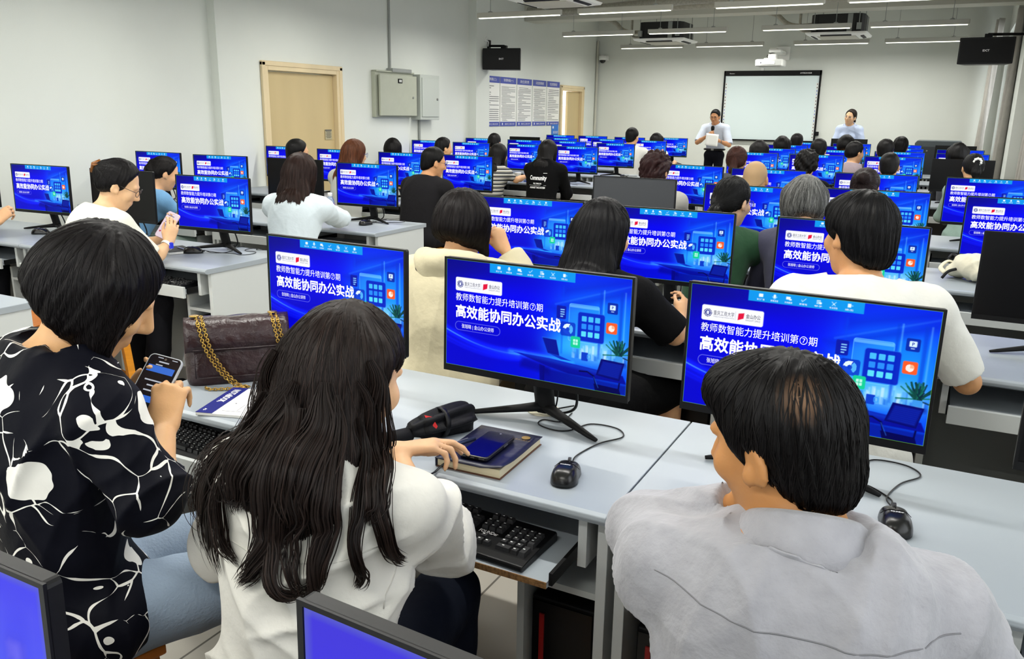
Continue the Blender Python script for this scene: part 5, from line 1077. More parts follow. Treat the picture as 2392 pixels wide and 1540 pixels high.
def drape(P, locks, seed=1):
    """free locks lying on the back: each is (points (a,z) sideways of the neck and height, ribbons, spread, width)"""
    rl, fw, rt, N = P['rl'], P['fw'], P['rt'], P['N']; bvs = []
    for ch in P['root'].children:
        if ch.name.split('.')[0] in ('shirt', 'hair'):
            me = ch.data; bvs.append(BVHTree.FromPolygons([v.co + Vector(rl) for v in me.vertices], [p.vertices[:] for p in me.polygons]))
    r = np.random.default_rng(seed)
    for pts, n, spread, sw in locks:
        path = np.array(smooth_path([(a, z, 0) for a, z in pts], 7)); m = len(path); base = []; nor = []
        for a, z, _ in path:
            o = V3(N[0], N[1], 0) + rt * a + V3(0, 0, z) - fw * 0.6; best = None
            for b in bvs:
                hit, nn, _, dd = b.ray_cast(Vector(o), Vector(fw))
                if hit is not None and (best is None or dd < best[2]): best = (np.array(hit), np.array(nn), dd)
            if best is None: best = ((base[-1] + V3(0, 0, z - base[-1][2])) if base else o + fw * 0.5, -fw, 0)
            base.append(best[0]); nor.append(best[1])
        base = np.array(base); nor = np.array(nor)
        for _ in range(3): base[1:-1] = (base[:-2] + base[1:-1] * 2 + base[2:]) / 4; nor[1:-1] = (nor[:-2] + nor[1:-1] * 2 + nor[2:]) / 4
        t = np.linspace(0, 1, m)[None, :, None]; off = r.normal(size=(n, 1, 1)) * spread; k = np.clip(np.minimum(1.2 - t ** 1.5 * 1.05, 0.25 + 3 * t), 0.1, 1.2)
        wv = np.sin(t * r.uniform(3, 9, (n, 1, 1)) + r.uniform(0, 6, (n, 1, 1))) * 0.006 * t * (0.4 + r.random((n, 1, 1)))
        lift = (0.003 + 0.012 * np.abs(r.normal(size=(n, 1, 1)))) * (0.5 + 0.5 * np.sin(t * PI)) + 0.003
        tgp = np.gradient(base, axis=0); tgp /= np.linalg.norm(tgp, axis=1)[:, None] + 1e-9; side = np.cross(tgp, nor); side /= np.linalg.norm(side, axis=1)[:, None] + 1e-9
        pa = base[None] + side[None] * (off * k + wv) + nor[None] * lift
        cut = r.uniform(0.82, 1.0, n)  # uneven ends
        pa = np.stack([np.stack([np.interp(np.linspace(0, c, m), np.linspace(0, 1, m), pa[i, :, q]) for q in range(3)], -1) for i, c in enumerate(cut)])
        ribbons(P, pa, np.repeat(nor[None], n, 0), (28, 20, 17), sw, r, 'hair_lock', P['hair'], 0.4)

# ------------------------------------------------------------------ cloth materials with a pattern of their own
def floral():
    m = mat('floral_cloth', (9, 10, 20), 0.65, spec=0.1, bump=0.012, bscale=40); nt = m.node_tree; b = nt.nodes['Principled BSDF']; tc = nt.nodes.new('ShaderNodeTexCoord')
    def N(t, **k):
        n = nt.nodes.new(t)
        for a, v in k.items(): n.inputs[a].default_value = v
        return n
    L = nt.links.new
    w = N('ShaderNodeTexNoise', Scale=9.0, Detail=2.0); L(tc.outputs['Object'], w.inputs['Vector'])
    ad = nt.nodes.new('ShaderNodeMix'); ad.data_type = 'VECTOR'; ad.inputs[0].default_value = 0.10; of = nt.nodes.new('ShaderNodeVectorMath'); of.operation = 'ADD'; of.inputs[1].default_value = (0.05, 0.02, 0.03); L(tc.outputs['Object'], of.inputs[0]); L(of.outputs[0], ad.inputs[4]); L(w.outputs['Color'], ad.inputs[5])
    v1 = N('ShaderNodeTexVoronoi', Scale=6.6, Randomness=0.8); L(ad.outputs[1], v1.inputs['Vector'])
    c1 = nt.nodes.new('ShaderNodeMath'); c1.operation = 'LESS_THAN'; c1.inputs[1].default_value = 0.27; L(v1.outputs['Distance'], c1.inputs[0])
    v2 = N('ShaderNodeTexVoronoi', Scale=12.5, Randomness=1.0); v2.feature = 'DISTANCE_TO_EDGE'
    ad2 = nt.nodes.new('ShaderNodeMix'); ad2.data_type = 'VECTOR'; ad2.inputs[0].default_value = 0.22; w2 = N('ShaderNodeTexNoise', Scale=6.0, Detail=1.0); L(tc.outputs['Object'], w2.inputs['Vector']); L(tc.outputs['Object'], ad2.inputs[4]); L(w2.outputs['Color'], ad2.inputs[5]); L(ad2.outputs[1], v2.inputs['Vector'])
    c2 = nt.nodes.new('ShaderNodeMath'); c2.operation = 'LESS_THAN'; L(v2.outputs['Distance'], c2.inputs[0]); th = N('ShaderNodeTexNoise', Scale=14.0); L(tc.outputs['Object'], th.inputs['Vector']); mr = nt.nodes.new('ShaderNodeMapRange'); mr.inputs[1].default_value = 0.4; mr.inputs[2].default_value = 0.62; mr.inputs[3].default_value = -0.004; mr.inputs[4].default_value = 0.034; L(th.outputs[0], mr.inputs[0]); L(mr.outputs[0], c2.inputs[1])
    v3 = N('ShaderNodeTexVoronoi', Scale=12.0, Randomness=1.0); L(ad2.outputs[1], v3.inputs['Vector']); c3 = nt.nodes.new('ShaderNodeMath'); c3.operation = 'LESS_THAN'; c3.inputs[1].default_value = 0.13; L(v3.outputs['Distance'], c3.inputs[0])
    m0 = nt.nodes.new('ShaderNodeMath'); m0.operation = 'MAXIMUM'; L(c1.outputs[0], m0.inputs[0]); L(c3.outputs[0], m0.inputs[1])
    mx = nt.nodes.new('ShaderNodeMath'); mx.operation = 'MAXIMUM'; L(m0.outputs[0], mx.inputs[0]); L(c2.outputs[0], mx.inputs[1])
    cm = nt.nodes.new('ShaderNodeMix'); cm.data_type = 'RGBA'; cm.inputs[6].default_value = lin(8, 9, 19); cm.inputs[7].default_value = lin(236, 234, 226); L(mx.outputs[0], cm.inputs[0]); L(cm.outputs[2], b.inputs['Base Color']); return m
def striped():
    m = mat('striped_knit', (60, 60, 60), 0.8); nt = m.node_tree; b = nt.nodes['Principled BSDF']; tc = nt.nodes.new('ShaderNodeTexCoord'); sx = nt.nodes.new('ShaderNodeSeparateXYZ'); nt.links.new(tc.outputs['Object'], sx.inputs[0])
    ml = nt.nodes.new('ShaderNodeMath'); ml.operation = 'MULTIPLY'; ml.inputs[1].default_value = 24; nt.links.new(sx.outputs[2], ml.inputs[0]); fr = nt.nodes.new('ShaderNodeMath'); fr.operation = 'FRACT'; nt.links.new(ml.outputs[0], fr.inputs[0])
    rp = nt.nodes.new('ShaderNodeValToRGB'); rp.color_ramp.interpolation = 'CONSTANT'; e = rp.color_ramp.elements; e[0].color = lin(40, 42, 46); e[1].position = 0.45; e[1].color = lin(190, 188, 178)
    for p, c in ((0.6, (120, 112, 90)), (0.75, (205, 205, 200))): q = e.new(p); q.color = lin(*c)
    nt.links.new(fr.outputs[0], rp.inputs[0]); nt.links.new(rp.outputs[0], b.inputs['Base Color']); return m
denim = mat('light_denim', (150, 168, 188), 0.75, spec=0.2, noise=0.18, nscale=7, bump=0.02, bscale=160)
linen = mat('white_linen', (222, 220, 212), 0.8, spec=0.2, noise=0.04, nscale=30, bump=0.035, bscale=26)
suede = mat('grey_suede_cloth', (166, 166, 172), 0.9, spec=0.15, noise=0.16, nscale=22, bump=0.03, bscale=60, sheen=0.3)

# ------------------------------------------------------------------ the three people in front
P1 = seated('woman in the floral shirt', 'woman with black bob in navy and white floral shirt, bent over her phone', (-1.475, 1.05, 1.195), size=1.06, yaw=-16, lean=2, hyaw=-22, hpitch=34, hroll=8, res=0.0052, sres=0.006, skinc=(219, 170, 120), hair='bob', hairc=(17, 14, 15), hres=0.005,
    top=floral(), bottom=denim, sleeve=1.3, sleeve_puff=2.0, handR=(-1.39, 1.10, 0.90), elbR=(-1.255, 0.945, 0.84), handL=(-1.56, 1.15, 0.87), hdR=(-0.30, 0.42, 0.62), hnR=(0.55, -0.75, 0.4), hdL=(0.45, 0.45, 0.7), hnL=(-0.5, 0.3, -0.8), curlR=(0.75, 0.85, 0.95, 1.0), curlL=(0.5, 0.6, 0.7, 0.8), strands=1500, sw=0.0007, foldamp=0.010, hairseed=11, wide=1.2, hem=0.485, neckcut=0.02, thigh={1: (-1.16, 1.36, 0.55), -1: (-1.40, 1.46, 0.53)}, dark=True, srot=-14, sdx=-0.03, sdy=-0.06, shoe=(200, 200, 198))
P2 = seated('woman in the white linen shirt', 'woman with very long dark hair in white linen shirt, reaching for a pen', (-0.905, 1.11, 1.095), earside=1, yaw=8, lean=12, hyaw=-24, hpitch=22, hroll=-2, res=0.0048, sres=0.006, skinc=(226, 180, 138), hair='long0.14', hairc=(29, 21, 18), hres=0.0055,
    top=linen, pantscol=(22, 28, 44), sleeve=1.45, sleeve_puff=1.9, handR=(-1.0, 1.375, 0.832), poleR=(0.75, -0.35, -0.75), handL=(-1.18, 1.33, 0.74), hdR=(0.52, 0.56, 0.06), hnR=(-0.35, -0.05, 0.92), segR=[(0.22, 0.42, 0.30), (0.26, 0.40, 0.3), (0.5, 0.75, 0.5), (0.6, 0.85, 0.6)], thumbR=(0.42, 0.12), strands=3000, sw=0.0007, foldamp=0.017, hairseed=5, wide=1.1, hem=0.44, srot=4)
def cl(px): return px
LK = []
_t2 = [((0.00, 1.10), (0.012, 0.98), (0.008, 0.90), (-0.005, 0.84), (-0.045, 0.805), 190, 0.011), ((0.02, 1.08), (0.03, 0.95), (0.015, 0.87), (0.04, 0.825), (0.075, 0.812), 90, 0.007), ((0.06, 1.1), (0.085, 0.98), (0.095, 0.90), (0.09, 0.84), (0.05, 0.81), 130, 0.009),
       ((0.09, 1.06), (0.125, 0.96), (0.135, 0.88), (0.135, 0.825), (0.13, 0.805), 70, 0.005), ((0.09, 1.12), (0.15, 0.99), (0.165, 0.90), (0.17, 0.85), (0.176, 0.825), 110, 0.007), ((-0.08, 1.08), (-0.13, 0.95), (-0.152, 0.88), (-0.155, 0.83), (-0.135, 0.805), 110, 0.007),
       ((-0.08, 1.12), (-0.15, 1.0), (-0.18, 0.91), (-0.188, 0.85), (-0.19, 0.81), 120, 0.008), ((-0.05, 1.06), (-0.09, 0.95), (-0.092, 0.88), (-0.08, 0.85), (-0.045, 0.83), 60, 0.005), ((-0.06, 1.0), (-0.12, 0.92), (-0.115, 0.85), (-0.11, 0.82), (-0.09, 0.80), 26, 0.006),
       ((0.05, 1.0), (0.055, 0.93), (0.05, 0.87), (0.06, 0.84), (0.07, 0.82), 26, 0.010), ((0.10, 1.15), (0.15, 1.03), (0.15, 0.97), (0.155, 0.93), (0.15, 0.91), 110, 0.014), ((-0.07, 1.15), (-0.12, 1.05), (-0.145, 0.98), (-0.155, 0.94), (-0.155, 0.92), 140, 0.016), ((0.0, 1.12), (-0.04, 1.03), (-0.055, 0.98), (-0.06, 0.94), (-0.05, 0.92), 110, 0.016), ((0.05, 1.12), (0.055, 1.03), (0.055, 0.97), (0.055, 0.93), (0.05, 0.91), 110, 0.016)]
for q in _t2: LK.append((q[:5], q[5], q[6] * 1.15, 0.0011))
drape(P2, LK, 3)
P3 = seated('man in the grey shirt', 'man with short black hair and thinning crown in pale grey collared shirt', (-0.170, 1.185, 1.095), yaw=11, lean=20, hyaw=62, hpitch=14, hroll=-4, sex='m', res=0.0052, sres=0.006, size=1.03, skinc=(196, 138, 84), hair='short', hairc=(13, 11, 11), hres=0.005,
    top=suede, pantscol=(35, 37, 42), sleeve=1.97, sleeve_puff=1.5, handL=(-0.232, 1.225, 0.95), elbL=(-0.39, 1.26, 0.865), handR=(0.06, 1.37, 0.80), hdL=(0.85, 0.25, 0.45), hnL=(-0.3, 0.9, 0.2), curlL=(0.7, 0.8, 0.9, 1.0), strands=1900, sw=0.0009, foldamp=0.012, hairseed=21, collar=True, neckcut=0.05, necktilt=-0.45, whorl=((-0.060, -0.074, 0.078), 0.036), wide=1.05, hem=0.45)

def seam(P, pts, col=(120, 120, 124), name='seam', r=0.0011):
    sh = [c for c in P['root'].children if c.name.startswith('shirt')][0]; bv = BVHTree.FromPolygons([v.co for v in sh.data.vertices], [p.vertices[:] for p in sh.data.polygons]); out = []
    for a, z, _ in smooth_path([(a, z, 0) for a, z in pts], 10):
        o = V3(P['N'][0], P['N'][1], 0) - P['rl'] + P['rt'] * a + V3(0, 0, P['N'][2] + z) - P['fw'] * 0.8; h, n, i, d = bv.ray_cast(Vector(o), Vector(P['fw']))
        if h is not None: out.append(np.array(h) - P['fw'] * 0.0004)
    if len(out) > 2: MB().tube(out, r, 6).build(name, mat('seam_thread', col, 0.8), sh, smooth=True)
seam(P3, [(-0.2, -0.025), (-0.1, -0.032), (0.0, -0.036), (0.1, -0.038), (0.2, -0.04)])
seam(P2, [(0.165, -0.03), (0.172, -0.09), (0.165, -0.2)], (205, 203, 195)); seam(P2, [(-0.16, -0.08), (0.0, -0.1), (0.16, -0.085)], (205, 203, 195))
# ------------------------------------------------------------------ everyone else at the desks
def sit(short, label, C, **k):
    k.setdefault('res', 0.011); k.setdefault('foldamp', 0.003); return seated(short, label, C, **k)
W_ = (222, 221, 214)
B1 = sit('woman in the beige jacket', 'woman with shoulder length black hair in beige hooded jacket', (-1.655, 2.76, 1.13), yaw=12, hyaw=-24, lean=14, hpitch=10, res=0.008, earside=1, hair='bob', vol=0.006, hairc=(20, 16, 16), strands=1100, sw=0.0008, top=cloth((214, 204, 172), 'beige_jacket', bump=0.035, bscale=24), sleeve=1.9, sleeve_puff=2.6, wide=1.12, handR=(-1.535, 2.88, 1.02), elbR=(-1.40, 2.86, 0.85), hdR=(-0.35, -0.1, 0.9), hnR=(0.8, -0.5, 0.2), curlR=(1.2, 1.2, 1.2, 1.2), handL=(-1.85, 3.02, 0.79), hem=0.42, hairseed=31, foldamp=0.006, pantscol=(120, 112, 92))
_f = Field(B1['N'] - 0.22, B1['N'] + 0.22, 0.007); _N, _r, _w = B1['N'], B1['rt'], B1['fw']; _hp = [_N + 0.105 * (_r * math.cos(q) + _w * math.sin(q) * 0.95) - _w * 0.025 + V3(0, 0, 0.005 - 0.035 * math.sin(q)) for q in np.linspace(-PI - 0.75, 0.75, 11)]
for _i in range(10): _f.cone(_hp[_i], _hp[_i + 1], 0.038, 0.038, 0.02)
_f.cone(_N - _w * 0.105 - _r * 0.05 - V3(0, 0, 0.03), _N - _w * 0.105 + _r * 0.05 - V3(0, 0, 0.03), 0.05, 0.05, 0.05, flat=(_w, 0.7)); _V, _Q = _f.mesh(); _V = folds(_V, _Q, 0.005, 4); _jk = CL[((214, 204, 172), 'beige_jacket')]
_ho = link('hood', mesh_np('hood', _V - B1['rl'], _Q, _jk), B1['root']); _a = _N - _r * 0.11 - _w * 0.09 - B1['rl']; MB().tube([_a + V3(0, 0, 0.035), _a + V3(0.012, -0.012, 0.0), _a + V3(0.04, -0.02, -0.05)], 0.022, 10, flat=(tuple(_w), 0.6)).build('hood_lining', M['black'], _ho, smooth=True)
B2 = sit('woman in the black tee', 'woman with long straight black hair in black short sleeved top', (-1.085, 2.79, 1.13), yaw=2, hyaw=-22, lean=14, hpitch=12, res=0.0075, earside=1, hair='long0.27', hairc=(13, 12, 14), strands=1300, sw=0.0007, topcol=(17, 17, 19), sleeve=0.95, sleeve_puff=2.2, wide=1.1, handR=(-0.845, 3.02, 0.80), elbR=(-0.80, 2.80, 0.79), hdR=(0.0, 0.8, 0.5), hnR=(0.9, -0.2, 0.2), curlR=(0.6, 0.7, 0.8, 0.9), handL=(-1.33, 3.03, 0.80), skirt=True, pantscol=(16, 16, 18), hairseed=33, thigh={1: (-0.86, 2.98, 0.51), -1: (-1.18, 3.16, 0.51)})
B3 = sit('man in the white tee', 'man with short thick black hair in white tee, head turned left', (-0.235, 2.78, 1.195), vol=0.012, yaw=8, hyaw=46, lean=16, hpitch=8, hroll=3, res=0.0065, sex='m', hair='short', hairc=(13, 12, 13), strands=1300, sw=0.0008, topcol=W_, sleeve=0.9, sleeve_puff=2.0, wide=1.12, skinc=(205, 150, 102), handL=(-0.45, 3.05, 0.79), handR=(0.02, 3.05, 0.79), hairseed=35, pantscol=(28, 30, 36), foldamp=0.005)
K1 = sit('woman in the cream tee', 'woman in cream tee with hair in a claw clip, looking at a pink phone', (-3.83, 2.90, 1.155), yaw=-14, hyaw=-34, lean=26, hpitch=28, res=0.0065, hair='claw', hairc=(15, 13, 14), strands=700, sw=0.0007, skinc=(228, 184, 142), topcol=(226, 224, 210), sleeve=0.9, sleeve_puff=2.1, handR=(-3.665, 3.04, 0.85), elbR=(-3.655, 2.92, 0.775), handL=(-3.79, 3.11, 0.85), elbL=(-3.99, 2.98, 0.80), hdR=(0.05, 0.35, 0.95), hnR=(0.8, -0.4, 0.2), curlR=(0.5, 0.55, 0.6, 0.7), hdL=(0.4, 0.4, 0.7), hnL=(-0.3, 0.6, -0.7), curlL=(0.5, 0.5, 0.6, 0.6), glasses=(60, 50, 45), pantscol=(30, 31, 36), hairseed=37, sdx=0.14, sdy=-0.06, hem=0.47)
K2 = sit('person at the left edge', 'person at the left edge of the photo with one hand above the desk', (-5.42, 2.86, 1.15), yaw=5, lean=16, hair='short', sex='m', topcol=(70, 74, 84), sleeve=0.6, handR=(-5.17, 3.03, 0.85), elbR=(-5.22, 2.85, 0.79), hdR=(0.3, 0.6, 0.7), hnR=(0.5, -0.7, 0.3), curlR=(0.9, 1.0, 1.1, 1.2), res=0.0085, hairseed=39, handL=(-5.6, 3.1, 0.79))
K3 = sit('woman in the blue top', 'woman with dark ponytail in blue short sleeved top near the left wall', (-5.35, 4.46, 1.06), yaw=-20, hyaw=-16, lean=34, hpitch=22, hair='pony:0.12', hairc=(18, 15, 15), strands=300, topcol=(104, 150, 190), sleeve=0.45, handR=(-5.20, 4.70, 0.80), handL=(-5.5, 4.72, 0.79), skinc=(222, 172, 130), hairseed=41, pantscol=(150, 170, 160))
K4 = sit('woman in the pale blue shirt', 'woman with long brown hair in pale blue shirt, hands on the desk', (-3.60, 4.03, 1.16), yaw=18, hyaw=-14, lean=16, hpitch=12, res=0.008, hair='long0.25', hairc=(38, 24, 20), strands=900, sw=0.0008, topcol=(214, 226, 232), sleeve=1.85, sleeve_puff=2.0, handR=(-3.70, 4.62, 0.80), poleR=(0.8, 0, -0.5), hdR=(-0.6, 0.6, 0.05), handL=(-3.86, 4.62, 0.80), hdL=(0.2, 0.8, 0), collar=True, hairseed=43, foldamp=0.006, hem=0.4)
L1 = sit('man behind the dark monitor', 'person with black hair seated before the wide beige door', (-5.33, 5.93, 1.165), yaw=0, hyaw=-30, hair='crop', sex='m', hairc=(14, 13, 13), topcol=(26, 28, 40), sleeve=1.8, hairseed=45)
L2 = sit('woman with auburn hair', 'woman with straight auburn hair and blue rimmed glasses, green patterned skirt', (-4.69, 5.95, 1.175), yaw=4, hyaw=-28, lean=12, hair='long0.24', hairc=(82, 46, 26), strands=700, topcol=(196, 198, 190), sleeve=1.8, glasses=(50, 60, 150), bottom=mat('leafy_skirt', (112, 122, 92), 0.85, noise=0.6, nscale=22, col2=(188, 184, 160)), skirt=True, hairseed=47)
L3 = sit('man in the black tee', 'man with short black hair and glasses in black tee, facing right', (-3.83, 5.90, 1.14), yaw=-8, hyaw=-34, lean=20, hpitch=14, sex='m', res=0.009, hair='crop', hairc=(16, 15, 15), strands=500, topcol=(46, 45, 48), sleeve=0.9, sleeve_puff=1.8, wide=1.1, glasses=(40, 40, 42), handR=(-3.66, 6.12, 0.80), handL=(-4.0, 6.15, 0.79), skinc=(214, 158, 112), hairseed=49)
B4 = sit('person in the dark curls', 'person with short reddish black curls behind the dark grey monitor', (-1.86, 5.75, 1.165), yaw=4, hyaw=-12, hair='curly', hairc=(42, 24, 24), topcol=(168, 166, 160), sleeve=1.7, hairseed=51, sex='m', wide=1.1)
B5 = sit('man with shaved head', 'man with closely shaved grey hair behind two blue screens', (-1.165, 5.75, 1.14), yaw=3, hair='shaved', hairc=(172, 142, 106), sex='m', skinc=(206, 160, 112), topcol=(60, 64, 60), sleeve=0.6, hairseed=53, hres=0.005)
B6 = sit('woman in the green top', 'woman with sleek black low ponytail and glasses in dark green top', (-0.965, 4.26, 1.13), yaw=-4, hyaw=-24, lean=22, hpitch=12, res=0.009, hair='ponylow:0.10', hairc=(14, 14, 14), strands=600, topcol=(36, 72, 46), sleeve=1.45, sleeve_puff=1.6, glasses=(30, 30, 70), handR=(-0.75, 4.55, 0.82), elbR=(-0.76, 4.30, 0.80), hdR=(0.3, 0.9, 0), handL=(-1.15, 4.5, 0.79), skinc=(226, 184, 148), hairseed=55, pantscol=(40, 70, 50))
B7 = sit('person with grey hair', 'person with shaggy grey streaked hair in front of the row of blue screens', (-0.62, 4.27, 1.15), yaw=8, hyaw=10, hair='bob', hairc=(92, 92, 90), strands=1100, sw=0.0009, topcol=(70, 70, 90), sleeve=1.7, hairseed=57)
B8 = sit('woman with loose bun', 'woman with dark hair in a loose bun behind a blue screen', (-0.475, 5.76, 1.12), yaw=2, hyaw=-12, hair='bun', hairc=(32, 22, 22), strands=300, topcol=(50, 52, 60), sleeve=1.7, hairseed=59)
B9 = sit('woman with white scrunchie', 'woman with black hair tied by a white scrunchie before the black monitor', (0.162, 8.55, 1.135), yaw=2, hyaw=14, hair='pony:0.20', hairc=(20, 20, 22), strands=300, topcol=(150, 175, 165), sleeve=1.7, hairseed=61)
a = B9['H'](0, -0.118, 0.045) - B9['rl']; MB().tube([a + 0.026 * (B9['rt'] * math.cos(q) + V3(0, 0, 1) * math.sin(q)) + 0.004 * math.sin(q * 7) * B9['fw'] for q in np.linspace(0, 2 * PI, 25)], [0.012 + 0.004 * math.sin(k * 2.3) for k in range(25)], 8).build('scrunchie', M['white'], B9['root'], smooth=True)
far = dict(res=0.014, hres=0.010, foldamp=0.003)
F_ = [('woman with bobbed hair by the wall', 'woman with plain black bobbed hair nearest the left wall', (-6.11, 8.5, 1.10), dict(hair='bob', topcol=(200, 205, 200), hairseed=63)),
 ('woman in the yellow collar', 'woman with black low ponytail, ear showing, in front of the posters', (-5.375, 8.5, 1.13), dict(hair='ponylow:0.16', hyaw=-42, topcol=(196, 190, 150), hairseed=65)),
 ('woman in the striped top', 'woman with shoulder length black hair in striped knitted top, arm on the desk', (-4.66, 8.56, 1.075), dict(hair='long0.15', top=striped(), hyaw=-14, yaw=-6, sleeve=0.8, res=0.010, handR=(-4.40, 8.80, 0.84), elbR=(-4.43, 8.55, 0.80), hdR=(0.1, 0.5, 0.8), hairseed=67)),
 ('person in the black hoodie', 'person with long black hair in black hoodie printed with white lettering', (-3.985, 8.46, 1.14), dict(hair='long0.16', top=cloth((15, 15, 17), 'black_hoodie'), sleeve=1.8, hoody=True, wide=1.15, res=0.010, sleeve_puff=1.4, hairseed=69)),
 ('woman behind the striped top', 'black haired woman one row ahead of the striped top', (-5.57, 10.1, 1.15), dict(hair='tight', hairseed=71)),
 ('man in the far white tee', 'man with cropped black hair in white tee, on the left block\'s aisle', (-4.10, 11.5, 1.24), dict(hair='crop', sex='m', topcol=W_, sleeve=0.9, sleeve_puff=1.8, size=1.06, wide=1.1, hyaw=-10, hairseed=73)),
 ('person in the last left row', 'person with black hair in white sleeves, last row of the left block', (-4.29, 13.2, 1.14), dict(hair='bob', topcol=W_, sleeve=0.8, hairseed=75, handR=(-4.0, 13.3, 0.8))),
 ('woman with the brown ponytail', 'woman with long brown ponytail below the speaking man', (-1.76, 7.8, 1.15), dict(hair='pony:0.30', vol=0.008, hairc=(52, 28, 22), topcol=(60, 62, 70), hairseed=77, strands=400, res=0.011)),
 ('person in the dark bob', 'person with dark bobbed hair right of the brown ponytail', (-2.03, 10.1, 1.155), dict(hair='bob', hairseed=79)),
 ('person under the whiteboard', 'person with smooth black hair beneath the whiteboard\'s middle', (-2.02, 11.5, 1.18), dict(hair='bob', hairseed=81)),
 ('person in the farthest row', 'person with tousled black hair, farthest row beneath the whiteboard', (-2.08, 13.0, 1.19), dict(hair='short', hairseed=83)),
 ('person in curly black hair', 'person with thick curly black hair and black top', (-1.205, 8.2, 1.12), dict(hair='curly', topcol=(16, 16, 18), sleeve=1.5, hairseed=85, wide=1.1)),
 ('person behind the curls', 'person with round black hair just beyond the curly haired person', (-1.37, 10.1, 1.19), dict(hair='short', sex='m', hairseed=87)),
 ('man with shaved nape', 'man with neat black hair, shaved nape and black collar', (-0.505, 8.3, 1.13), dict(hair='crop', sex='m', topcol=(20, 20, 22), hairseed=89, res=0.010)),
 ('person left of the podium', 'person with black hair two rows ahead of the shaved nape', (-0.675, 10.1, 1.205), dict(hair='short', sex='m', hairseed=91)),
 ('person nearest the podium', 'person whose dark hair top shows left of the podium', (-0.60, 11.5, 1.21), dict(hair='short', hairseed=93)),
 ('woman in profile', 'woman with dark hair and cheek showing, in a grey top below the standing woman', (-0.98, 10.1, 1.175), dict(hair='tight', hyaw=-50, topcol=(150, 135, 140), hairseed=95)),
 ('person at the window side', 'person with straight black hair before the black podium monitors', (0.034, 10.1, 1.185), dict(hair='bob', hairseed=97)),
 ('person below the standing woman', 'person whose black hair top shows right below the standing woman', (-1.235, 11.5, 1.215), dict(hair='bob', hairseed=99))]
FP = {}
for sh, lab, C, k in F_:
    kk = dict(far); kk.update(k); kk.setdefault('topcol', (70, 72, 78)); kk.setdefault('hairc', (16, 14, 14)); kk.setdefault('sleeve', 1.6); FP[sh] = seated(sh, lab, C, **kk)
# white lettering on the hoodie's back
P = FP['person in the black hoodie']; sh = [c for c in P['root'].children if c.name.startswith('shirt')][0]; bv = BVHTree.FromPolygons([v.co for v in sh.data.vertices], [p.vertices[:] for p in sh.data.polygons]); mb = MB()
def _proj(a, b):
    o = V3(P['N'][0], P['N'][1], 0) - P['rl'] + P['rt'] * a + V3(0, 0, b) - P['fw'] * 0.8; h, n, i, d = bv.ray_cast(Vector(o), Vector(P['fw'])); return (np.array(h) if h is not None else o + P['fw'] * 0.6) - P['fw'] * 0.006
zc = P['N'][2] - 0.16
text_fit(mb, 'Community', -0.10, zc, 0.2, 0.065, _proj, 0.03); text_fit(mb, 'WILL THRIVE ON', -0.05, zc - 0.03, 0.1, 0.016, _proj, 0.03); text_fit(mb, 'AGAINST THE SYSTEM', -0.09, zc - 0.075, 0.18, 0.02, _proj, 0.03); mb.tube([_proj(-0.1, zc - 0.042), _proj(0, zc - 0.042), _proj(0.1, zc - 0.042)], 0.0015, 4).tube([_proj(0.06, zc + 0.09), _proj(0.1, zc + 0.09)], 0.0035, 4)
mb.build('printed_lettering', M['inkw'], sh)
# ------------------------------------------------------------------ the two standing presenters
SM = person('man standing with microphone and sheet of paper, light blue shirt, black trousers', (-3.80, 14.9, 1.535), yaw=172, lean=3, hpitch=14, hyaw=4, sex='m', res=0.0085, standing=True, hair='crop', hairc=(16, 15, 16), skinc=(198, 142, 100), top=cloth((202, 211, 226), 'light_blue_shirt', bump=0.02), sleeve=0.95, sleeve_puff=1.8, pantscol=(22, 24, 34), collar=True, glasses=(60, 55, 50), face=True, wide=1.08, tuck=True, hem=0.97,
    handR=(-3.83, 14.60, 1.215), elbR=(-4.06, 14.80, 1.09), handL=(-3.62, 14.60, 1.13), elbL=(-3.50, 14.82, 1.06), hdR=(0.55, -0.3, 0.3), hnR=(-0.2, -0.9, 0.1), curlR=(1.0, 1.1, 1.2, 1.2), hdL=(-0.6, -0.2, 0.15), hnL=(0.1, -0.9, 0.3), curlL=(0.7, 0.8, 0.9, 0.9), hairseed=101)
MB().tube([SM['Hp'] - SM['rl'] + V3(0.172 * math.cos(q) * 1.02, 0.125 * math.sin(q) * 1.08, 0.105) for q in np.linspace(0, 2 * PI, 33)], 0.018, 8, flat=((0, 0, 1), 1.0)).build('belt', M['black'], SM['root'], smooth=True)
MB().box(SM['Hp'] - SM['rl'] + V3(0, -0.152, 0.105), (0.05, 0.012, 0.035)).build('belt_buckle', M['steel'], SM['root'], bev=0.004)
MB().tube([V3(-3.585, 14.635, 1.122) - SM['rl'] + 0.031 * V3(0, math.cos(q), math.sin(q)) for q in np.linspace(0, 2 * PI, 20)], 0.006, 6).build('wristwatch', M['steel'], SM['root'], smooth=True)
t = thing('microphone', 'black handheld microphone held by the standing man', 'microphone', (-3.755, 14.615, 1.31)); MB().lathe([(0.006, -0.17), (0.016, -0.16), (0.018, -0.02), (0.026, 0.0)], (0, 0, 0), 16).build('microphone_handle', M['black'], t, smooth=True); MB().lathe([(0.026, 0.0), (0.031, 0.02), (0.031, 0.05), (0.022, 0.07), (0.004, 0.078)], (0, 0, 0), 16).build('foam_windscreen', M['blackm'], t, smooth=True)
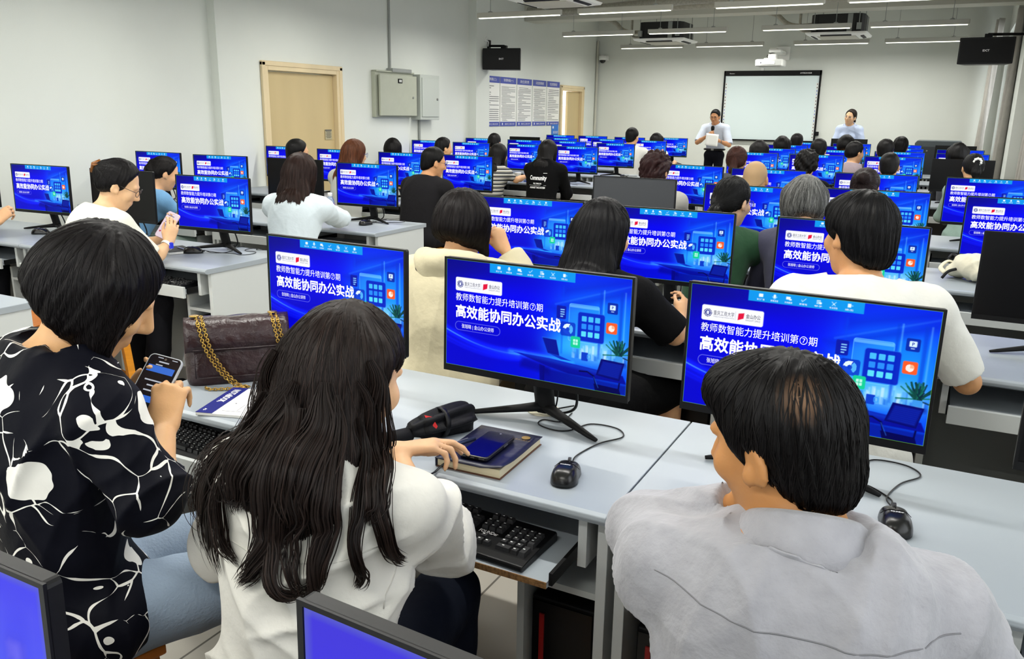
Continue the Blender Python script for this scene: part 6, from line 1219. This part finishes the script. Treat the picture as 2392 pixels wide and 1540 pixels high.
t = MB().add([(-0.11 + 0.22 * i / 6, 0.012 * math.sin(i * 0.7) - 0.05 * j / 6, 0.11 - 0.2 * j / 6 - 0.02 * i / 6) for j in range(7) for i in range(7)], [(j * 7 + i, (j + 1) * 7 + i, (j + 1) * 7 + i + 1, j * 7 + i + 1) for j in range(6) for i in range(6)]).build('paper_sheet', M['poster'], None, (-3.73, 14.54, 1.15), smooth=True); tag(t, 'white sheet of paper held by the standing man', 'paper'); t.modifiers.new('solid', 'SOLIDIFY').thickness = 0.0015
SW_ = person('woman standing right of the whiteboard in a light blue shirt, dark hair tied back', (-1.59, 15.0, 1.565), yaw=172, lean=2, hyaw=-12, hpitch=6, hroll=-10, res=0.0085, standing=True, hair='ponylow:0.1', hairc=(30, 23, 19), skinc=(226, 180, 140), top=cloth((186, 199, 226), 'pale_blue_silk', rough=0.5, bump=0.03, bscale=20), sleeve=1.9, sleeve_puff=1.7, pantscol=(40, 42, 50), collar=True, face=True, hairseed=103, handR=(-1.72, 14.78, 1.0), handL=(-1.50, 14.78, 1.0), foldamp=0.005, glasses=(190, 180, 170))
for k in range(4): pass
# ------------------------------------------------------------------ things on the desks
BLKC = [(-0.712, 1.725), (-0.693, 1.816), (-0.657, 1.886), (-0.692, 1.934), (-0.763, 1.929), (-0.794, 1.858), (-0.835, 1.841), (-0.884, 1.859), (-0.886, 1.895), (-0.839, 1.905), (-0.84, 1.98)]
mouse((-0.684, 1.592, 0.75), math.radians(12), 'black mouse with long looping cable on the desk beside the navy notebook', [(a, b, 0.753) for a, b in BLKC])
mouse((-0.008, 1.712, 0.75), math.radians(10), 'black mouse on the desk right of the man in the grey shirt', [(a, b, 0.753) for a, b in ((-0.024, 1.84), (-0.071, 1.887), (-0.112, 1.89), (-0.147, 1.92), (-0.2, 1.98))])
mouse((-3.77, 3.285, 0.75), math.radians(-55), 'black mouse on the desk end of the woman in the cream tee', [(-3.68, 3.34, 0.753), (-3.62, 3.38, 0.753), (-3.64, 3.46, 0.753)])
mouse((-5.14, 3.28, 0.75), math.radians(-60), 'black mouse on the left desk beside the wall', [(-5.06, 3.34, 0.753), (-5.02, 3.42, 0.753), (-5.1, 3.46, 0.753), (-5.2, 3.42, 0.753), (-5.24, 3.5, 0.753)])
mouse((-3.70, 4.79, 0.75), math.radians(-10), 'black mouse below the monitor of the woman in the pale blue shirt', [(-3.71, 4.9, 0.753), (-3.74, 4.97, 0.753)])
mouse((-3.98, 9.0, 0.75), math.radians(20), 'small black mouse right of the black hoodie', [(-3.9, 8.95, 0.753), (-3.82, 8.92, 0.753)])
mouse((-3.80, 10.38, 0.75), 0, 'small black mouse on the desk of the far white tee', [(-3.85, 10.5, 0.753)])
# handbag
t = thing('handbag', 'burgundy crinkled leather handbag with gold chain straps on the desk', 'handbag', (-1.862, 1.765, 0.75), math.radians(46)); t.scale = (1, 1, 0.9)
burg = mat('burgundy_leather', (44, 21, 25), 0.3, spec=0.5, noise=0.3, nscale=16, bump=0.05, bscale=38)
def bagshell(w0, w1, d0, d1, z0, z1, n=18, seed=1, pinch=0.0):
    r = np.random.default_rng(seed); V = []; m = 14; k = 48
    for j in range(m + 1):
        tz = j / m; w = w0 + (w1 - w0) * tz; d = d0 + (d1 - d0) * tz; z = z0 + (z1 - z0) * tz
        rr = 1 - 0.06 * (2 * abs(tz - 0.5)) ** 6
        for i in range(k):
            a = 2 * PI * i / k; c, s_ = math.cos(a), math.sin(a); x = math.copysign(abs(c) ** 0.35, c) * w / 2 * rr; y = math.copysign(abs(s_) ** 0.5, s_) * d / 2 * rr * (1 + 0.12 * math.sin(tz * PI) * (1 - abs(c)))
            V.append((x, y, z))
    V = np.array(V); V += 0.0035 * np.stack([np.sin(V @ r.normal(size=3) * 40 + r.uniform(0, 6)) * np.sin(V @ r.normal(size=3) * 55) for _ in range(3)], -1)
    V[:, 2] = np.maximum(V[:, 2], z0); Fc = [(j * k + i, j * k + (i + 1) % k, (j + 1) * k + (i + 1) % k, (j + 1) * k + i) for j in range(m) for i in range(k)] + [tuple(range(k))[::-1], tuple(m * k + i for i in range(k))]
    return V, Fc
V, Fc = bagshell(0.315, 0.29, 0.13, 0.075, 0.0, 0.205); MB().add(V, Fc).build('bag_body', burg, t, smooth=True)
fl = MB(); n = 20
prof = [(-0.062, 0.115), (-0.058, 0.155), (-0.05, 0.19), (-0.03, 0.213), (0.0, 0.219), (0.03, 0.213), (0.048, 0.19), (0.056, 0.14), (0.064, 0.07)]
r = random.Random(2); V = [(-0.15 + 0.30 * i / n, y - (0.006 if j in (0, 8) else 0) * 0 + 0.002 * math.sin(i * 1.7 + j), z + 0.0025 * math.sin(i * 0.9 + j * 2.1)) for i in range(n + 1) for j, (y, z) in enumerate(prof)]; k = len(prof)
flo_ = fl.add(V, [(i * k + j, (i + 1) * k + j, (i + 1) * k + j + 1, i * k + j + 1) for i in range(n) for j in range(k - 1)]).build('bag_flap', burg, t, smooth=True); flo_.modifiers.new('solid', 'SOLIDIFY').thickness = 0.004
mb = MB(); mb.tube([(-0.128 + 0.256 * q / 20, -0.068 - 0.005 * math.sin(q / 20 * PI), 0.125 - 0.0 * q) for q in range(21)], 0.0022, 6).tube([(-0.125, -0.066, 0.125), (-0.125, -0.072, 0.03)], 0.0018, 6).tube([(0.128, -0.066, 0.125), (0.125, -0.072, 0.03)], 0.0018, 6).tube([(-0.125, -0.072, 0.03), (0.125, -0.072, 0.03)], 0.0016, 6); mb.build('pocket_piping', mat('dark_piping', (34, 16, 20), 0.4), t, smooth=True)
gold = mat('antique_gold', (176, 142, 70), 0.32, metal=0.95)
def chain(P, name='chain', sz=0.009):
    P = np.array(smooth_path(P, 14)); L = np.r_[0, np.cumsum(np.linalg.norm(np.diff(P, axis=0), axis=1))]; n = int(L[-1] / (sz * 0.95)); mb = MB()
    for q in range(n):
        s_ = (q + 0.5) / n * L[-1]; c = Vector([np.interp(s_, L, P[:, i]) for i in range(3)]); e = Vector([np.interp(min(s_ + 0.004, L[-1]), L, P[:, i]) for i in range(3)]); d = (e - c).normalized() if (e - c).length > 1e-7 else Vector((0, 0, -1))
        a = d.orthogonal().normalized(); b = d.cross(a); w = (a + (b if q % 2 else -b)).normalized()
        mb.tube([c + d * sz * 0.72 * math.cos(x) + w * sz * 0.5 * math.sin(x) for x in np.linspace(0, 2 * PI, 10)], 0.0017, 5, cap=False)
    return mb.build(name, gold, t, smooth=True)
for dx in (0, 0.014):
    chain([(-0.115 + dx, 0.0, 0.222), (-0.108 + dx, -0.045, 0.20), (-0.092 + dx, -0.075, 0.13), (-0.06 + dx, -0.088, 0.06), (-0.02 + dx, -0.105, 0.012), (0.01 + dx, -0.12, 0.006)])
    chain([(0.10 + dx, 0.0, 0.222), (0.105 + dx, -0.045, 0.20), (0.115 + dx, -0.075, 0.13), (0.115 + dx, -0.085, 0.06), (0.105 + dx, -0.1, 0.012), (0.05 + dx, -0.118, 0.006)])
chain([(0.02, -0.12, 0.006), (-0.03, -0.125, 0.006), (-0.085, -0.115, 0.006), (-0.10, -0.095, 0.006)]); chain([(0.06, -0.118, 0.006), (0.1, -0.115, 0.006), (0.14, -0.09, 0.006)])
MB().lathe([(0.008, 0), (0.014, 0), (0.014, 0.003), (0.008, 0.003)], (-0.12, -0.0, 0.222), 16).lathe([(0.008, 0), (0.014, 0), (0.014, 0.003), (0.008, 0.003)], (0.105, 0.0, 0.222), 16).build('grommet', gold, t, smooth=True)
# white notebook with navy strip
t = thing('notepad', 'white notepad with navy strip lettered Notebook, beside the burgundy handbag', 'notebook', (-1.683, 1.585, 0.7505), math.radians(18))
MB().box((0, 0, 0.004), (0.148, 0.21, 0.008)).build('pages', M['poster'], t, bev=0.001)
MB().box((-0.050, 0, 0.0085), (0.048, 0.21, 0.001)).build('navy_strip', mat('navy_print', (24, 34, 120), 0.4), t)
mb = MB(); rt90 = lambda a, b: (-0.050 - b, -a, 0.0093)   # reads from the far side
to3 = lambda a, b: (-0.060 + b, 0.0 - a, 0.0095)
text_fit(mb, 'NOTeBOOK', -0.085, 0.0, 0.105, 0.022, to3, 0.03); text_fit(mb, 'A5', 0.075, -0.002, 0.014, 0.008, to3, 0.03); mb.build('cover_lettering', M['inkw'], t)
MB().box((0.02, -0.08, 0.0083), (0.06, 0.0006, 0.0004)).box((0.03, -0.05, 0.0083), (0.0006, 0.05, 0.0004)).box((0.0, -0.02, 0.0083), (0.004, 0.004, 0.0004)).build('faint_print', M['inkd'], t)
# folded umbrella
t = thing('folded_umbrella', 'folded black umbrella with red lining and wrist strap on the desk', 'umbrella', (-1.092, 1.625, 0.785), math.radians(66))   # axis along local x, tip at +x
def pleats(x0, x1, r0, r1, n=9, seed=0, amp=0.16):
    V = []; m = 12; k = 54
    for j in range(m + 1):
        tx = j / m; rr = (r0 + (r1 - r0) * tx) * (0.82 + 0.18 * math.sin(tx * PI) ** 0.5)
        for i in range(k): a = 2 * PI * i / k; q = rr * (1 + amp * math.sin(n * a + tx * 2.2 + seed) * (0.5 + 0.5 * tx)); V.append((x0 + (x1 - x0) * tx + 0.006 * math.sin(n * a + seed) * (tx > 0.9), q * math.cos(a), max(q * math.sin(a), -0.034)))
    return V, [(j * k + i, j * k + (i + 1) % k, (j + 1) * k + (i + 1) % k, (j + 1) * k + i) for j in range(m) for i in range(k)] + [tuple(range(k))[::-1], tuple(m * k + i for i in range(k))]
tt_ = t
ub = mat('umbrella_cloth', (9, 9, 12), 0.55, spec=0.2, bump=0.02, bscale=50)
MB().add(*pleats(-0.012, 0.140, 0.031, 0.038, 6, 0, 0.26)).build('canopy', ub, t, smooth=True); MB().add(*pleats(-0.042, 0.03, 0.020, 0.030, 5, 2, 0.2)).build('canopy_fold', ub, t, smooth=True)
MB().lathe([(0.006, -0.118), (0.018, -0.114), (0.0205, -0.1), (0.0195, -0.05), (0.015, -0.038)], (0, 0, -0.012), 20, Matrix.Rotation(PI / 2, 3, 'Y')).build('handle', M['blackm'], t, smooth=True)
MB().add([(0.002, 0.0, 0.03), (0.014, -0.018, 0.028), (0.02, -0.033, 0.006), (0.008, -0.031, -0.012), (0.0, -0.022, 0.012)], [(0, 1, 2, 3, 4)]).add([(-0.002, 0.012, 0.031), (0.012, 0.01, 0.036), (0.012, 0.026, 0.026), (-0.004, 0.022, 0.024)], [(0, 1, 2, 3)]).build('red_lining', mat('red_lining', (200, 22, 26), 0.6), t)
MB().tube([(0.05 + 0.004 * math.sin(q), 0.037 * math.cos(q), max(0.037 * math.sin(q), -0.033)) for q in np.linspace(0, 2 * PI, 25)], 0.004, 6, flat=((1, 0, 0), 2.0)).build('closing_band', M['black'], t, smooth=True)
MB().tube(smooth_path([(-0.11, 0.0, -0.01), (-0.135, 0.0, 0.002), (-0.15, -0.02, -0.012), (-0.14, -0.035, -0.03), (-0.11, -0.028, -0.03), (-0.1, -0.012, -0.026)]), 0.004, 6, flat=((0, 0, 1), 1.6)).build('wrist_strap', M['black'], t, smooth=True)
# navy notebook, phone and pen
t = thing('navy_notebook', 'thick navy notebook with cream pages lying under the phone', 'notebook', (-0.898, 1.622, 0.75), math.radians(2))
MB().box((0, 0, 0.0125), (0.162, 0.226, 0.019)).build('pages', mat('cream_pages', (226, 214, 178), 0.8, noise=0.15, nscale=5, stretch=(1, 1, 160)), t)
navy = mat('navy_cover', (16, 19, 46), 0.35, bump=0.01, bscale=60); n = 10
V = [(-0.086 + 0.172 * i / n, -0.117 + 0.234 * j / n, 0.0222 + (0.011 * max(0, i / n - 0.72) * max(0, 0.25 - j / n) * 14) + 0.0008 * abs(math.sin(j * 0.6)) * (i / n) ** 3) for j in range(n + 1) for i in range(n + 1)]
o = MB().add(V, [(j * (n + 1) + i, j * (n + 1) + i + 1, (j + 1) * (n + 1) + i + 1, (j + 1) * (n + 1) + i) for j in range(n) for i in range(n)]).build('front_cover', navy, t, smooth=True); o.modifiers.new('solid', 'SOLIDIFY').thickness = 0.0016
MB().box((0, 0, 0.0012), (0.168, 0.232, 0.0024)).build('back_cover', mat('brown_board', (96, 62, 44), 0.6), t); MB().box((-0.084, 0, 0.0115), (0.003, 0.232, 0.021)).build('spine', navy, t)
mb = MB(); mb.lathe([(0.009, 0.0236), (0.011, 0.0236), (0.011, 0.024), (0.009, 0.024)], (0.055, 0.085, 0.001), 16); text_fit(mb, '重庆工商大学', 0.035, 0.062, 0.04, 0.008, lambda a, b: (a, b, 0.0255), 0.02); mb.build('gilt_emblem', gold, t)
MB().tube(smooth_path([(-0.06, -0.10, 0.012), (-0.062, -0.125, 0.010), (-0.066, -0.15, 0.003), (-0.07, -0.165, 0.0022), (-0.082, -0.175, -0.004)]), 0.0035, 6, flat=((0, 0, 1), 0.3)).build('ribbon_marker', M['black'], t, smooth=True)
def phone(loc, eul, label, w=0.0755, h=0.157, body=(28, 28, 32), scr=None, rows=None):
    t = thing('smartphone', label, 'phone', loc); t.rotation_euler = eul
    MB().prism(rrect(w, h, 0.0115, 4), -0.0045, 0.0045, 'z').build('phone_case', mat('phone_case', body, 0.25), t, bev=0.002)
    MB().prism(rrect(w - 0.006, h - 0.006, 0.009, 4), 0.0046, 0.0052, 'z').build('phone_screen', scr, t)
    MB().lathe([(0.001, 0), (0.0028, 0), (0.0028, 0.0004)], (0, h / 2 - 0.0095, 0.0052), 10).box((0.024, -h / 2 - 0.0004, 0), (0.014, 0.001, 0.003)).box((0, -h / 2 - 0.0004, 0), (0.01, 0.001, 0.0032)).box((-0.024, -h / 2 - 0.0004, 0), (0.014, 0.001, 0.003)).box((w / 2 + 0.0006, 0.02, 0), (0.0014, 0.02, 0.003)).build('ports_and_buttons', M['steel'], t)
    if rows:
        for c, L in rows.items():
            mb = MB()
            for (x, y, a, b) in L: mb.box((x * w / 2, y * h / 2, 0.0054), (a * w, b * h, 0.0003))
            mb.build('screen_blocks', mat('phone_ui', (10, 10, 10), 0.4, emit=c, es=0.9), t)
    return t
phone((-0.897, 1.607, 0.7805), (0, 0, math.radians(2)), 'dark phone with blue reflection lying on the navy notebook', scr=mat('phone_dark_screen', (4, 6, 40), 0.12, spec=0.7))
PC = np.array((-1.462, 1.135, 0.967))
zax = Vector((0.42, -0.62, 0.70)).normalized(); yax = Vector((-0.16, 0.78, 0.62)); yax = (yax - zax * yax.dot(zax)).normalized(); xax = yax.cross(zax); _e = Matrix((xax, yax, zax)).transposed().to_euler()
phone(PC, _e, 'phone with dark blue menu held by the woman in the floral shirt', body=(190, 195, 200), scr=mat('phone_lit_dark', (6, 7, 10), 0.2, emit=(16, 18, 26), es=0.6), rows={(50, 110, 215): [(0, 0.55, 0.78, 0.10), (0, -0.35, 0.78, 0.09)], (190, 195, 205): [(0, 0.78, 0.3, 0.02), (-0.2, 0.68, 0.2, 0.015), (-0.1, 0.2, 0.5, 0.02), (-0.1, 0.05, 0.24, 0.02), (-0.1, -0.1, 0.3, 0.02), (-0.3, 0.9, 0.16, 0.012), (0.55, 0.9, 0.16, 0.012)]})
zax = Vector((0.35, -0.80, 0.5)).normalized(); yax = Vector((0.2, 0.5, 0.85)); yax = (yax - zax * yax.dot(zax)).normalized(); xax = yax.cross(zax); _e = Matrix((xax, yax, zax)).transposed().to_euler()
phone((-3.735, 3.10, 0.93), _e, 'pink phone held up by the woman in the cream tee', body=(232, 196, 210), scr=mat('phone_lit_pink', (60, 50, 55), 0.3, emit=(242, 222, 234), es=0.85), rows={(120, 110, 130): [(-0.2, 0.7, 0.5, 0.03), (-0.3, 0.45, 0.3, 0.03), (0.0, 0.2, 0.6, 0.03), (-0.2, -0.1, 0.4, 0.03)], (200, 60, 80): [(-0.55, -0.55, 0.12, 0.06)], (90, 150, 215): [(-0.4, 0.0, 0.2, 0.05)]})
phone((-1.585, 2.985, 0.893), (math.radians(72), 0, math.radians(-4)), 'phone with pale screen propped before the woman in the beige jacket', body=(30, 28, 30), scr=mat('phone_lit_white', (70, 60, 62), 0.3, emit=(248, 232, 236), es=0.9), rows={(130, 120, 125): [(0, 0.7, 0.5, 0.02), (-0.6, 0.55, 0.1, 0.05), (-0.2, 0.55, 0.1, 0.05), (0.2, 0.55, 0.1, 0.05), (0.6, 0.55, 0.1, 0.05)]})
d = Vector((-0.948, 1.632, 0.779)) - Vector((-0.962, 1.49, 0.800)); a = Vector((-0.962, 1.49, 0.800)); t = thing('pen', 'grey and blue pen resting on the navy notebook under the fingertips', 'pen', a)
MB().tube([(0, 0, 0), d * 0.5], 0.0048, 10).build('barrel', mat('pen_barrel', (168, 176, 205), 0.3), t, smooth=True); MB().tube([d * 0.5, d * 0.52, d], [0.0048, 0.0056, 0.005], 10).build('cap', mat('pen_cap', (40, 48, 74), 0.35), t, smooth=True); MB().tube([d * 0.55 + Vector((0, 0, 0.006)), d * 0.8 + Vector((0, 0, 0.007))], 0.0012, 6).build('clip', M['steel'], t)
# bottles, cup, bag, notebook further back
def bottle(loc, label, lab=(120, 60, 150), h=0.225):
    t = thing('water_bottle', label, 'bottle', loc, 0)
    MB().lathe([(0.02, 0.001), (0.031, 0.004), (0.0315, 0.06), (0.029, 0.075), (0.0315, 0.09), (0.0315, 0.15), (0.026, 0.175), (0.014, 0.198), (0.0135, 0.21)], (0, 0, 0), 20).build('bottle_body', mat('clear_plastic', (205, 222, 245), 0.08, trans=0.75, spec=0.5), t, smooth=True)
    MB().lathe([(0.0318, 0.09), (0.0325, 0.093), (0.0325, 0.147), (0.0318, 0.15)], (0, 0, 0), 20).build('bottle_label', mat('bottle_label', lab, 0.4, noise=0.6, nscale=30, col2=(225, 210, 235)), t, smooth=True)
    MB().lathe([(0.0155, 0.2), (0.016, 0.202), (0.016, 0.222), (0.014, 0.225)], (0, 0, 0), 18).build('bottle_cap', M['white'], t, smooth=True); return t
bottle((-3.943, 4.70, 0.75), 'water bottle with white cap and purple label beside the pale blue shirt')
bottle((-4.50, 8.95, 0.75), 'clear water bottle left of the black hoodie', (150, 170, 215))
t = thing('paper_cup', 'white paper cup between the striped top and the black hoodie', 'cup', (-4.585, 8.9, 0.75)); MB().lathe([(0.026, 0), (0.028, 0.002), (0.038, 0.095), (0.038, 0.1)], (0, 0, 0), 18).build('cup_body', M['poster'], t, smooth=True); MB().lathe([(0.041, 0.098), (0.041, 0.106), (0.036, 0.112)], (0, 0, 0), 18).build('cup_lid', M['white'], t, smooth=True); MB().lathe([(0.0335, 0.045), (0.036, 0.068)], (0, 0, 0.0), 18).build('cup_print', mat('cup_green', (90, 130, 90), 0.5), t, smooth=True)
t = thing('rucksack', 'cream canvas rucksack lying on a desk in the third row', 'bag', (0.19, 4.80, 0.752), math.radians(-20)); cream = mat('cream_canvas', (226, 220, 196), 0.85, bump=0.04, bscale=28)
f = Field((-0.2, -0.16, -0.01), (0.24, 0.16, 0.2), 0.008); f.ell((0.03, 0, 0.055), (0.155, 0.11, 0.055), None, 0.03); f.ell((-0.03, -0.01, 0.09), (0.09, 0.09, 0.045), None, 0.04); f.ell((-0.115, 0.0, 0.04), (0.05, 0.06, 0.035), None, 0.03); f.plane((0, 0, 0.0), (0, 0, -1)); V, Q = f.mesh(); V = folds(V, Q, 0.012, 8, 1.6); V[:, 2] = np.maximum(V[:, 2], 0); link('bag_body', mesh_np('bag_body', V, Q, cream), t)
MB().tube(smooth_path([(-0.12, 0.03, 0.07), (-0.16, 0.02, 0.08), (-0.175, -0.03, 0.05), (-0.14, -0.06, 0.03)]), 0.012, 8, flat=((0, 0, 1), 0.5)).build('strap', cream, t, smooth=True); MB().tube(smooth_path([(-0.08, -0.07, 0.06), (-0.11, -0.1, 0.045), (-0.13, -0.12, 0.01)]), 0.008, 6).tube(smooth_path([(-0.12, 0.04, 0.09), (-0.15, 0.05, 0.11), (-0.16, 0.03, 0.09)]), 0.011, 6).build('cord_toggle', M['black'], t, smooth=True)
t = thing('black_notebook', 'black notebook with cream pages by the elbow of the woman in the cream tee', 'notebook', (-3.89, 3.27, 0.751), math.radians(-22)); MB().box((0, 0, 0.007), (0.20, 0.14, 0.013)).build('pages', M['poster'], t); MB().box((0, 0, 0.0145), (0.205, 0.145, 0.002)).build('cover', M['black'], t)
MB().tube([(-0.05, 0.02, 0.019), (0.07, -0.02, 0.019)], 0.004, 8).build('ballpoint_pen', mat('clear_pen', (120, 130, 170), 0.2), None, (-3.86, 3.28, 0.751)); tag(bpy.data.objects['ballpoint_pen'], 'clear ballpoint pen on the black notebook', 'pen')
t = thing('network_cables', 'tangle of grey and black cables on the floor under the right desks', 'cables', (0.36, 4.07, 0.0)); r = random.Random(5)
for nm, c, k in (('grey_cable', M['conduit'], 5), ('black_cable', M['black'], 5)):
    for q in range(k): MB().tube(smooth_path([(-0.28 + 0.14 * i, r.uniform(-0.07, 0.07), 0.02 + r.uniform(0, 0.05)) for i in range(6)]), 0.007, 6).build(nm, c, t, smooth=True)
# lectern
t = thing('lectern', 'dark grey multimedia lectern near the curtains', 'lectern', (-0.23, 14.75, 0), 0); lg = mat('lectern_paint', (78, 86, 90), 0.5)
MB().box((0, 0, 0.5), (0.62, 0.5, 1.0)).build('cabinet', lg, t, bev=0.02); MB().prism([(-0.33, 1.0), (-0.33, 1.19), (-0.30, 1.23), (0.30, 1.23), (0.33, 1.19), (0.33, 1.0)], -0.28, 0.30, 'y').build('rounded_top', lg, t, bev=0.01); MB().box((0.02, -0.285, 0.6), (0.5, 0.03, 1.08)).build('side_door', mat('lectern_door', (48, 53, 57), 0.5), t, bev=0.004); MB().lathe([(0.012, 0), (0.012, 0.01)], (-0.15, -0.3, 1.08), 10, Matrix.Rotation(PI / 2, 3, 'X')).build('lock', M['steel'], t)
m_ = monitor(-1.50, 14.35, 0, 'black lectern monitor in front of the standing woman', 'off', True, 0.80)
t = thing('teacher_desk', 'long white desk below the whiteboard carrying the presenters\' black monitor', 'desk', (-1.5, 14.35, 0)); MB().box((0, 0, 0.785), (1.4, 0.6, 0.03)).build('worktop', M['desk'], t); [MB().box((s * 0.66, 0, 0.385), (0.03, 0.55, 0.77)).build('side_panel', M['deskside'], t) for s in (-1, 1)]; MB().box((0, -0.2, 0.45), (1.29, 0.02, 0.6)).build('front_panel', M['deskside'], t)
stool(-4.29, 2.62, 0.1, 'amber wooden stool standing empty at the end of the white desk', True)
# small parts worn by people
W_k = K1['arms'][1][2]; E_k = K1['arms'][1][1]; ax = nv(np.array(W_k) - np.array(E_k)); u1 = nv(np.cross(ax, (0, 0, 1))); u2 = np.cross(ax, u1); c0 = np.array(W_k) - ax * 0.02 - K1['rl']
wt = MB().tube([c0 + 0.0285 * (u1 * math.cos(q) + u2 * math.sin(q)) for q in np.linspace(0, 2 * PI, 25)], 0.009, 8, flat=(tuple(nv(c0 + u1 - c0)), 0.35)).build('watch_band', M['white'], K1['root'], smooth=True)
MB().box(c0 + u1 * 0.031, (0.02, 0.02, 0.034)).build('watch_face', mat('watch_screen', (6, 6, 20), 0.2, emit=(40, 60, 235), es=0.8), wt, bev=0.006)
h = lambda a, b, c: K1['H'](a, b, c) - K1['rl']; MB().tube([h(0.0, -0.128, 0.075), h(0.0, -0.150, 0.045), h(0.0, -0.145, 0.0)], [0.010, 0.014, 0.008], 8).tube([h(-0.03, -0.125, 0.055), h(-0.02, -0.15, 0.04), h(0.0, -0.155, 0.035)], 0.006, 6).tube([h(0.03, -0.125, 0.055), h(0.02, -0.15, 0.04), h(0.0, -0.155, 0.035)], 0.006, 6).tube([h(-0.03, -0.125, 0.01), h(0, -0.15, 0.015)], 0.005, 6).build('hair_clip', mat('amber_clip', (120, 70, 20), 0.15), K1['root'], smooth=True)
